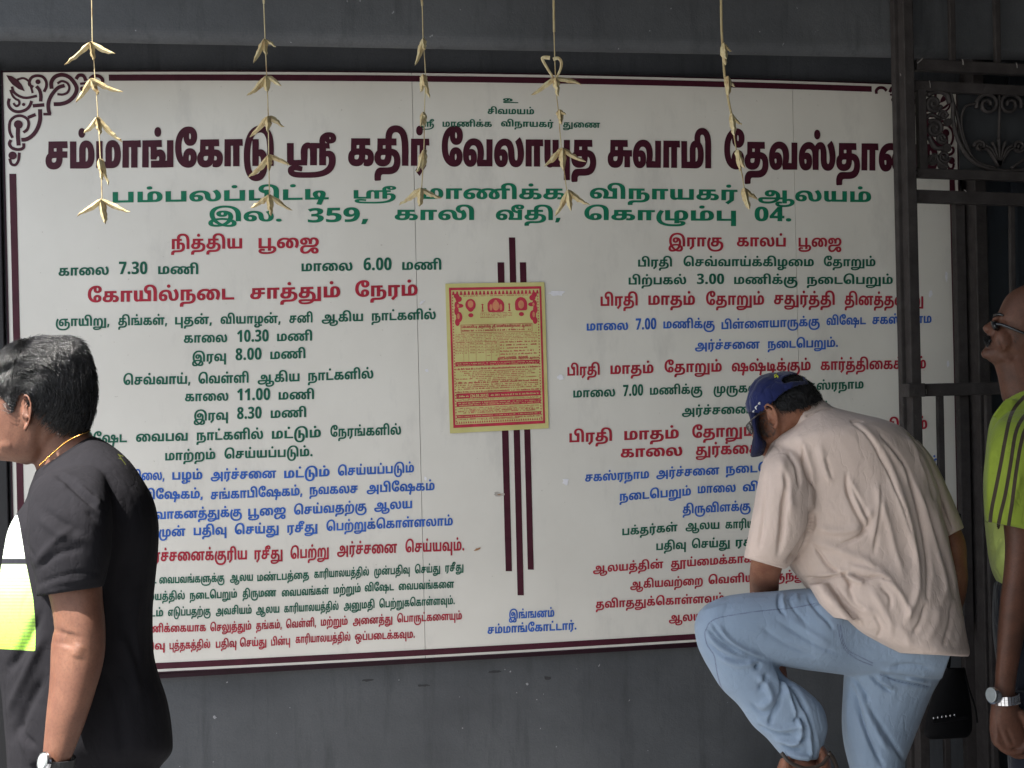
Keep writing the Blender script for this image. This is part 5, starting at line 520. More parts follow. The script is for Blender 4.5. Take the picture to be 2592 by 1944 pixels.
for a in ((1072, 1735, 16, 3), (1255, 1700, 20, 4), (930, 1722, 14, 3), (1385, 1716, 10, 5)): scrap('shade_grime_mark', *a, M_SHADE_GRIME, -.05, -.0009).parent = w  # dark marks below the board: mostly its shadow painted on, some grime
scrap('paint_flake', 1262, 1252, 13, 6, M_SMEAR); scrap('paint_flake', 1264, 1252, 7, 1.6, M_RUST, 0, YL-.0007)
scrap('paint_flake', 1209, 1390, 9, 2.4, M_RUST, -.35, YL-.0007)

# ------------------------------------------------------------------ yellow poster stuck on the board
ps = empty('poster', tuple(at(1255, 900, YS)), 'yellow paper poster printed in red, pasted in the middle of the notice board', 'poster')
def paper_mat():
    n = NT('yellow_paper'); a = n.noise(12, 5); n.col(n.ramp(a, [(.3, (.50, .45, .165)), (.7, (.56, .51, .215))])); n.set(Roughness=.6); n.bump(n.noise(9, 4), .5, .006); return n.m
M_PAP = paper_mat(); M_RED = ink('poster_red', (.42, .035, .06), .6); M_PALE = ink('poster_light_red', (.52, .21, .11), .6)
YP = YS-.0045
# corner pixels of the sheet
CT = [(1127, 718), (1378, 714), (1389, 1084), (1139, 1097)]
CW = [at(x, y, YP) for x, y in CT]
def pp(u, v, dy=0):                                # u, v in 0..1 from the top left of the sheet
    a = CW[0]*(1-u)+CW[1]*u; b = CW[3]*(1-u)+CW[2]*u; q = a*(1-v)+b*v; q = q.copy()
    q[1] += dy-.0025*math.exp(-((v-.98)/.05)**2-((u-.1)/.1)**2)-.0012*math.sin(9*u)*math.sin(5*v); return q
N_ = 22; v = [pp(i/N_, j/N_) for j in range(N_+1) for i in range(N_+1)]; k = len(v)
v += [p+np.array([0, .0006, 0]) for p in v]
f = [(j*(N_+1)+i, (j+1)*(N_+1)+i, (j+1)*(N_+1)+i+1, j*(N_+1)+i+1) for j in range(N_) for i in range(N_)]
f += [tuple(a+k for a in reversed(q)) for q in f]; mk('sheet', v, f, M_PAP, ps, True)
def prect(mb, u0, v0, u1, v1, dy=-.0008, n=10):
    U = np.linspace(u0, u1, n); q = []
    for u in U: q += [pp(u, v0, dy), pp(u, v1, dy)]
    mb.add(q, [(2*i, 2*i+1, 2*i+3, 2*i+2) for i in range(n-1)])
m = MB()
prect(m, .035, .028, .965, .045); prect(m, .035, .945, .965, .965)
for u in (.035, .945):
    for j in range(10): prect(m, u, .045+j*.09, u+.02, .045+(j+1)*.09, -.0008, 2)
m.build('frame_print', M_RED, ps)
m = MB()
for i in range(23):
    u = .062+i*.0385; m.add([pp(u, .078, -.0008), pp(u+.03, .078, -.0008), pp(u+.021, .053, -.0008), pp(u+.009, .053, -.0008)], [(0, 1, 2, 3)])
for i in range(38):
    u = .066+i*.0232; m.add([pp(u, .938, -.0008), pp(u+.016, .938, -.0008), pp(u+.008, .922, -.0008)], [(0, 1, 2)])
for j in range(44):
    vv = .09+j*.0192
    for u in (.062, .922): m.add([pp(u, vv, -.0008), pp(u, vv+.012, -.0008), pp(u+.014, vv+.006, -.0008)], [(0, 1, 2)])
m.build('garland_print', M_RED, ps)
m = MB()                                           # bars of reversed print
for a, b in ((.527, .556), (.737, .772), (.792, .826), (.881, .902)): prect(m, .075, a, .925, b)
m.build('red_band', M_RED, ps)
def blob(mb, u, v, ru, rv, n=20, dy=-.0008, arch=False):
    q = []
    for k in range(n):
        a = 2*math.pi*k/n; s = math.sin(a); c_ = math.cos(a)
        if arch and s > 0: c_ = math.copysign(abs(c_)**.25, c_); s = s**.4
        q.append(pp(u+ru*c_, v+rv*s, dy))
    mb.add(q, [tuple(range(n))])
m = MB(); blob(m, .245, .145, .052, .040); blob(m, .245, .170, .03, .022); blob(m, .50, .150, .085, .048, arch=True); blob(m, .755, .145, .062, .046, arch=True)
for s in (-1, 1):
    for (du, vv, ru, rv) in ((.40, .085, .035, .018), (.38, .105, .04, .02), (.40, .145, .03, .025), (.37, .15, .045, .014), (.405, .185, .028, .03), (.38, .225, .04, .035), (.40, .26, .03, .025)): blob(m, .5+s*du*.98, vv, ru*.8, rv)
    blob(m, .5+s*.255, .215, .026, .014); blob(m, .5+s*.135, .165, .006, .02, 8); blob(m, .5+s*.135, .145, .013, .004, 8); blob(m, .5+s*.135, .188, .014, .004, 8)
m.build('picture_print', M_PALE if False else M_RED, ps)
m = MB()
blob(m, .245, .14, .028, .024, dy=-.0012); blob(m, .5, .155, .035, .032, dy=-.0012); blob(m, .5, .125, .014, .010, dy=-.0014)
for s in (-1, 1): blob(m, .5+s*.05, .165, .014, .022, dy=-.0012); blob(m, .5+s*.38, .15, .012, .012, dy=-.0012, n=8); blob(m, .5+s*.38, .22, .014, .02, dy=-.0012, n=8)
blob(m, .755, .15, .03, .028, dy=-.0012)
m.build('figure_print', M_PALE, ps)
def ptext(seq, u0, u1, v, h, dy=-.001):            # a line of small print, v is its baseline
    V_, F_, a, b = word(seq, G); q = [pp(u0+(x-a)/(b-a)*(u1-u0), v-y/562.*h, dy) for x, y, _k in V_]; return q, F_
m = MB(); q, f_ = ptext(FD['poster'][0], .15, .85, .300, .0145); m.add(q, f_); q, f_ = ptext(FD['poster'][2], .50, .92, .519, .0105); m.add(q, f_)
m.build('print_line', M_RED, ps)
m = MB(); q, f_ = ptext(FD['poster'][1], .215, .395, .767, .0165, -.0014); m.add(q, f_); m.build('date_line', M_PAP, ps)
def smallprint(mb, u0, u1, v, h, dens=.86, dy=-.001):
    u = u0
    while u < u1:
        w_ = random.uniform(.004, .011); hh = h*1.35*random.uniform(.55, 1.1)
        if random.random() < dens:
            mb.add([pp(u, v-hh, dy), pp(u+w_*.8, v-hh*random.uniform(.8, 1), dy), pp(u+w_*.8, v, dy), pp(u, v+h*random.uniform(0, .25), dy)], [(0, 1, 2, 3)])
        u += w_+(.010 if random.random() < .16 else .0015)
m = MB()
for a, b, vv, h in ((.17, .83, .088, .004), (.34, .66, .204, .003), (.34, .66, .214, .003), (.34, .66, .224, .003), (.34, .60, .234, .003), (.15, .84, .323, .008)): smallprint(m, a, b, vv, h)
for j in range(6): smallprint(m, .085, .91 if j < 5 else .5, .345+j*.0105, .003)
for j, e in enumerate((.90, .90, .80, .87, .92, .80)):
    smallprint(m, .53, e, .405+j*.0205, .007)
    if j < 4:
        for a, b in ((.075, .15), (.172, .20), (.225, .275), (.295, .36)): smallprint(m, a, b, .408+j*.0205, .004)
    if j < 5: smallprint(m, .395, .43, .408+j*.0205, .003); smallprint(m, .45, .51, .408+j*.0205, .004)
smallprint(m, .075, .91, .580, .0095, .95); smallprint(m, .075, .91, .672, .0095, .95); smallprint(m, .075, .91, .732, .007, .95)
for j, (a, b) in enumerate(((.12, .88), (.16, .84), (.11, .90), (.22, .78), (.075, .92), (.3, .7))): smallprint(m, a, b, .594+j*.0125, .0045)
for j, (a, b) in enumerate(((.075, .90), (.1, .90), (.095, .89))): smallprint(m, a, b, .686+j*.013, .0055)
for vv in (.779, .786): smallprint(m, .09, .9, vv, .003)
for j, (a, b, h) in enumerate(((.1, .9, .004), (.15, .85, .004), (.09, .91, .006), (.14, .86, .006))): smallprint(m, a, b, .840+j*.0105, h)
smallprint(m, .085, .91, .914, .006); smallprint(m, .3, .7, .9195, .003)
m.build('small_print', M_RED, ps); 
m = MB()
for vv in (.540, .551, .752, .785): pass
for vv, h, d in ((.541, .004, .9), (.552, .003, .9), (.761, .008, .95), (.806, .005, .9), (.819, .005, .9), (.893, .004, .9)): smallprint(m, .09 if vv != .761 else .42, .91, vv, h, d, -.0013)
smallprint(m, .09, .20, .761, .008, .95, -.0013)
m.build('reversed_print', M_PAP, ps)
m = MB()
for a, b, c_, d_ in ((.14, .278, .86, .2805), (.14, .332, .86, .3345)): prect(m, a, b, c_, d_)
for u in (.14, .857): prect(m, u, .28, u+.004, .333, -.0008, 2)
for u in (.16, .21, .285, .385, .44, .52): prect(m, u, .392, u+.002, .527, -.0008, 2)
for j in range(4): prect(m, .075, .393+j*.0205, .52, .3942+j*.0205)
m.build('ruled_line', M_RED, ps)

# ------------------------------------------------------------------ gate folded back against the wall
YG = -.42
gt = empty('entrance_gate', tuple(at(2290, 1000, YG)), 'dark brown iron gate with a cast scroll panel, open in front of the board', 'gate')
def xq(px, py): return at(px, py, YG)
def gbar(name, p0, p1, w, t=.03, y=0):             # along two measured points, w in px
    a = at(p0[0], p0[1], YG+y); b = at(p1[0], p1[1], YG+y); wm = w/F*((a-CAM)@FW)
    d = b-a; a = a; m = MB(); m.bar(a, b, wm if abs(d[2]) > abs(d[0]) else t, t if abs(d[2]) > abs(d[0]) else wm, (0, 1, 0) if abs(d[2]) > abs(d[0]) else (0, 0, 1))
    return bevel(m.build(name, M_IRON, gt), .003)
def zat(p, z): return p
def down(px, py, z):                               # measured point and the px where its plumb line meets height z
    q = at(px, py, YG); t = topx([[q[0], q[1], z]])[0]; return tuple(t)
pt = down(2299, 500, 3.38); pb = down(2299, 500, .02)
gbar('post', pb, pt, 27, .06); 
gbar('post_flange', down(2277, 500, .02), down(2277, 500, 3.38), 20, .03, .025)
gbar('rail', (2315, 165), (2760, 186), 28, .035); gbar('rail', (2302, 217), (2760, 240), 26, .03)
gbar('rail', (2312, 438), (2760, 455), 24, .03); gbar('rail', (2312, 497), (2760, 512), 32, .035)
gbar('rail', (2318, 988), (2780, 976), 32, .035)
gbar('stile', (2329, 205), (2335, 432), 22, .028)
M_CHIP = plain('chipped_paint', (.22, .20, .19), .7, nz=90).m
for x0, y0, x1, y1, r_ in ((2322, 160, 2336, 147, 1.6), (2436, 150, 2438, 164, 1.8), (2572, 158, 2575, 172, 1.5), (2352, 203, 2355, 222, 1.1), (2318, 432, 2319, 442, 1.6), (2343, 985, 2345, 998, 1.5), (2440, 480, 2446, 486, 1.3), (2278, 186, 2280, 192, 1.2)):
    m = MB(); m.tube([at(x0, y0, YG-.019), at((x0+x1)/2+1, (y0+y1)/2, YG-.019), at(x1, y1, YG-.019)], r_/F*4.6, 5, .5); m.build('paint_chip', M_CHIP, gt)
gbar('hinge_plate', (2287, 988), (2330, 987), 34, .075)
for x in (2378, 2500, 2590, 2680): gbar('bar', down(x, 1100, .1), (x, 990), 17, .018)
for x in (2411, 2525, 2640): gbar('bar', (x, 180), down(x, 100, 3.35), 16, .018)
for x in (2560, 2675): gbar('bar', down(x, 760, 1.55), (x, 500), 14, .016, .03)
gbar('stile', down(2429, 760, .1), (2424, 497), 27, .03, .035)
gbar('rail', down(2300, 1500, .14), down(2780, 1500, .14), 34, .035)
# scroll panel: strips of flat iron bent to curls
def scroll(pl, r=.0065, name='scroll', sub=8):
    q = spline([tuple(at(x, y, YG)) for x, y in pl], sub); m = MB(); m.tube(q, r, 6, 1.6); return m.build(name, M_IRON, gt, True)
def curl(cx, cy, r0, a0, turns, s=1):
    return [(cx+s*r0*(1-.8*k/14)*math.cos(a0+turns*2*math.pi*k/14), cy+r0*(1-.8*k/14)*math.sin(a0+turns*2*math.pi*k/14)) for k in range(15)]
scroll([(2405, 232), (2412, 270), (2412, 300), (2420, 340), (2438, 380), (2465, 410), (2505, 428), (2550, 432), (2600, 430)])
scroll([(2405, 232), (2424, 300), (2436, 350), (2452, 385), (2478, 412), (2520, 425)], .005)
for s, cx in ((1, 2500), (-1, 2556)):
    scroll(curl(cx, 265, 30, math.pi*.9, 1.6, s)); 
scroll([(2470, 262), (2445, 270), (2433, 300), (2438, 345), (2455, 385)], .005)
scroll([(2586, 262), (2612, 280), (2620, 330), (2604, 390), (2560, 426)], .005)
for k in range(-3, 4): scroll([(2528, 420), (2528+k*9, 380), (2528+k*17, 350+abs(k)*9)], .006, 'leaf_rib', 4)
scroll([(2528, 225), (2530, 290), (2528, 350)], .0045)
for cx, cy, r in ((2362, 262, 21), (2364, 326, 22), (2388, 292, 12), (2384, 350, 13), (2390, 396, 15), (2356, 402, 11), (2480, 370, 15), (2580, 370, 15)): scroll(curl(cx, cy, r, random.uniform(0, 6), 1.5), .0075 if r > 18 else .006)
scroll([(2348, 240), (2372, 232), (2396, 240), (2404, 262)], .008); scroll([(2345, 300), (2356, 290), (2380, 300)], .006)
scroll([(2350, 345), (2366, 372), (2385, 376)], .008); scroll([(2345, 415), (2365, 392), (2376, 410), (2398, 424)], .007)
m = MB()
for cx, cy, r in ((2362, 262, 14), (2364, 326, 15), (2398, 310, 9), (2395, 375, 11), (2360, 408, 11), (2385, 418, 12)):
    c = at(cx, cy, YG); rr = r/F*5.; m = MB(); m.add([(c[0]+rr*math.cos(a), c[1]+dy, c[2]+rr*math.sin(a)) for dy in (-.008, .004) for a in np.linspace(0, 2*math.pi, 12, endpoint=False)], [tuple(range(12)), tuple(range(23, 11, -1))]+[(k, (k+1) % 12, 12+(k+1) % 12, 12+k) for k in range(12)]); m.build('rosette', M_IRON, gt)
M_BACK = plain('cast_iron_sheet', (.030, .032, .036), .6, nz=14).m
q0, q1, q2, q3 = at(2425, 225, YG+.03), at(2760, 240, YG+.03), at(2760, 445, YG+.03), at(2430, 432, YG+.03)
m = MB(); m.add([q0, q1, q2, q3]+[p+np.array([0, .006, 0]) for p in (q0, q1, q2, q3)], [(0, 1, 2, 3), (7, 6, 5, 4), (0, 4, 5, 1), (1, 5, 6, 2), (2, 6, 7, 3), (3, 7, 4, 0)]); m.build('backing_sheet', M_BACK, gt)
# metal door beyond the board
dx0 = XR+.035; dr = empty('metal_door', (dx0, -.02, 0), 'dark blue-grey metal door beside the notice board behind the gate', 'door')
m = MB(); m.box((dx0, -.10, .02), (dx0+.045, -.003, 2.78)); bevel(m.build('jamb', M_IRON, dr), .004)
m = MB(); m.box((dx0+.045, -.03, .05), (3.38, -.003, 2.70)); m.build('sheet', M_DARKDOOR, dr)
for x in (dx0+.17, dx0+.42, dx0+.67):
    m = MB(); m.box((x, -.048, .08), (x+.025, -.03, 2.66)); bevel(m.build('rib', M_DARKDOOR, dr), .003)

# ------------------------------------------------------------------ palm leaf garlands
def leaf_mat():
    n = NT('dry_palm_leaf'); a = n.noise(70, 5, .7, stretch=(1, 1, .3)); n.col(n.ramp(a, [(.30, (.20, .10, .04)), (.44, (.42, .32, .16)), (.7, (.55, .50, .31))]))
    n.set(Roughness=.45); n.b.inputs['Specular IOR Level'].default_value = .6; n.b.inputs['Transmission Weight'].default_value = 0; n.bump(a, .4, .002); return n.m
M_LEAF = leaf_mat()
GR = [
 ('first garland from the left, brightly sunlit, of five folded palm leaf birds on a string', [(232,0),(233,60),(234,108),(238,160),(240,190),(245,250),(248,300),(252,360),(254,403),(257,460),(258,506)],
  [((231,108),(163,164),(292,135),(237,154)),((232,201),(192,259),(312,233),(248,241)),((248,298),(212,336),(311,359),(254,342)),((254,403),(259,456),(276,469),(260,440)),((258,506),(195,546),(330,537),(267,567))]),
 ('second palm leaf garland from the left, crossing the end of the first maroon word', [(667,-5),(669,50),(671,101),(675,194),(679,296),(680,394),(682,495)],
  [((670,101),(641,160),(699,118),(673,141)),((674,194),(626,243),(713,217),(677,234)),((679,296),(633,348),(719,322),(679,336)),((681,394),(628,449),(734,418),(681,434)),((682,495),(635,527),(739,534),(686,547))]),
 ('middle palm leaf garland, its birds seen edge on, above the seam of the board', [(1067,-5),(1069,25),(1071,100),(1077,190),(1074,285),(1073,380),(1067,478)],
  [((1071,100),(1051,166),(1078,102),(1074,129)),((1071,190),(1065,234),(1087,249),(1076,220)),((1071,285),(1063,320),(1077,297),(1074,318)),((1073,381),(1055,437),(1081,385),(1070,430)),((1065,478),(1009,518),(1118,500),(1062,523))]),
 ('fourth palm leaf garland from the left, with a looped bow at its top', [(1401,-5),(1403,110),(1408,230),(1413,280),(1421,376),(1434,480)],
  [((1406,199),(1345,242),(1473,214),(1413,245)),((1416,279),(1421,316),(1432,292),(1421,316)),((1423,376),(1378,422),(1483,410),(1427,433)),((1437,482),(1403,546),(1494,519),(1445,534))]),
 ('rightmost palm leaf garland, on a broad twisted strip next to the gate post', [(1825,-5),(1826,60),(1829,120),(1835,200),(1845,260),(1853,300),(1862,370),(1878,440),(1884,480)],
  [((1831,111),(1838,150),(1851,131),(1836,165)),((1841,195),(1846,240),(1861,219),(1845,242)),((1851,289),(1856,320),(1878,316),(1860,344)),((1867,381),(1872,425),(1886,426),(1874,434)),((1882,477),(1888,520),(1919,504),(1896,531))])]
DG = 3.74
for gi, (lab, st, nodes) in enumerate(GR):
    top = P(st[0][0], st[0][1], DG); hook = np.array([top[0]-.01, top[1], 3.40])
    gar = empty('leaf_garland', tuple(hook), lab, 'garland', 'palm leaf garlands hanging in a row from the porch roof')
    pts = spline([tuple(P(x, y, DG)) for x, y in st], 4); pts = np.vstack([hook, pts])
    m = MB(); wdt = np.full(len(pts), .0016)
    if gi == 4: wdt = np.full(len(pts), .0036); wdt[-10:] = .0018
    m.tube(pts, wdt, 5, .5); 
    if gi in (1, 2, 3): m.tube(pts[:3 if gi == 1 else 5], .0032, 5, .4)
    m.build('string', M_LEAF, gar)
    if gi == 3:
        for pl in ([(1406, 205), (1390, 180), (1374, 152), (1376, 146), (1392, 147)], [(1404, 205), (1418, 178), (1421, 158), (1413, 147), (1400, 150)]):
            m = MB(); q = spline([tuple(P(x, y, DG-.004)) for x, y in pl], 4); m.tube(q, np.linspace(.003, .0055, len(q)), 5, .35); m.build('bow_loop', M_LEAF, gar)
    for (ax, ay), L, R_, T in nodes:
        m = MB(); A = P(ax, ay, DG-.004)
        def strip(e, w0, fold, dd):                # a folded, tapering strip of leaf
            n = 9; V_ = []; sag = random.uniform(-.009, .003)
            e3 = P(e[0], e[1], DG+dd); d = e3-A; ln = np.linalg.norm(d); d /= ln; s = np.cross(d, FW); s /= np.linalg.norm(s)
            for i in range(n):
                t = i/(n-1); w_ = w0*random.uniform(.75, 1.2)*(math.sin(min(1, t*2.2+.25)*math.pi/2))*(1-t)**.6+.0005; c = A+d*ln*t+np.array([0, 0, sag*math.sin(t*math.pi)])+s*.0022*random.uniform(-1, 1)*t
                V_ += [c-s*w_, c-FW*fold*(1-t*.7), c+s*w_, c+FW*.001]
            f_ = []
            for i in range(n-1):
                for k_ in range(4): f_.append((4*i+k_, 4*i+(k_+1) % 4, 4*i+4+(k_+1) % 4, 4*i+4+k_))
            f_ += [(3, 2, 1, 0), tuple(4*(n-1)+k_ for k_ in range(4))]; m.add(V_, f_)
        L1 = math.hypot(L[0]-ax, L[1]-ay); R1 = math.hypot(R_[0]-ax, R_[1]-ay)
        strip(L, .0095 if L1 > 40 else .0065, .012, random.uniform(-.03, .03)); strip(R_, .0085 if R1 > 40 else .0055, .010, random.uniform(-.03, .03)); strip(T, .0115, .016, -.01)
        m.build('leaf_bird', M_LEAF, gar)
# ------------------------------------------------------------------ people: lofted forms fused into continuous skins and clothes
def loft(rings, n=26, sub=5, p=2.0):
    """rings: (x1,y1,x2,y2,depth,halfthickness[,dd]) the two measured edges of the form and its depth; closed mesh"""
    R_ = spline([tuple(r[:6]) for r in rings], sub); m = MB(); k = len(R_)
    V_ = []; 
    for r in R_:
        a = P(r[0], r[1], r[4]); b = P(r[2], r[3], r[4]); c = (a+b)/2; u = (b-a)/2; w_ = (c-CAM)/np.linalg.norm(c-CAM)*max(r[5], .002)
        for i in range(n):
            t = 2*math.pi*i/n; ct, st = math.cos(t), math.sin(t)
            V_.append(c+u*math.copysign(abs(ct)**(2/p), ct)+w_*math.copysign(abs(st)**(2/p), st))
    f_ = [(i*n+j, i*n+(j+1) % n, (i+1)*n+(j+1) % n, (i+1)*n+j) for i in range(k-1) for j in range(n)]
    for e in (0, k-1):
        c = np.mean(V_[e*n:(e+1)*n], 0); V_.append(c); ci = len(V_)-1
        f_ += [(ci, e*n+(j+1) % n, e*n+j) if e == 0 else (ci, e*n+j, e*n+(j+1) % n) for j in range(n)]
    m.add(V_, f_); return m
def ball(px, py, d, rx, ry, rz, rot=0, n=20):      # ellipsoid, rx, ry in px, rz in metres
    m = MB(); V_ = []; h = n//2; c = P(px, py, d); s = d/F; ray = (c-CAM)/np.linalg.norm(c-CAM)
    for i in range(h+1):
        th = math.pi*i/h
        for j in range(n):
            ph = 2*math.pi*j/n; x = rx*s*math.sin(th)*math.cos(ph); y = ry*s*math.cos(th); z = rz*math.sin(th)*math.sin(ph)
            V_.append(c+RT*(x*math.cos(rot)-y*math.sin(rot))+UP*(x*math.sin(rot)+y*math.cos(rot))+ray*z)
    m.add(V_, [(i*n+j, (i+1)*n+j, (i+1)*n+(j+1) % n, i*n+(j+1) % n) for i in range(h) for j in range(n)]); return m
def pipe(pts, r, n=10, flat=1.0):                  # tube through (px,py,depth), r in px
    q = spline([tuple(P(*p)) for p in pts], 6); dd = np.mean([p[2] for p in pts])
    rr = np.interp(np.linspace(0, 1, len(q)), np.linspace(0, 1, len(np.atleast_1d(r))), np.atleast_1d(r))*dd/F
    m = MB(); m.tube(q, rr, n, flat); return m
def fuse(parts, voxel, smooth=4, name='x', fac=.5):
    m = MB()
    for p_ in parts: m.add(p_.v, p_.f)
    me = bpy.data.meshes.new(name); me.from_pydata(m.v, [], m.f); me.update()
    bm = bmesh.new(); bm.from_mesh(me); bmesh.ops.remove_doubles(bm, verts=bm.verts, dist=1e-6); bmesh.ops.recalc_face_normals(bm, faces=bm.faces); bm.to_mesh(me); bm.free()
    o = bpy.data.objects.new(name, me); C.objects.link(o)
    r = o.modifiers.new('r', 'REMESH'); r.mode = 'VOXEL'; r.voxel_size = voxel
    if smooth: s = o.modifiers.new('s', 'SMOOTH'); s.iterations = smooth; s.factor = fac
    dg = bpy.context.evaluated_depsgraph_get(); out = bpy.data.meshes.new_from_object(o.evaluated_get(dg)); bpy.data.objects.remove(o); bpy.data.meshes.remove(me)
    out.name = name; return out
def vc(me): a = np.empty(len(me.vertices)*3); me.vertices.foreach_get('co', a); return a.reshape(-1, 3)
def vn(me): a = np.empty(len(me.vertices)*3, dtype=np.float32); me.vertex_normals.foreach_get('vector', a); return a.reshape(-1, 3).astype(float)
def setv(me, V_): me.vertices.foreach_set('co', V_.ravel()); me.update()
def pdist(q, pl):                                  # distance of points q to a polyline and how far along
    pl = np.array(pl, float); best = np.full(len(q), 1e9); al = np.zeros(len(q)); n = len(pl)-1
    for i in range(n):
        a, b = pl[i], pl[i+1]; ab = b-a; t = np.clip(((q-a)@ab)/(ab@ab+1e-9), 0, 1); d = np.linalg.norm(q-(a+t[:, None]*ab), axis=1)
        k = d < best; best[k] = d[k]; al[k] = (i+t[k])/n
    return best, al
def sculpt(me, strokes, noise=0.0, nscale=18, seed=0):
    """folds: (width px, height mm (+ out, - in), [points]) seen from the camera side"""
    V_ = vc(me); N = vn(me); q = topx(V_); face = np.clip(N@(-FW)*1.6+.25, 0, 1); D = np.zeros(len(V_))
    for w_, a, pl in strokes:
        pl = spline(pl, 5) if len(pl) > 2 else np.array(pl, float); lo = pl.min(0)-3*w_; hi = pl.max(0)+3*w_
        k = np.where((q[:, 0] > lo[0]) & (q[:, 0] < hi[0]) & (q[:, 1] > lo[1]) & (q[:, 1] < hi[1]))[0]
        if not len(k): continue
        d, al = pdist(q[k], pl); tp = np.clip(np.minimum(al, 1-al)*5+.25, 0, 1); D[k] += a/1000*np.exp(-(d/w_)**2)*tp
    V2 = V_+N*(D*face)[:, None]
    if noise:
        r = np.random.default_rng(seed); S = np.zeros(len(V_))
        for o_ in range(3):
            for _ in range(7):
                k = r.normal(size=3); k /= np.linalg.norm(k); S += np.sin(V_@k*nscale*(1.9**o_)*r.uniform(.7, 1.3)+r.uniform(0, 6))/(1.8**o_)
        V2 += N*(S*noise/7)[:, None]
    setv(me, V2)
def inpoly(q, poly):
    poly = np.array(poly, float); r = np.zeros(len(q), bool); n = len(poly)
    for i in range(n):
        a, b = poly[i], poly[(i+1) % n]
        c = ((a[1] > q[:, 1]) != (b[1] > q[:, 1])) & (q[:, 0] < (b[0]-a[0])*(q[:, 1]-a[1])/(b[1]-a[1]+1e-12)+a[0]); r ^= c
    return r
def fattr(me, name, vals):
    a = me.attributes.new(name, 'FLOAT', 'POINT'); a.data.foreach_set('value', np.asarray(vals, np.float32))
def sdf(me, poly, cam_side=True):                  # signed distance in px, + inside
    V_ = vc(me); q = topx(V_); d, _ = pdist(q, list(poly)+[poly[0]]); s = np.where(inpoly(q, poly), d, -d)
    if cam_side: s = np.where(vn(me)@FW < .3, s, -50)
    return s
def lined(me, lines, cam_side=True):
    V_ = vc(me); q = topx(V_); best = np.full(len(q), 99.)
    for l in lines: best = np.minimum(best, pdist(q, spline(l, 5) if len(l) > 2 else l)[0])
    if cam_side: best = np.where(vn(me)@FW < .4, best, 99)
    return best
def cut(me, keep):                                 # keep the faces whose vertices all satisfy keep
    bm = bmesh.new(); bm.from_mesh(me); bm.verts.ensure_lookup_table()
    bmesh.ops.delete(bm, geom=[v for v, k in zip(bm.verts, keep) if not k], context='VERTS'); bm.to_mesh(me); bm.free(); me.update()
def ear(px, py, d, w, h, rot=0, face=-1):          # face -1: opens to the left
    L = []
    def e(x, y, dd): c, s = math.cos(rot), math.sin(rot); return (px+(x*c-y*s), py+(x*s+y*c), d+dd)
    f_ = -face
    rim = [e(-f_*w*.35, -h*.55, .006), e(-f_*w*.2, -h*.92, -.004), e(f_*w*.35, -h*.95, -.010), e(f_*w*.85, -h*.55, -.013), e(f_*w*.9, 0, -.012), e(f_*w*.65, h*.45, -.008), e(f_*w*.2, h*.8, -.004)]
    L.append(pipe(rim, [w*.18, w*.22, w*.25, w*.25, w*.24, w*.24, w*.28]))
    L.append(pipe([e(-f_*w*.1, h*.72, .0), e(f_*w*.05, h*.98, -.005)], [w*.42, w*.34]))
    L.append(pipe([e(-f_*w*.05, -h*.3, .002), e(f_*w*.42, -h*.45, -.006), e(f_*w*.5, 0, -.007), e(f_*w*.2, h*.35, -.002)], [w*.16, w*.16, w*.16, w*.18]))
    L.append(pipe([e(-f_*w*.45, -h*.1, .0), e(-f_*w*.42, h*.25, -.003)], [w*.22, w*.2]))
    c, s = math.cos(rot), math.sin(rot)
    L.append(ball(px+f_*w*.2*c, py+f_*w*.2*s, d+.006, w*.75, h*.8, .008, -rot))
    return L
def finger(base, dirs, lens, rad):                 # chain of world-space segments
    q = [np.array(base, float)]
    for dv, l in zip(dirs, lens): q.append(q[-1]+np.array(dv)/np.linalg.norm(dv)*l)
    m = MB(); s = spline(q, 4); m.tube(s, np.linspace(rad, rad*.72, len(s)), 10); t = s[-1]; 
    m2 = MB(); m2.tube([t-(s[-1]-s[-2])*.2, t+(s[-1]-s[-2])/np.linalg.norm(s[-1]-s[-2])*rad*.55], [rad*.72, rad*.3], 8); return [m, m2]
def hand(wrist, down_, across, palm, curl=.5, size=1.0):
    """wrist point; down_ towards the fingers, across from little finger to index, palm the way the palm faces"""
    d = np.array(down_, float); d /= np.linalg.norm(d); a = np.array(across, float); a -= d*(a@d); a /= np.linalg.norm(a); pz = np.cross(d, a); pz *= np.sign(pz@np.array(palm)) or 1
    L = []; s = size; m = MB(); V_ = []; n = 16
    for t, w_, th in ((-.03, .026, .022), (0, .027, .021), (.03, .036, .019), (.06, .042, .018), (.09, .041, .014), (.098, .034, .008)):
        c = np.array(wrist)+d*t*s
        for i in range(n): an = 2*math.pi*i/n; V_.append(c+a*w_*s*math.cos(an)+pz*th*s*math.sin(an))
    m.add(V_, [(i*n+j, i*n+(j+1) % n, (i+1)*n+(j+1) % n, (i+1)*n+j) for i in range(5) for j in range(n)]+[tuple(range(n-1, -1, -1)), tuple(5*n+j for j in range(n))]); L.append(m)
    for k, (off, ln, r) in enumerate(((-.031, .062, .0078), (-.0105, .078, .0086), (.0105, .086, .0092), (.032, .078, .009))):
        b = np.array(wrist)+d*(.085-.004*abs(k-2))*s+a*off*s; c1 = curl*(1.15-.08*k)
        D = [d*math.cos(c1*x)+pz*math.sin(c1*x)+a*off*2 for x in (.5, 1.3, 2.1)]
        L += finger(b-d*.015*s, [d]+D, [.015*s, ln*.45*s, ln*.32*s, ln*.25*s], r*s)
    tb = np.array(wrist)+d*.028*s+a*.026*s+pz*.006*s
    L += finger(tb, [d*.6+a*.8+pz*.3, d*.9+a*.35+pz*.45, d*1+a*.0+pz*.5], [.035*s, .032*s, .026*s], .0105*s); return L
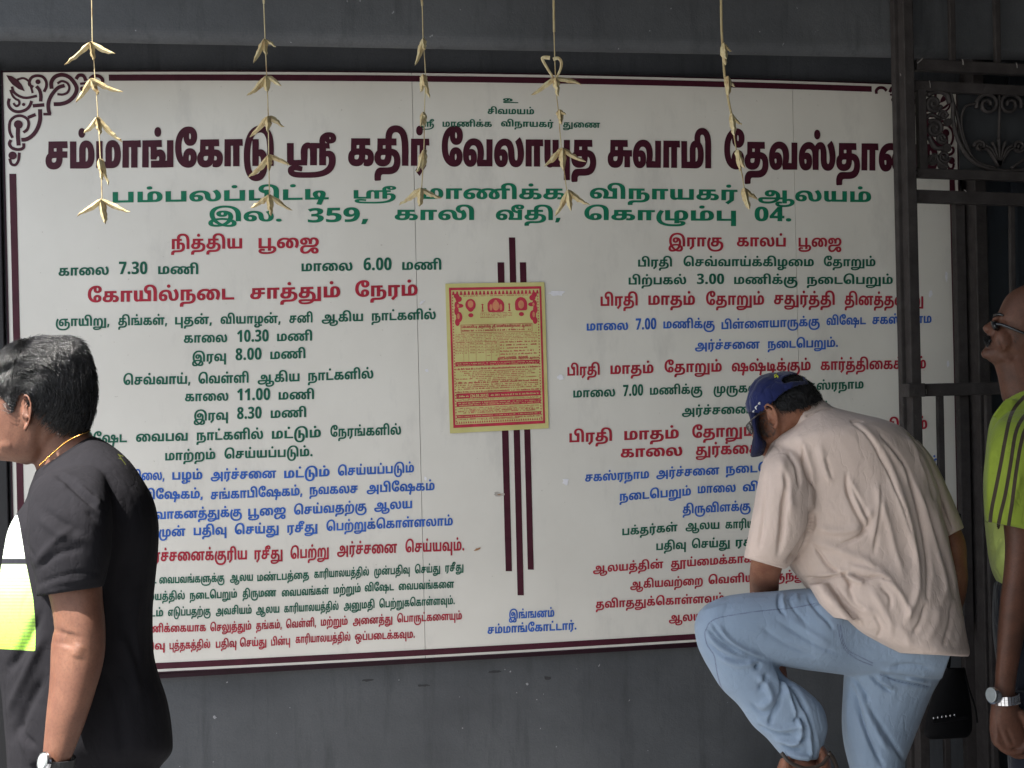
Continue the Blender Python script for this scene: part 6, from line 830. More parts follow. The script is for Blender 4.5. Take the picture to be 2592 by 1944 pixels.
def strands(name, src, parent, mat, count, length, flow, lift=.12, rad=.00035, seed=1, jitter=.35, keepf=None):
    """many short tapering hairs rooted on a surface"""
    V_ = vc(src); N = vn(src); r = np.random.default_rng(seed); idx = np.arange(len(V_)) if keepf is None else np.where(keepf)[0]
    k = r.choice(idx, count); p0 = V_[k]+r.normal(size=(count, 3))*.0015; n0 = N[k]; t = flow(p0, n0)
    t -= n0*(t*n0).sum(1)[:, None]; t /= np.linalg.norm(t, axis=1)[:, None]+1e-9
    j = r.normal(size=(count, 3))*jitter; j -= n0*(j*n0).sum(1)[:, None]; t = t+j; t /= np.linalg.norm(t, axis=1)[:, None]
    ln = length*r.uniform(.6, 1.25, count)[:, None]; li = (lift*r.uniform(.2, 1.8, count))[:, None]
    seg = [p0-n0*.001, p0+t*ln*.35+n0*ln*li*.6, p0+t*ln*.7+n0*ln*li*.75, p0+t*ln+n0*ln*li*.5]
    s = np.cross(t, n0); s /= np.linalg.norm(s, axis=1)[:, None]+1e-9; VV = np.empty((count, 10, 3))
    for i, (q, w_) in enumerate(zip(seg, (1, .9, .65, 0))):
        if i < 3:
            VV[:, i*3] = q-s*rad*w_; VV[:, i*3+1] = q+s*rad*w_; VV[:, i*3+2] = q+n0*rad*w_*1.3
        else: VV[:, 9] = q
    tri = []
    for i in (0, 3):
        for a, b in ((0, 1), (1, 2), (2, 0)): tri += [(i+a, i+b, i+3+b), (i+a, i+3+b, i+3+a)]
    tri += [(6, 7, 9), (7, 8, 9), (8, 6, 9)]; tri = np.array(tri); F_ = (tri[None]+(np.arange(count)*10)[:, None, None]).reshape(-1, 3)
    me = bpy.data.meshes.new(name); me.vertices.add(count*10); me.vertices.foreach_set('co', VV.ravel()); nf = len(F_)
    me.loops.add(nf*3); me.loops.foreach_set('vertex_index', F_.ravel().astype(np.int32)); me.polygons.add(nf); me.polygons.foreach_set('loop_start', np.arange(0, nf*3, 3, dtype=np.int32)); me.update(calc_edges=True); me.validate()
    o = link(name, me, mat, parent, True); return o

M_SKIN1 = skin('skin_warm_brown', (.155, .072, .044), (.105, .044, .028))
M_SKIN2 = skin('skin_brown', (.27, .125, .075), (.19, .075, .045))
M_SKIN3 = skin('skin_deep_brown', (.125, .054, .034), (.075, .034, .022))
def hair_mat(name, c, r=.32):
    n = NT(name); n.col(c); n.set(Roughness=r); n.b.inputs['Specular IOR Level'].default_value = .75; n.set(Anisotropic=.5); n.bump(n.noise(500, 3), .6, .001); return n.m
M_HAIR = hair_mat('black_hair', (.003, .0027, .003), .2); M_SCALP = hair_mat('hair_underlayer', (.004, .0035, .004), .65); M_SCALP.node_tree.nodes['Principled BSDF'].inputs['Specular IOR Level'].default_value = .25; M_GREYHAIR = hair_mat('greying_hair', (.045, .042, .040), .5)

# ---- man in a black T-shirt, walking out of the frame on the left
D1 = 2.80
man1 = empty('person', tuple(P(215, 1500, D1)*[1, 1, 0]), 'man with glossy black hair in a black T-shirt with lime striped front', 'person')
head = [loft([(60,868,185,868,D1,.03),(22,885,214,885,D1,.058),(-20,915,226,915,D1,.074),(-48,955,232,955,D1,.080),(-58,1000,233,1000,D1,.082),(-60,1040,226,1040,D1,.080),(-58,1070,214,1070,D1,.075),(-56,1100,190,1100,D1,.068),(-52,1130,165,1130,D1,.06),(-42,1152,140,1156,D1,.05),(-20,1164,110,1174,D1,.035)], p=2.15),
 loft([(-25,1140,95,1168,D1,.048),(-14,1158,70,1177,D1,.036)]), 
 loft([(-62,1035,-40,1030,D1,.012),(-80,1062,-50,1058,D1,.014),(-92,1086,-50,1088,D1,.017),(-72,1098,-50,1100,D1,.012)]), loft([(-68,1120,-40,1112,D1,.02),(-60,1132,-40,1140,D1,.022),(-66,1146,-40,1152,D1,.018)]),
 loft([(48,1100,228,1040,D1,.058),(66,1130,226,1068,D1,.057),(82,1165,226,1092,D1,.058),(93,1195,240,1108,D1,.064),(96,1225,262,1140,D1,.075),(95,1280,290,1190,D1,.09),(110,1500,330,1480,D1,.10),(120,1800,340,1800,D1,.10)]),
 loft([(140,1230,240,1230,2.70,.05),(118,1330,255,1330,2.62,.05),(116,1470,258,1465,2.585,.055),(128,1530,261,1525,2.58,.055),(136,1582,267,1588,2.575,.054),(129,1632,266,1650,2.575,.053),(127,1690,256,1702,2.57,.050),(123,1750,241,1752,2.565,.046),(117,1805,222,1812,2.56,.040),(112,1860,202,1866,2.56,.034),(108,1905,184,1912,2.56,.029),(105,1940,172,1944,2.56,.025)])]
head += ear(64, 1046, D1-.085, 16, 46, 0, -1)
head += hand(P(137, 1955, 2.56), -UP-.12*RT, -RT*.35+FW*-.9, RT, .55, 1.0)
me = fuse(head, .0034, 3, 'body')
sculpt(me, [(26, -5, [(176,1600),(168,1640)]), (16, 4, [(200,1630),(190,1665)]), (14, -3, [(118,1050),(100,1120),(120,1180)]), (10, 2.5, [(30,1130),(0,1128)]), (8, -2, [(130,1590),(165,1605)])], .0004, 60, 3)
link('body', me, M_SKIN1, man1, True)
# hair mass, trimmed to the hairline
HP = [(-90,990),(0,1004),(19,1023),(27,1045),(34,1045),(40,1028),(50,1003),(62,996),(74,1004),(80,1023),(87,1035),(104,1042),(121,1064),(135,1074),(157,1083),(178,1093),(200,1096),(219,1092),(232,1071),(250,1033),(256,985),(246,936),(232,900),(222,870),(186,846),(135,840),(60,850),(-10,880),(-90,930)]
hm_ = fuse([loft([(95,856,165,856,D1,.02),(55,866,196,864,D1,.046),(20,882,216,885,D1,.066),(-12,905,227,910,D1,.078),(-42,940,236,942,D1,.086),(-56,985,242,985,D1,.089),(-56,1020,240,1025,D1,.088),(-54,1050,232,1055,D1,.085),(-50,1085,221,1085,D1,.078),(-40,1110,205,1108,D1,.06)], p=2.15)], .0036, 3, 'hair')
hq = topx(vc(hm_)); cut(hm_, inpoly(hq, HP))
sculpt(hm_, [(14, 5, [(0,925),(60,880),(120,872)]), (10, 4, [(20,960),(70,930),(120,925)]), (10, -4, [(0,948),(60,910),(110,900)]), (14, 4, [(170,880),(205,905),(225,940)]), (10, -3, [(150,890),(190,915),(212,950)])], .0020, 55, 5)
hb = link('hair', hm_, M_SCALP, man1, True)
CR = P(128, 905, D1-.03)
def flow1(p, n):
    c = P(95, 1000, D1); v = p-c; x = v@RT; z = v@UP
    t = np.outer(-(x*.0)-1.0*np.ones(len(p)), RT)*0
    ang = np.stack([z, -x], 1); t = np.outer(ang[:, 0], RT)+np.outer(ang[:, 1], UP); front = np.clip((-x+.01)/.05, 0, 1)[:, None]*np.clip(z/.04, 0, 1)[:, None]
    t /= np.linalg.norm(t, axis=1)[:, None]+1e-9
    return t*(1-front*1.0)+front*(-RT*.55+FW*-.5-UP*.35)+FW*-.15-UP*.25
strands('hair_strands', hm_, hb, M_HAIR, 34000, .022, flow1, .13, .00038, 2, .26)
# shirt
sh = [loft([(100,1186,222,1104,D1,.060),(92,1192,244,1106,D1,.085),(84,1212,286,1128,D1,.125),(72,1240,326,1164,D1,.16),(60,1275,360,1212,D1,.182),(38,1306,388,1264,D1,.192),(19,1345,401,1325,D1,.196),(8,1402,400,1395,D1,.196),(-4,1478,392,1475,D1,.194),(-14,1560,386,1550,D1,.192),(-12,1640,389,1650,D1,.190),(-4,1700,403,1710,D1,.19),(4,1760,422,1770,D1,.192),(10,1820,433,1830,D1,.194),(15,1880,437,1888,D1,.192),(17,1915,430,1912,D1,.185),(18,1950,402,1948,D1,.17),(20,2000,392,2000,D1,.165)], 34, 5, 2.3),
 loft([(138,1186,236,1162,2.74,.06),(100,1206,262,1195,2.68,.085),(76,1238,276,1240,2.64,.10),(66,1290,284,1300,2.61,.104),(64,1345,284,1355,2.595,.10),(72,1400,282,1400,2.585,.092),(86,1450,274,1445,2.58,.085),(92,1490,268,1470,2.58,.080),(92,1510,264,1486,2.58,.077)], 30, 5, 2.2)]
me = fuse(sh, .0044, 4, 'shirt')
seam1 = [(138,1196),(112,1208),(92,1225),(74,1250),(66,1290),(63,1340),(69,1384),(90,1413)]
sculpt(me, [(5, -4, seam1), (8, -9, [(142,1200),(165,1215),(205,1250),(248,1292)]), (9, 8, [(160,1200),(200,1222),(240,1262),(252,1290)]), (7, -7, [(170,1204),(215,1232),(245,1262)]), (9, 7, [(150,1215),(190,1252),(240,1300)]),
 (9, -6, [(160,1225),(200,1262),(246,1318)]), (10, -5, [(110,1290),(150,1320),(200,1345)]), (11, 4, [(100,1310),(150,1350),(215,1370)]), (8, -4, [(95,1440),(150,1400),(200,1390)]), (9, 4, [(90,1425),(140,1370),(190,1330)]), (3.5, -2.5, [(96,1478),(140,1462),(200,1448),(262,1452)]), (6, 2, [(96,1495),(150,1475),(255,1465)]),
 (12, -9, [(100,1560),(60,1640),(20,1700)]), (12, 8, [(110,1610),(70,1700),(25,1800)]), (12, -8, [(108,1720),(70,1790),(35,1870)]), (10, 6, [(40,1830),(70,1900),(90,1940)]), (8, -5, [(48,1830),(60,1860),(90,1890)]), (14, 6, [(300,1600),(330,1680),(350,1760)]), (14, -6, [(270,1700),(300,1800),(310,1900)]), (16, -5, [(320,1400),(300,1500),(310,1580)]), (12, 5, [(350,1500),(340,1600),(370,1700)])], .0014, 26, 7)
# hollow under the cuff
PAN = [(-40,1304),(44,1304),(50,1330),(57,1372),(64,1417),(75,1470),(84,1515),(89,1570),(90,1600),(89,1648),(40,1645),(-40,1640)]
fattr(me, 'panel', sdf(me, PAN)+np.where(topx(vc(me))[:, 1] > 0, 0, 0)); V_ = vc(me); fattr(me, 'sleeve', ((V_-CAM)@FW < 2.665)*1.0*(topx(V_)[:, 1] < 1530)); fattr(me, 'row', topx(V_)[:, 1])
fattr(me, 'neck', lined(me, [[(93,1196),(113,1172),(140,1144),(174,1120),(200,1112),(241,1113)]], False))
fattr(me, 'piping', lined(me, [[(298,1148),(308,1162),(318,1176)], [(302,1152),(312,1155)], [(308,1160),(300,1160)]]))
n = cloth('black_jersey', (.0150, .0143, .0165), .15, 1400, .95, .3, .0, .15); n.b.inputs['Specular IOR Level'].default_value = .06; base = n.b.inputs['Base Color'].links[0].from_socket
row = n.attr('row'); pan = n.attr('panel'); slv = n.attr('sleeve')
lime = n.ramp(n.rangef(row, 1310, 1650, 0, 1), [(0, (.66, .68, .66)), (.28, (.62, .66, .60)), (.36, (.50, .62, .34)), (.62, (.36, .56, .14)), (1, (.26, .48, .05))])
st = n.rangef(n.math('SINE', n.math('MULTIPLY', row, 2*math.pi/8.6)), -.1, .6, 0, .5); lime = n.mix(st, lime, (.12, .20, .09))
bandm = n.math('MULTIPLY', n.rangef(row, 1413, 1415, 0, 1), n.rangef(row, 1427, 1429, 1, 0)); lime = n.mix(bandm, lime, (.02, .02, .025))
mask = n.rangef(pan, -.5, .5, 0, 1); c2 = n.mix(mask, base, lime)
c2 = n.mix(n.rangef(n.attr('piping'), .6, 1.6, .7, 0), c2, (.12, .13, .02)); n.l(c2, n.b.inputs['Base Color'])
link('shirt', me, n.m, man1, True)
m = MB(); q = spline([tuple(P(*p)) for p in [(100,1178,D1-.070),(141,1141,D1-.078),(169,1118,D1-.076),(194,1105,D1-.068),(216,1096,D1-.045),(228,1090,D1),(216,1094,D1+.05)]], 26)
for i in range(0, len(q)-2, 1): m.tube([q[i], q[i]+(q[i+1]-q[i])*.9], [.0016 if i % 2 else .0012, .0012], 6)
gold = NT('gold'); gold.col((.80, .45, .12)); gold.set(Metallic=1.0, Roughness=.25); m.build('necklace', gold.m, man1, True)
jean = cloth('dark_trousers', (.03, .032, .04), .2, 900)
link('trousers', fuse([loft([(30,1930,398,1930,D1,.155),(25,2050,385,2050,D1,.15),(60,2200,350,2200,D1,.13)]), loft([(60,2150,260,2150,D1-.09,.085),(60,2500,240,2500,D1-.10,.075),(70,2850,220,2850,D1-.10,.06),(70,3000,215,3000,D1-.1,.06)]), loft([(170,2150,360,2150,D1+.09,.085),(220,2500,390,2500,D1+.1,.075),(260,2850,400,2850,D1+.1,.06),(262,2990,400,2990,D1+.1,.06)])], .009, 4, 'trousers'), jean.m, man1, True)
def shoe(px, d, name='shoe', dirx=-1, par=None, mat=None):
    b = P(px, 1500, d); b[2] = 0; R3 = np.array([RT[0], RT[1], 0]); m = MB(); V_ = []; n = 16
    for t, w_, h in ((-.10, .03, .05), (-.08, .04, .085), (0, .042, .09), (.08, .045, .06), (.15, .045, .045), (.19, .03, .03)):
        for i in range(n):
            a = 2*math.pi*i/n; V_.append(b+R3*dirx*t+np.cross(R3, [0, 0, 1])*w_*math.cos(a)+np.array([0, 0, h/2+.004+h/2*math.copysign(abs(math.sin(a))**.6, math.sin(a))]))
    m.add(V_, [(i*n+j, i*n+(j+1) % n, (i+1)*n+(j+1) % n, (i+1)*n+j) for i in range(5) for j in range(n)]+[tuple(range(n-1, -1, -1)), tuple(5*n+j for j in range(n))]); return m.build(name, mat, par, True)
M_SHOE = plain('shoe_leather', (.03, .02, .016), .45).m
shoe(150, D1-.1, par=man1, mat=M_SHOE); shoe(330, D1+.1, par=man1, mat=M_SHOE)
# watch on his wrist
steel = NT('watch_steel'); steel.col((.72, .72, .74)); steel.set(Metallic=1.0, Roughness=.22); M_STEEL = steel.m
M_DIAL = plain('watch_dial', (.25, .27, .27), .15, .6, bump=0).m; M_STRAP = plain('watch_strap', (.015, .015, .017), .5).m
def ringband(name, c, axis, ra, rb, w, mat, parent, n=28, seg=0, th=.003):
    axis = np.array(axis, float); axis /= np.linalg.norm(axis); u = np.cross(axis, FW); u /= np.linalg.norm(u); v = np.cross(axis, u); m = MB(); c = np.array(c)
    for k in range(n):
        a0 = 2*math.pi*k/n; a1 = 2*math.pi*(k+(.82 if seg else 1))/n
        def pt(a, s, o): return c+axis*s*w/2+u*(ra+o)*math.cos(a)+v*(rb+o)*math.sin(a)
        cols = ((-1, -.34), (-.30, .30), (.34, 1)) if seg else ((-1, 1),)
        for s0, s1_ in cols:
            m.add([pt(a0, s0, 0), pt(a1, s0, 0), pt(a1, s1_, 0), pt(a0, s1_, 0), pt(a0, s0, th), pt(a1, s0, th), pt(a1, s1_, th), pt(a0, s1_, th)], [(0,1,2,3), (7,6,5,4), (0,4,5,1), (1,5,6,2), (2,6,7,3), (3,7,4,0)])
    return m.build(name, mat, parent)
def disc(name, c, nrm, r, th, mat, parent, n=28, up=None):
    nrm = np.array(nrm, float); nrm /= np.linalg.norm(nrm); u = np.cross(nrm, [0, 0, 1.]); u /= np.linalg.norm(u); v = np.cross(nrm, u); m = MB(); V_ = []
    for s, rr in ((0, r*.9), (th*.5, r), (th, r*.9)): V_ += [np.array(c)+nrm*s+u*rr*math.cos(a)+v*rr*math.sin(a) for a in np.linspace(0, 2*math.pi, n, endpoint=False)]
    m.add(V_, [tuple(range(n-1, -1, -1)), tuple(2*n+k for k in range(n))]+[(i*n+k, i*n+(k+1) % n, (i+1)*n+(k+1) % n, (i+1)*n+k) for i in (0, 1) for k in range(n)]); return m.build(name, mat, parent, False)
wt = ringband('watch', P(146, 1928, 2.56), UP*1+RT*.12, .0275, .031, .017, M_STRAP, man1, th=.0035)
disc('watch_case', P(118, 1930, 2.528), -FW*.75-RT*.75+UP*.25, .019, .010, M_STEEL, wt); disc('watch_dial', P(112, 1928, 2.520), -FW*.75-RT*.75+UP*.25, .015, .0055, M_DIAL, wt)

# ---- man in a cream shirt and blue cap, standing on one leg with the other foot lifted
D2 = 3.45
man2 = empty('person', tuple(P(2230, 1500, D2)*[1, 1, 0]), 'man in cream shirt, pale jeans and blue cap, bent over one raised leg', 'person')
b2 = [ball(1990, 1035, 3.38, 92, 84, .078, -.5), ball(2018, 1016, 3.38, 56, 50, .070, -.5), ball(1965, 1085, 3.38, 50, 50, .066, .6), ball(1945, 1110, 3.38, 36, 46, .045, -.3), ball(1915, 1098, 3.38, 14, 20, .016, .3),
 loft([(1962,1130,2050,1010,3.39,.055),(1985,1120,2080,1030,3.40,.058),(2030,1130,2110,1060,3.41,.07),(2100,1200,2190,1140,3.44,.10),(2130,1400,2300,1350,3.46,.12),(2200,1600,2370,1600,3.48,.13)]),
 loft([(1950,1200,2020,1200,3.34,.05),(1915,1320,2000,1320,3.33,.05),(1903,1400,1986,1415,3.35,.045),(1897,1455,1974,1465,3.40,.042),(1898,1500,1972,1508,3.48,.042),(1906,1570,1975,1580,3.57,.040),(1925,1660,1985,1660,3.60,.036),(1950,1760,2000,1755,3.60,.030)]),
 loft([(2310,1200,2365,1220,3.58,.04),(2370,1320,2422,1320,3.58,.036),(2392,1380,2444,1372,3.57,.042),(2402,1430,2448,1425,3.58,.040),(2398,1490,2449,1485,3.60,.038),(2380,1560,2428,1558,3.64,.034),(2335,1620,2375,1630,3.68,.030)]),
 loft([(2000,1880,2062,1885,3.40,.034),(2003,1915,2062,1925,3.39,.036),(1985,1948,2085,1950,3.38,.042),(1960,1985,2095,1975,3.37,.042),(1925,2020,2050,2035,3.36,.038),(1890,2050,1975,2085,3.35,.030)]),
 loft([(2060,1890,2085,1885,3.40,.03),(2070,1920,2100,1915,3.39,.03),(2060,1960,2106,1955,3.38,.034)]),
 loft([(1975,1920,2010,1910,3.37,.03),(1962,1955,2010,1950,3.37,.036),(1955,1985,2010,1990,3.36,.036)])]
b2 += ear(1952, 1055, 3.38-.088, 17, 33, -.42, -1)
b2 += hand(P(1988, 1765, 3.60), -UP+.3*RT, RT*.3+FW*-.9, -FW, .8, .95) + hand(P(2345, 1640, 3.70), -UP*.5-1.0*RT, -RT*.3-FW, -RT, .6, .95)
me = fuse(b2, .0036, 3, 'body'); sculpt(me, [(6, -3, [(1972,1042),(1980,1075),(1975,1105)]), (8, 3, [(1930,1110),(1940,1140)]), (6, 2, [(1925,1450),(1935,1470)])], .0005, 50, 4)
link('body', me, M_SKIN2, man2, True)
HP2 = [(1940,1000),(1950,960),(1985,930),(2040,925),(2075,940),(2105,975),(2110,1010),(2085,1014),(2060,1024),(2035,1036),(2010,1041),(1985,1042),(1972,1042),(1962,1032)]
hm2 = fuse([ball(1990, 1033, 3.38, 98, 88, .084, -.5), ball(2018, 1012, 3.38, 56, 52, .076, -.5)], .0038, 2, 'hair'); HQ = topx(vc(hm2)); SB = [(1922,1060),(1936,1052),(1950,1070),(1950,1092),(1938,1106),(1922,1090)]
k1 = inpoly(HQ, HP2); cut(hm2, k1); sculpt(hm2, [], .0012, 70, 8); h2 = link('hair', hm2, M_SCALP, man2, True)
strands('hair_strands', hm2, h2, M_HAIR, 5500, .009, lambda p, n: np.tile(-UP*.7+RT*.5-FW*.1, (len(p), 1)), .10, .0004, 4, .35)
sb = fuse([ball(1942, 1078, 3.318, 20, 30, .014, .4)], .0035, 2, 'sideburn'); strands('sideburn', sb, man2, M_GREYHAIR, 420, .007, lambda p, n: np.tile(-UP, (len(p), 1)), .1, .0003, 6, .6)
# cap
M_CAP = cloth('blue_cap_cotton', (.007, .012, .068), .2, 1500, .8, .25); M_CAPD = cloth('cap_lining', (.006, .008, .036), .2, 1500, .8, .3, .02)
CAPP = [(1890,1062),(1886,1022),(1898,978),(1918,950),(1945,930),(1985,926),(2045,930),(2072,955),(2062,977),(2042,972),(2015,978),(1990,990),(1965,1010),(1948,1028),(1936,1040),(1925,1044),(1908,1058),(1900,1072)]
cm = fuse([ball(1968, 1020, 3.38, 84, 77, .094, -.45), ball(1998, 992, 3.38, 62, 52, .085, -.35), loft([(1891,1040,1960,1080,3.38,.08),(1892,1010,2010,1050,3.38,.09)])], .0032, 5, 'cap'); cq = topx(vc(cm)); cut(cm, inpoly(cq, CAPP))
cq = topx(vc(cm)); HOLE = [(1981,960),(1984,954),(1999,948),(2026,944),(2031,950),(2036,962),(2020,963),(2003,965),(1985,969)]
cut(cm, ~(inpoly(cq, HOLE)))
sculpt(cm, [(2.5, -1.6, [(1998,941),(1960,960),(1925,1000),(1905,1048)]), (2.5, -1.6, [(1998,941),(1940,945),(1900,985)]), (3, -1.2, [(2040,972),(1990,988),(1945,1022)])], .0006, 40, 9)
cap = link('cap', cm, M_CAP.m, man2, True); so = cap.modifiers.new('s', 'SOLIDIFY'); so.thickness = .0025; so.offset = -1
# dark inside of the strap opening is the hair; brim
brim = loft([(1893,1042,1925,1046,3.36,.070),(1900,1066,1920,1072,3.36,.082),(1906,1090,1923,1094,3.36,.088),(1906,1106,1931,1110,3.36,.088),(1903,1122,1941,1122,3.36,.084),(1901,1140,1936,1139,3.36,.070),(1899,1153,1931,1151,3.36,.050),(1902,1158,1920,1156,3.36,.030)], 26, 5, 2.6)
me = fuse([brim], .0034, 3, 'brim'); link('brim', me, M_CAPD.m, cap, True)
yel = ink('yellow_stitching', (.55, .60, .05), .7); wht = ink('white_stitching', (.62, .60, .58), .7)
m = MB()
from mathutils.bvhtree import BVHTree
def decal(target, items, name, mat, parent, w=1.6, lift=.0016):
    bv = BVHTree.FromPolygons([tuple(v.co) for v in target.data.vertices], [tuple(p.vertices) for p in target.data.polygons]); m = MB()
    for pl in items:
        q = []
        for x, y in (spline(pl, 3) if len(pl) > 2 else pl):
            d = FW+(x-1296)/F*RT-(y-972)/F*UP; d /= np.linalg.norm(d); h = bv.ray_cast(Vector(CAM), Vector(d))
            if h[0] is not None: q.append(np.array(h[0])-d*lift)
        if len(q) > 1: m.tube(q, w/F*np.linalg.norm(q[0]-CAM), 5, .5)
    if m.v: return m.build(name, mat, parent, True)
decal(cap, [[(1960,951),(1966,946)], [(1961,955),(1968,950)], [(1963,948),(1970,953)], [(1966,945),(1969,956)]], 'emblem', yel, cap, 1.7)
decal(cap, [[(1903,1048),(1906,1040),(1909,1046)], [(1906,1043),(1909,1038)], [(1911,1030),(1915,1037),(1912,1028)], [(1911,1033),(1917,1026)], [(1919,1024),(1923,1018),(1924,1022)], [(1920,1020),(1924,1024)]], 'cap_lettering', wht, cap, 1.2)
# spectacles
M_FRAME = plain('spectacle_frame', (.03, .022, .02), .3, .6).m; gl = NT('lens_glass'); gl.col((.35, .36, .34)); gl.set(Roughness=.05, Transmission_Weight=.85, IOR=1.5)
sp = pipe([(1938,1040,3.288),(1924,1046,3.285),(1908,1058,3.285),(1896,1070,3.30)], 1.9, 8).build('spectacles', M_FRAME, man2, True)
pipe([(1896,1070,3.30),(1890,1077,3.31),(1891,1083,3.31),(1898,1094,3.31),(1903,1098,3.31),(1904,1085,3.31),(1898,1072,3.30),(1896,1070,3.30)], 2.0, 8).build('rim', M_FRAME, sp, True)
disc('lens', P(1897.5, 1083, 3.312), -FW*.35-RT-UP*.2, .012, .0015, gl.m, sp)
# shirt
sh = [pipe([(2008,1082,3.345),(2022,1056,3.325),(2040,1037,3.33),(2064,1022,3.35),(2084,1017,3.40)], [7,9,10,9,7], 10, .5), pipe([(2014,1092,3.33),(2036,1064,3.315),(2062,1045,3.33),(2096,1034,3.37)], [9,13,13,9], 10, .5), loft([(2006,1078,2074,1014,3.40,.072),(2004,1084,2086,1016,3.40,.080),(1996,1092,2112,1034,3.40,.090)]),
 loft([(2011,1078,2076,1012,3.40,.066),(1990,1090,2110,1030,3.40,.105),(1958,1108,2180,1048,3.41,.145),(1938,1130,2240,1062,3.42,.172),(1932,1160,2288,1084,3.43,.185),(1940,1215,2330,1130,3.44,.19),(1952,1275,2358,1190,3.45,.19),(1968,1335,2380,1262,3.45,.188),(1984,1390,2396,1335,3.46,.185),(1998,1432,2406,1395,3.46,.18),(2030,1474,2418,1455,3.46,.190),(2058,1510,2430,1515,3.46,.198),(2092,1550,2440,1572,3.465,.202),(2142,1590,2449,1615,3.47,.205),(2210,1628,2455,1650,3.47,.205),(2262,1652,2452,1662,3.47,.195)], 38, 5, 2.25),
 loft([(2045,1480,2110,1474,3.37,.08),(2060,1505,2135,1510,3.36,.085),(2075,1532,2170,1545,3.355,.085),(2105,1562,2200,1575,3.35,.08)]),
 loft([(1968,1108,2050,1110,3.37,.07),(1934,1160,2056,1170,3.335,.088),(1920,1215,2060,1230,3.32,.092),(1909,1275,2060,1290,3.315,.090),(1899,1330,2052,1345,3.315,.084),(1890,1375,2030,1390,3.32,.078),(1885,1400,2005,1425,3.325,.072),(1883,1411,1988,1441,3.33,.066)], 30, 5, 2.3),
 loft([(2290,1090,2325,1115,3.53,.07),(2318,1130,2362,1160,3.55,.08),(2342,1200,2392,1220,3.56,.08),(2366,1270,2416,1272,3.565,.075),(2382,1330,2434,1318,3.57,.066),(2392,1362,2440,1336,3.57,.058)], 28, 5, 2.2)]
me = fuse(sh, .0034, 4, 'shirt')
def z1(*a): return [(1860+a[i]/2.44, 1000+a[i+1]/2.44) for i in range(0, len(a), 2)]
FOLD2 = [(3, -8, z1(490,105,540,85,610,85)), (4, -5, z1(440,130,490,105)), (6, 5, z1(400,150,450,80,520,45,590,60)), (4, -5, z1(710,165,760,160,790,165)), (4, -5, z1(725,175,800,230,860,310,900,390,950,480,990,590,1040,720,1080,850)), (7, 7, z1(760,170,850,260,930,380,985,500,1040,650,1085,800,1110,950,1130,1080)),
 (6, 5, z1(880,260,960,350,1030,450,1080,560)), (6, -6, z1(900,250,990,350,1060,450,1110,590,1150,720)), (8, -9, z1(1080,220,1130,310,1160,420,1210,530,1230,640)), (7, 7, z1(1050,250,1110,330,1140,420,1190,520)),
 (8, 9, z1(960,520,1010,640,1050,760,1085,900,1120,1040,1130,1200,1080,1340,1060,1390)), (9, -9, z1(1060,480,1110,600,1150,760,1180,900,1200,1060,1190,1250)), (7, 8, z1(1120,560,1170,700,1210,840,1250,980,1290,1120,1300,1200,1280,1280)), (8, -9, z1(1180,640,1230,800,1280,950,1330,1100,1350,1250)), (6, 5, z1(1240,700,1290,880,1340,1050,1370,1200)), (7, 6, z1(900,640,950,800,990,960,1040,1100)), (8, -6, z1(905,560,900,700,880,850,860,980)), (9, 7, z1(880,560,895,640,880,780,850,900)),
 (10, 9, z1(290,380,300,480,330,600,350,720)), (11, -12, z1(300,470,320,560,300,700,290,850,270,980)), (8, 9, z1(400,260,450,380,480,500,470,650,480,760)), (7, -7, z1(420,300,430,420,460,520,500,600)), (8, -6, z1(330,360,380,440,400,560)), (9, 7, z1(520,300,560,450,600,540)), (8, -5, z1(560,380,600,520)), 
 (11, -16, z1(470,700,480,790,440,880,390,960,330,1030)), (9, 9, z1(510,820,620,840,720,830,770,810)), (10, 9, z1(470,900,560,920,680,970,800,1020,900,1090,990,1160)), (8, -9, z1(490,930,540,1010,590,1070,650,1100)), (8, -8, z1(640,930,760,880,830,800,790,700,720,560)), (9, 8, z1(700,500,760,640,800,760,850,700)), (8, -8, z1(690,480,700,600,740,700,800,820,770,880)),
 (7, -10, z1(430,1130,540,1135,650,1110,700,1100)), (6, 8, z1(500,1110,600,1110,680,1085)), (6, -14, z1(660,1100,700,1150,715,1190)), (6, 12, z1(680,1105,740,1140,800,1160)), (6, -10, z1(720,1100,800,1130,880,1120,960,1150)), (7, 9, z1(700,1050,800,1080,900,1120,1000,1200,1060,1300,1080,1390)), (8, -9, z1(700,1180,740,1280,810,1330)), (9, 9, z1(640,1160,690,1240,760,1300,850,1340)), (8, -7, z1(900,1180,960,1250,960,1320)), (8, 7, z1(840,1200,900,1290,960,1400,960,1480)), (9, -7, z1(640,1240,720,1350,790,1430)), (9, 6, z1(590,1240,650,1330,740,1420,860,1500)), (9, -6, z1(860,1350,900,1440,880,1500)),
 (10, -8, z1(1180,1300,1150,1400,1100,1480)), (10, 7, z1(1260,1300,1240,1420,1180,1520)), (9, -7, z1(1340,1300,1330,1420,1290,1540)), (8, 6, z1(1390,1350,1390,1450,1370,1560)), (8, 5, z1(1000,1420,1060,1480,1080,1560)), (4, 2.5, z1(530,1280,640,1385,760,1465,880,1545,980,1585,1180,1592,1440,1575)), (3.5, -1.5, z1(60,975,150,1005,250,1045,310,1050)), (3, -1.5, z1(200,290,270,330,290,390)), (9, 7, z1(120,700,100,850,90,960)), (9, -6, z1(190,500,180,650,170,800,150,940)),
 (9, 6, z1(1250,500,1290,640,1340,760)), (8, -6, z1(1260,640,1300,760,1340,840))]
sculpt(me, [(w_*(.6 if a < 0 else 1.1), a*(1.05 if a < 0 else .8)*(.7 if p_[0][1] > 1480 else 1), p_) for w_, a, p_ in FOLD2], .0010, 22, 11)
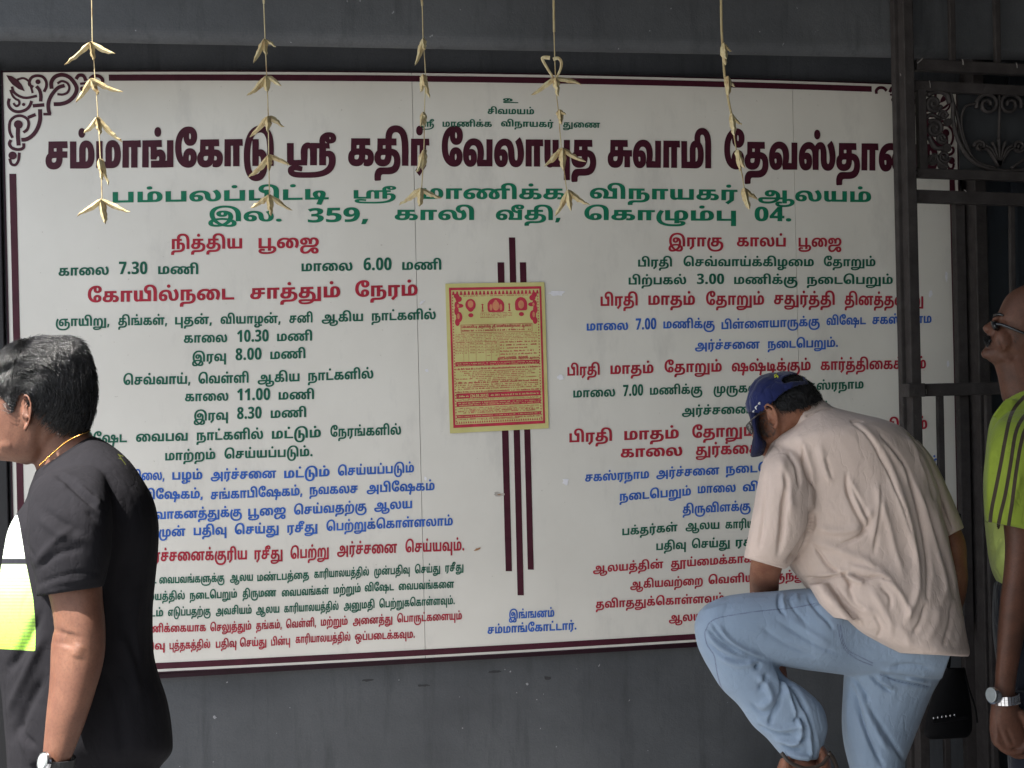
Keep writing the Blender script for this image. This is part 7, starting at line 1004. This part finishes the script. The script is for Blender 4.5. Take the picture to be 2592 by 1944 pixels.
M_CREAM = cloth('cream_shirt_cotton', (.56, .45, .39), .05, 1300, .85, .2, .1, .16)
link('shirt', me, M_CREAM.m, man2, True)
for pl in ([(2036,1062,3.312),(2060,1046,3.318),(2088,1037,3.345),(2112,1038,3.375)], [(2150,1069,3.30),(2168,1066,3.312),(2186,1068,3.325)]): pipe(pl, [1.5, 3.2, 3.2, 1.5], 8, .6).build('collar_fold' if pl[0][0] < 2100 else 'yoke_fold', M_CREAM.m, man2, True)
# jeans
jn = [loft([(2425,1600,2385,1718,3.49,.13),(2370,1560,2345,1722,3.48,.145),(2290,1525,2260,1722,3.47,.135),(2200,1500,2170,1712,3.45,.12),(2110,1488,2090,1702,3.42,.115),(2030,1490,2025,1694,3.41,.10),(1950,1498,1955,1682,3.40,.094),(1880,1502,1890,1668,3.39,.088),(1825,1512,1845,1656,3.385,.08),(1787,1530,1808,1640,3.38,.068),(1765,1553,1775,1612,3.38,.045)], 30, 5, 2.3),
 loft([(1770,1545,1860,1520,3.38,.06),(1757,1580,1915,1560,3.38,.075),(1762,1622,1950,1625,3.385,.078),(1772,1652,1966,1676,3.39,.076),(1795,1694,1992,1714,3.395,.074),(1827,1744,2034,1742,3.40,.072),(1868,1784,2080,1786,3.40,.068),(1905,1836,2095,1836,3.40,.064),(1940,1868,2088,1876,3.40,.058),(1970,1903,2078,1908,3.395,.052),(1984,1917,2068,1924,3.39,.05)], 30, 5, 2.3),
 loft([(2150,1610,2405,1625,3.52,.15),(2138,1690,2390,1700,3.52,.145),(2133,1760,2356,1765,3.52,.125),(2130,1830,2330,1828,3.52,.115),(2136,1885,2308,1885,3.52,.108),(2150,1944,2290,1944,3.52,.098),(2175,2050,2300,2050,3.52,.085),(2200,2200,2310,2200,3.52,.078),(2210,2400,2315,2400,3.52,.075),(2205,2525,2320,2525,3.52,.075)], 30, 5, 2.3)]
me = fuse(jn, .0036, 4, 'jeans')
def z2(*a): return [(1740+a[i]/3.072, 1460+a[i+1]/3.072) for i in range(0, len(a), 2)]
FOLDJ = [(5, -6, z2(190,360,240,440,330,530,450,590,620,660)), (6, 6, z2(230,370,320,480,430,560,560,620)), (5, -7, z2(150,400,220,480,300,540,400,600,520,640)), (6, 6, z2(160,450,260,550,380,600,480,620)), (6, -5, z2(160,520,260,600,380,650,540,650)), (10, 7, z2(240,620,400,680,520,660)),
 (8, -11, z2(560,680,530,710)), (8, -10, z2(690,690,760,780,840,880,900,1000,950,1130,990,1280,980,1400)), (7, 9, z2(740,820,800,930,850,1050,880,1180,860,1270,780,1310)), (6, -10, z2(790,880,840,1000,860,1080,830,1130)), (6, -10, z2(850,1060,910,1160,910,1240,870,1290)), (8, 9, z2(900,1020,960,1180,1010,1320)), (6, 8, z2(930,1180,950,1300,960,1400)), (8, -8, z2(720,700,740,850,720,950,650,1100,640,1150)), (10, 8, z2(540,760,620,850,650,950,560,1020)), (9, -7, z2(560,880,600,800,620,760)), (9, -6, z2(490,980,580,1060,680,1020,720,950)), (9, 7, z2(560,1120,700,1180,820,1170,900,1130)), (7, -6, z2(560,1160,700,1210,830,1220)), (7, 6, z2(680,1260,800,1290,880,1280)), (6, -7, z2(740,1310,820,1340,890,1330)), (7, 6, z2(760,1370,870,1400,960,1410)),
 (5, -6, z2(720,120,705,170,715,240,760,300)), (6, 5, z2(750,130,740,190,760,250)), (5, -4, z2(800,150,800,200,840,270,930,370)), (6, 4, z2(850,130,850,190)), (5, -6, z2(940,150,960,200,1030,290,1100,360,1130,410)), (4, -4, z2(970,215,1030,200,1060,165)), (8, -3.5, z2(700,340,850,440,1020,540,1180,600)), (8, 3.5, z2(800,330,950,430,1100,520)), (9, -3, z2(560,380,760,520,1000,620)),
 (7, -9, z2(1290,790,1360,880,1400,960)), (8, -11, z2(1280,860,1320,1010,1370,1150,1430,1300,1520,1470)), (9, 8, z2(1340,900,1400,1050,1470,1200,1560,1350)), (7, -9, z2(1420,770,1500,840,1580,890)), (8, 6, z2(1480,790,1600,870)), (6, -6, z2(1520,760,1650,810,1880,850)), (8, 5, z2(1700,790,1850,820)), (8, -5, z2(1400,1000,1500,1150,1620,1330,1690,1440)), (9, 5, z2(1250,900,1250,1100,1270,1300)), (8, -5, z2(1600,700,1750,690,1900,720)), (7, 5, z2(1500,720,1700,740,1900,770))]
sculpt(me, [(w_*(.65 if a < 0 else .85), a*1.25, p_) for w_, a, p_ in FOLDJ], .0010, 24, 13)
SEAMS = [z2(150,400,135,440,150,520,180,570,210,620,230,740,260,850,300,920,330,960), z2(150,400,170,360,240,320,400,290,600,262,800,245,960,215,1010,205), z2(1170,370,1185,470,1220,560,1260,600,1340,650,1440,690), z2(1190,375,1205,470,1240,555,1290,595,1440,670), z2(1500,760,1650,815,1880,855)]
fattr(me, 'seam', lined(me, SEAMS))
n = cloth('pale_denim', (.215, .28, .37), .06, 1600, .9, .3, .1, .2); base = n.b.inputs['Base Color'].links[0].from_socket
n.l(n.mix(n.rangef(n.noise(3, 2), .35, .7, 0, .35), base, (.285, .35, .43)), n.b.inputs['Base Color']); base = n.b.inputs['Base Color'].links[0].from_socket
sm = n.rangef(n.attr('seam'), .8, 2.4, .75, 0); n.l(n.mix(sm, base, (.10, .12, .19)), n.b.inputs['Base Color'])
link('jeans', me, n.m, man2, True)
M_SAND = plain('sandal_leather', (.035, .024, .018), .45, nz=50).m
loft([(1905,2075,1985,2098,3.35,.045),(1940,2040,2060,2052,3.36,.05),(1975,1998,2108,1990,3.37,.052),(2030,1985,2118,1962,3.38,.045)]).build('sandal', M_SAND, man2, True)
pipe([(1962,1950,3.335),(1990,1962,3.320),(2030,1975,3.32),(2070,1968,3.325),(2100,1950,3.335)], 5.5, 8, .45).build('sandal_strap', M_SAND, man2, True)
pipe([(1978,1905,3.345),(2000,1930,3.335),(2040,1945,3.335),(2078,1936,3.34),(2098,1912,3.35)], 5, 8, .4).build('sandal_strap', M_SAND, man2, True)
pipe([(2098,1905,3.35),(2112,1925,3.36),(2120,1950,3.37),(2116,1975,3.37)], 6, 8, .6).build('sandal_heel', M_SAND, man2, True)
shoe(2270, 3.52, 'sandal', -1, man2, M_SAND)

# ---- man in a lime polo shirt with sunglasses, cut by the right edge
D3 = 3.60
man3 = empty('person', tuple(P(2640, 1500, D3)*[1, 1, 0]), 'man in lime polo shirt with brown shoulder stripes, wearing sunglasses and a moustache', 'person')
b3 = [loft([(2626,704,2680,700,D3,.03),(2590,722,2705,716,D3,.054),(2560,738,2715,732,D3,.064),(2542,757,2722,750,D3,.070),(2529,785,2730,780,D3,.076),(2519,806,2730,815,D3,.077),(2519,822,2724,840,D3,.074),(2514,840,2712,862,D3,.068),(2505,858,2695,885,D3,.062),(2501,872,2680,900,D3,.058),(2497,886,2665,915,D3,.052),(2494,898,2650,925,D3,.046),(2500,911,2635,932,D3,.040),(2515,922,2620,938,D3,.035)], p=2.1),
 loft([(2521,802,2540,800,D3,.010),(2506,814,2535,820,D3,.013),(2491,824,2530,836,D3,.016),(2487,831,2528,843,D3,.017),(2494,842,2528,850,D3,.015),(2506,848,2528,852,D3,.010)]),
 loft([(2497,852,2520,850,D3,.02),(2495,862,2520,866,D3,.024),(2499,869,2520,872,D3,.02)]), loft([(2496,872,2520,872,D3,.018),(2494,879,2520,880,D3,.020),(2499,884,2520,886,D3,.016)]), loft([(2489,884,2520,884,D3,.018),(2483,895,2520,900,D3,.022),(2488,906,2525,914,D3,.020)]),
 ball(2524, 806, D3-.028, 14, 6, .014, .3), ball(2545, 862, D3-.035, 30, 34, .026, .2),
 loft([(2512,914,2660,880,D3,.050),(2521,938,2668,910,D3,.053),(2528,970,2676,945,D3,.055),(2535,1005,2690,985,D3,.062),(2548,1060,2730,1040,D3,.09),(2560,1300,2760,1300,D3,.10),(2570,1500,2760,1500,D3,.10)]),
 loft([(2560,1180,2650,1180,3.44,.05),(2540,1300,2634,1310,3.425,.048),(2543,1365,2630,1375,3.42,.047),(2543,1410,2625,1420,3.415,.046),(2538,1465,2618,1475,3.41,.044),(2530,1530,2607,1540,3.40,.042),(2525,1600,2594,1606,3.40,.038),(2522,1660,2582,1665,3.40,.034),(2519,1705,2574,1708,3.40,.030),(2517,1745,2570,1750,3.40,.027),(2512,1778,2574,1782,3.40,.026)])]
b3 += ear(2618, 888, D3-.072, 16, 36, .25, -1)
# hand: back of the hand towards the camera, fingers curled round to the right
wr = P(2543, 1790, 3.40); HD = -UP*1+RT*.06; m = MB(); V_ = []
for t, xl, xr, th in ((-.02, 2513, 2574, .026), (0, 2509, 2577, .026), (.03, 2505, 2584, .024), (.055, 2504, 2590, .024), (.08, 2509, 2598, .023), (.095, 2518, 2606, .020)):
    y = 1790+t*F/3.4; c1 = P(xl, y, 3.40); c2 = P(xr, y-8, 3.41); c = (c1+c2)/2
    for i in range(18): a = 2*math.pi*i/18; V_.append(c+(c2-c1)/2*math.cos(a)+FW*th*math.sin(a))
m.add(V_, [(i*18+j, i*18+(j+1) % 18, (i+1)*18+(j+1) % 18, (i+1)*18+j) for i in range(5) for j in range(18)]+[tuple(range(17, -1, -1)), tuple(90+j for j in range(18))]); b3.append(m)
for k, (x0, y0, d0, L_) in enumerate(((2518, 1876, 3.392, 1.0), (2536, 1884, 3.400, 1.05), (2556, 1884, 3.410, 1.0), (2576, 1876, 3.42, .85))):
    b3 += finger(P(x0+3, y0-14, d0), [-UP*1+RT*.2, -UP*.75+RT*.85, RT*1+UP*.05-FW*.0, RT*.7+UP*.8], [.016, .034*L_, .030*L_, .022*L_], .0102)
b3 += finger(P(2578, 1800, 3.40), [RT*.8-UP*.9, RT*.45-UP*1, -UP*1+RT*.1], [.03, .034, .028], .011)
me = fuse(b3, .0033, 3, 'body')
sculpt(me, [(5, -3.5, [(2524,852),(2534,872),(2540,888)]), (6, -3, [(2532,815),(2548,822)]), (3, -2.5, [(2494,881),(2510,880)]), (4, -2.5, [(2500,845),(2508,850)]), (5, 2, [(2535,1640),(2530,1720)]), (4, -2.5, [(2530,1850),(2548,1890)]), (4, -2.5, [(2548,1845),(2566,1885)]), (4, 2, [(2520,1830),(2526,1870)]), (3, -3, [(2496,882),(2508,880),(2516,884)]), (3, -3, [(2496,841),(2503,843)]), (10, -3, [(2545,880),(2575,905)]), (7, 3, [(2530,905),(2560,915)])], .0004, 60, 6)
link('body', me, M_SKIN3, man3, True)
hm3 = fuse([ball(2660, 786, D3, 98, 94, .086, .1), ball(2668, 850, D3, 72, 60, .074, .1)], .004, 2, 'hair'); hq = topx(vc(hm3)); cut(hm3, inpoly(hq, [(2600,670),(2790,640),(2790,860),(2740,920),(2640,915),(2636,860),(2604,822),(2592,800),(2584,768),(2570,735)]) & (hq[:, 0] > 2568)); 
h3 = link('hair', hm3, M_SCALP, man3, True); strands('hair_strands', hm3, h3, M_HAIR, 2500, .012, lambda p, n: np.tile(RT*.8-UP*.5, (len(p), 1)), .2, .0004, 9, .4)
st_ = fuse([ball(2572, 852, D3-.056, 7, 14, .010, -.1)], .004, 1, 'sideburn'); strands('sideburn', st_, man3, M_GREYHAIR, 160, .004, lambda p, n: np.tile(-UP, (len(p), 1)), .1, .0003, 10, .5)
mo = fuse([pipe([(2496,848,D3-.004),(2495,857,D3-.010),(2498,867,D3-.020),(2501,875,D3-.027)], [2.5, 3.5, 3.2, 2]), pipe([(2501,850,D3-.014),(2506,859,D3-.022),(2504,870,D3-.026)], [2.5, 3.5, 2])], .0028, 1, 'moustache'); link('moustache', mo, M_HAIR, man3, True)
strands('moustache_hair', mo, bpy.data.objects['moustache'], M_HAIR, 900, .005, lambda p, n: np.tile(-UP-RT*.2, (len(p), 1)), .2, .0003, 12, .4)
eb = pipe([(2516,803,D3-.016),(2521,797,D3-.026),(2530,796,D3-.036),(2540,799,D3-.045)], [3, 5.0, 4.5, 2.2], 8).build('eyebrow', M_HAIR, man3, True)
# sunglasses
sg = NT('sunglass_plastic'); sg.col((.006, .007, .009)); sg.set(Roughness=.18); sg.b.inputs['Specular IOR Level'].default_value = .45
o = pipe([(2520,820,D3-.052),(2536,822,D3-.062),(2560,831,D3-.078),(2592,843,D3-.086),(2618,850,D3-.086)], [4.0, 4.2, 3.8, 3.4, 3.0], 10, .55).build('sunglasses', sg.m, man3, True)
ln = loft([(2508,812,2528,815,D3-.030,.020),(2508,820,2532,824,D3-.032,.026),(2510,828,2530,833,D3-.032,.026),(2514,835,2526,838,D3-.030,.018)]); link('dark_lens', fuse([ln], .0025, 2, 'dark_lens'), sg.m, o, True)
# shirt
sh = [loft([(2546,1006,2690,950,D3,.066),(2532,1026,2735,985,D3,.10),(2516,1046,2780,1020,D3,.14),(2506,1068,2800,1060,D3,.17),(2500,1100,2808,1100,D3,.185),(2494,1150,2808,1160,D3,.19),(2489,1210,2808,1220,D3,.19),(2490,1280,2808,1290,D3,.185),(2495,1350,2808,1350,D3,.18),(2502,1410,2805,1410,D3,.18),(2514,1455,2805,1460,D3,.178),(2530,1482,2805,1500,D3,.17),(2545,1500,2800,1560,D3,.16)], 34, 5, 2.2),
 loft([(2555,1040,2660,1030,3.50,.06),(2522,1068,2670,1070,3.46,.085),(2502,1110,2672,1115,3.435,.095),(2494,1160,2668,1165,3.42,.095),(2490,1215,2660,1222,3.415,.09),(2489,1270,2650,1285,3.415,.082),(2494,1320,2640,1350,3.42,.074)], 30, 5, 2.2),
 loft([(2546,1008,2572,1010,D3-.075,.012),(2525,1034,2600,1030,D3-.085,.012),(2512,1056,2570,1050,D3-.08,.010)])]
me = fuse(sh, .0042, 3, 'shirt')
STR = [[(2592,1005),(2570,1030),(2556,1060),(2545,1110),(2533,1175),(2520,1240),(2510,1290),(2506,1325)], [(2612,1035),(2586,1062),(2570,1100),(2558,1175),(2545,1250),(2533,1300),(2526,1335)], [(2640,1050),(2600,1080),(2585,1120),(2572,1195),(2562,1272),(2556,1310),(2551,1345)]]
sculpt(me, [(4, -4, [(2592,1012),(2560,1038),(2548,1056)]), (8, 6, [(2512,1120),(2505,1200),(2500,1280)]), (6, -6, [(2518,1150),(2512,1200)]), (8, -5, [(2540,1120),(2530,1200)]), (8, 5, [(2580,1200),(2560,1290)]), (3, -2, [(2494,1312),(2540,1326),(2600,1342)]), (9, -7, [(2535,1360),(2510,1400)]), (9, 6, [(2538,1400),(2515,1440)]), (4, 4, [(2545,1012),(2525,1040),(2510,1058)])], .0012, 26, 15)
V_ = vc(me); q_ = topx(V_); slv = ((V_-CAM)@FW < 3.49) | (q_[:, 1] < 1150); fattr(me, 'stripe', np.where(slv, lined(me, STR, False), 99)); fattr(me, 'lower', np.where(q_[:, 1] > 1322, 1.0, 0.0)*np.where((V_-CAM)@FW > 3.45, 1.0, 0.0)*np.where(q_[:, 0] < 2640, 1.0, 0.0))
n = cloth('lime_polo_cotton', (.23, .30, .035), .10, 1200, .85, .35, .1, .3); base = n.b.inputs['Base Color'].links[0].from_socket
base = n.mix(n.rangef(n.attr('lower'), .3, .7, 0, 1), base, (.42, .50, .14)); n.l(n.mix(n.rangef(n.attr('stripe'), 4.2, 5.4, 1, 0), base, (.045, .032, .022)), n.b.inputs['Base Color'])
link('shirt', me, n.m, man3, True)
link('trousers', fuse([loft([(2514,1470,2800,1480,D3,.15),(2512,1600,2800,1600,D3,.16),(2540,1800,2780,1800,D3,.14)]), loft([(2540,1750,2700,1750,D3-.09,.08),(2560,2100,2690,2100,D3-.1,.07),(2580,2520,2680,2520,D3-.1,.065)]), loft([(2620,1750,2780,1750,D3+.09,.08),(2640,2100,2770,2100,D3+.1,.07),(2660,2480,2760,2480,D3+.1,.065)])], .009, 4, 'trousers'), cloth('navy_trousers', (.012, .014, .022), .2).m, man3, True)
shoe(2620, D3-.1, 'shoe', -1, man3, M_SHOE); shoe(2700, D3+.1, 'shoe', -1, man3, M_SHOE)
wt = ringband('watch', P(2545, 1768, 3.40), UP*1-RT*.08, .0300, .0290, .021, M_STEEL, man3, 26, 1, .0035)
disc('watch_case', P(2521, 1762, 3.375), -RT*.92-FW*.45+UP*.10, .021, .012, M_STEEL, wt); disc('watch_dial', P(2509, 1759, 3.366), -RT*.92-FW*.45+UP*.10, .0175, .002, M_DIAL, wt)

# black bag slung behind the bent man
M_BAG = plain('black_leather', (.004, .004, .005), .75, .12, nz=40, bump=.4).m
bag = empty('shoulder_bag', tuple(P(2400, 1800, 3.85)), 'black leather bag with shiny studs hanging in the shade behind the bent man', 'bag')
link('bag_body', fuse([loft([(2395,1690,2440,1690,3.85,.03),(2370,1730,2448,1725,3.85,.035),(2350,1790,2458,1780,3.85,.04),(2338,1845,2462,1835,3.85,.042),(2340,1862,2458,1856,3.85,.040),(2352,1872,2448,1868,3.85,.030)])], .006, 3, 'bag_body'), M_BAG, bag, True)
pipe([(2400,1700,3.85),(2410,1560,3.86),(2420,1400,3.86),(2428,1300,3.86)], 5, 8, .5).build('strap', M_BAG, bag, True); pipe([(2440,1690,3.85),(2452,1740,3.80),(2468,1790,3.79),(2474,1830,3.79)], 3, 8, .5).build('strap', M_BAG, bag, True)
for i in range(6):
    x = 2364+i*10.5; y = 1818-i*1.6; ball(x, y, 3.788, 2.6, 3.4, .003).build('stud', M_STEEL, bag, True)
pipe([(2360,1828,3.79),(2395,1824,3.785),(2450,1815,3.785)], 4.5, 8, .4).build('flap_edge', M_BAG, bag, True)
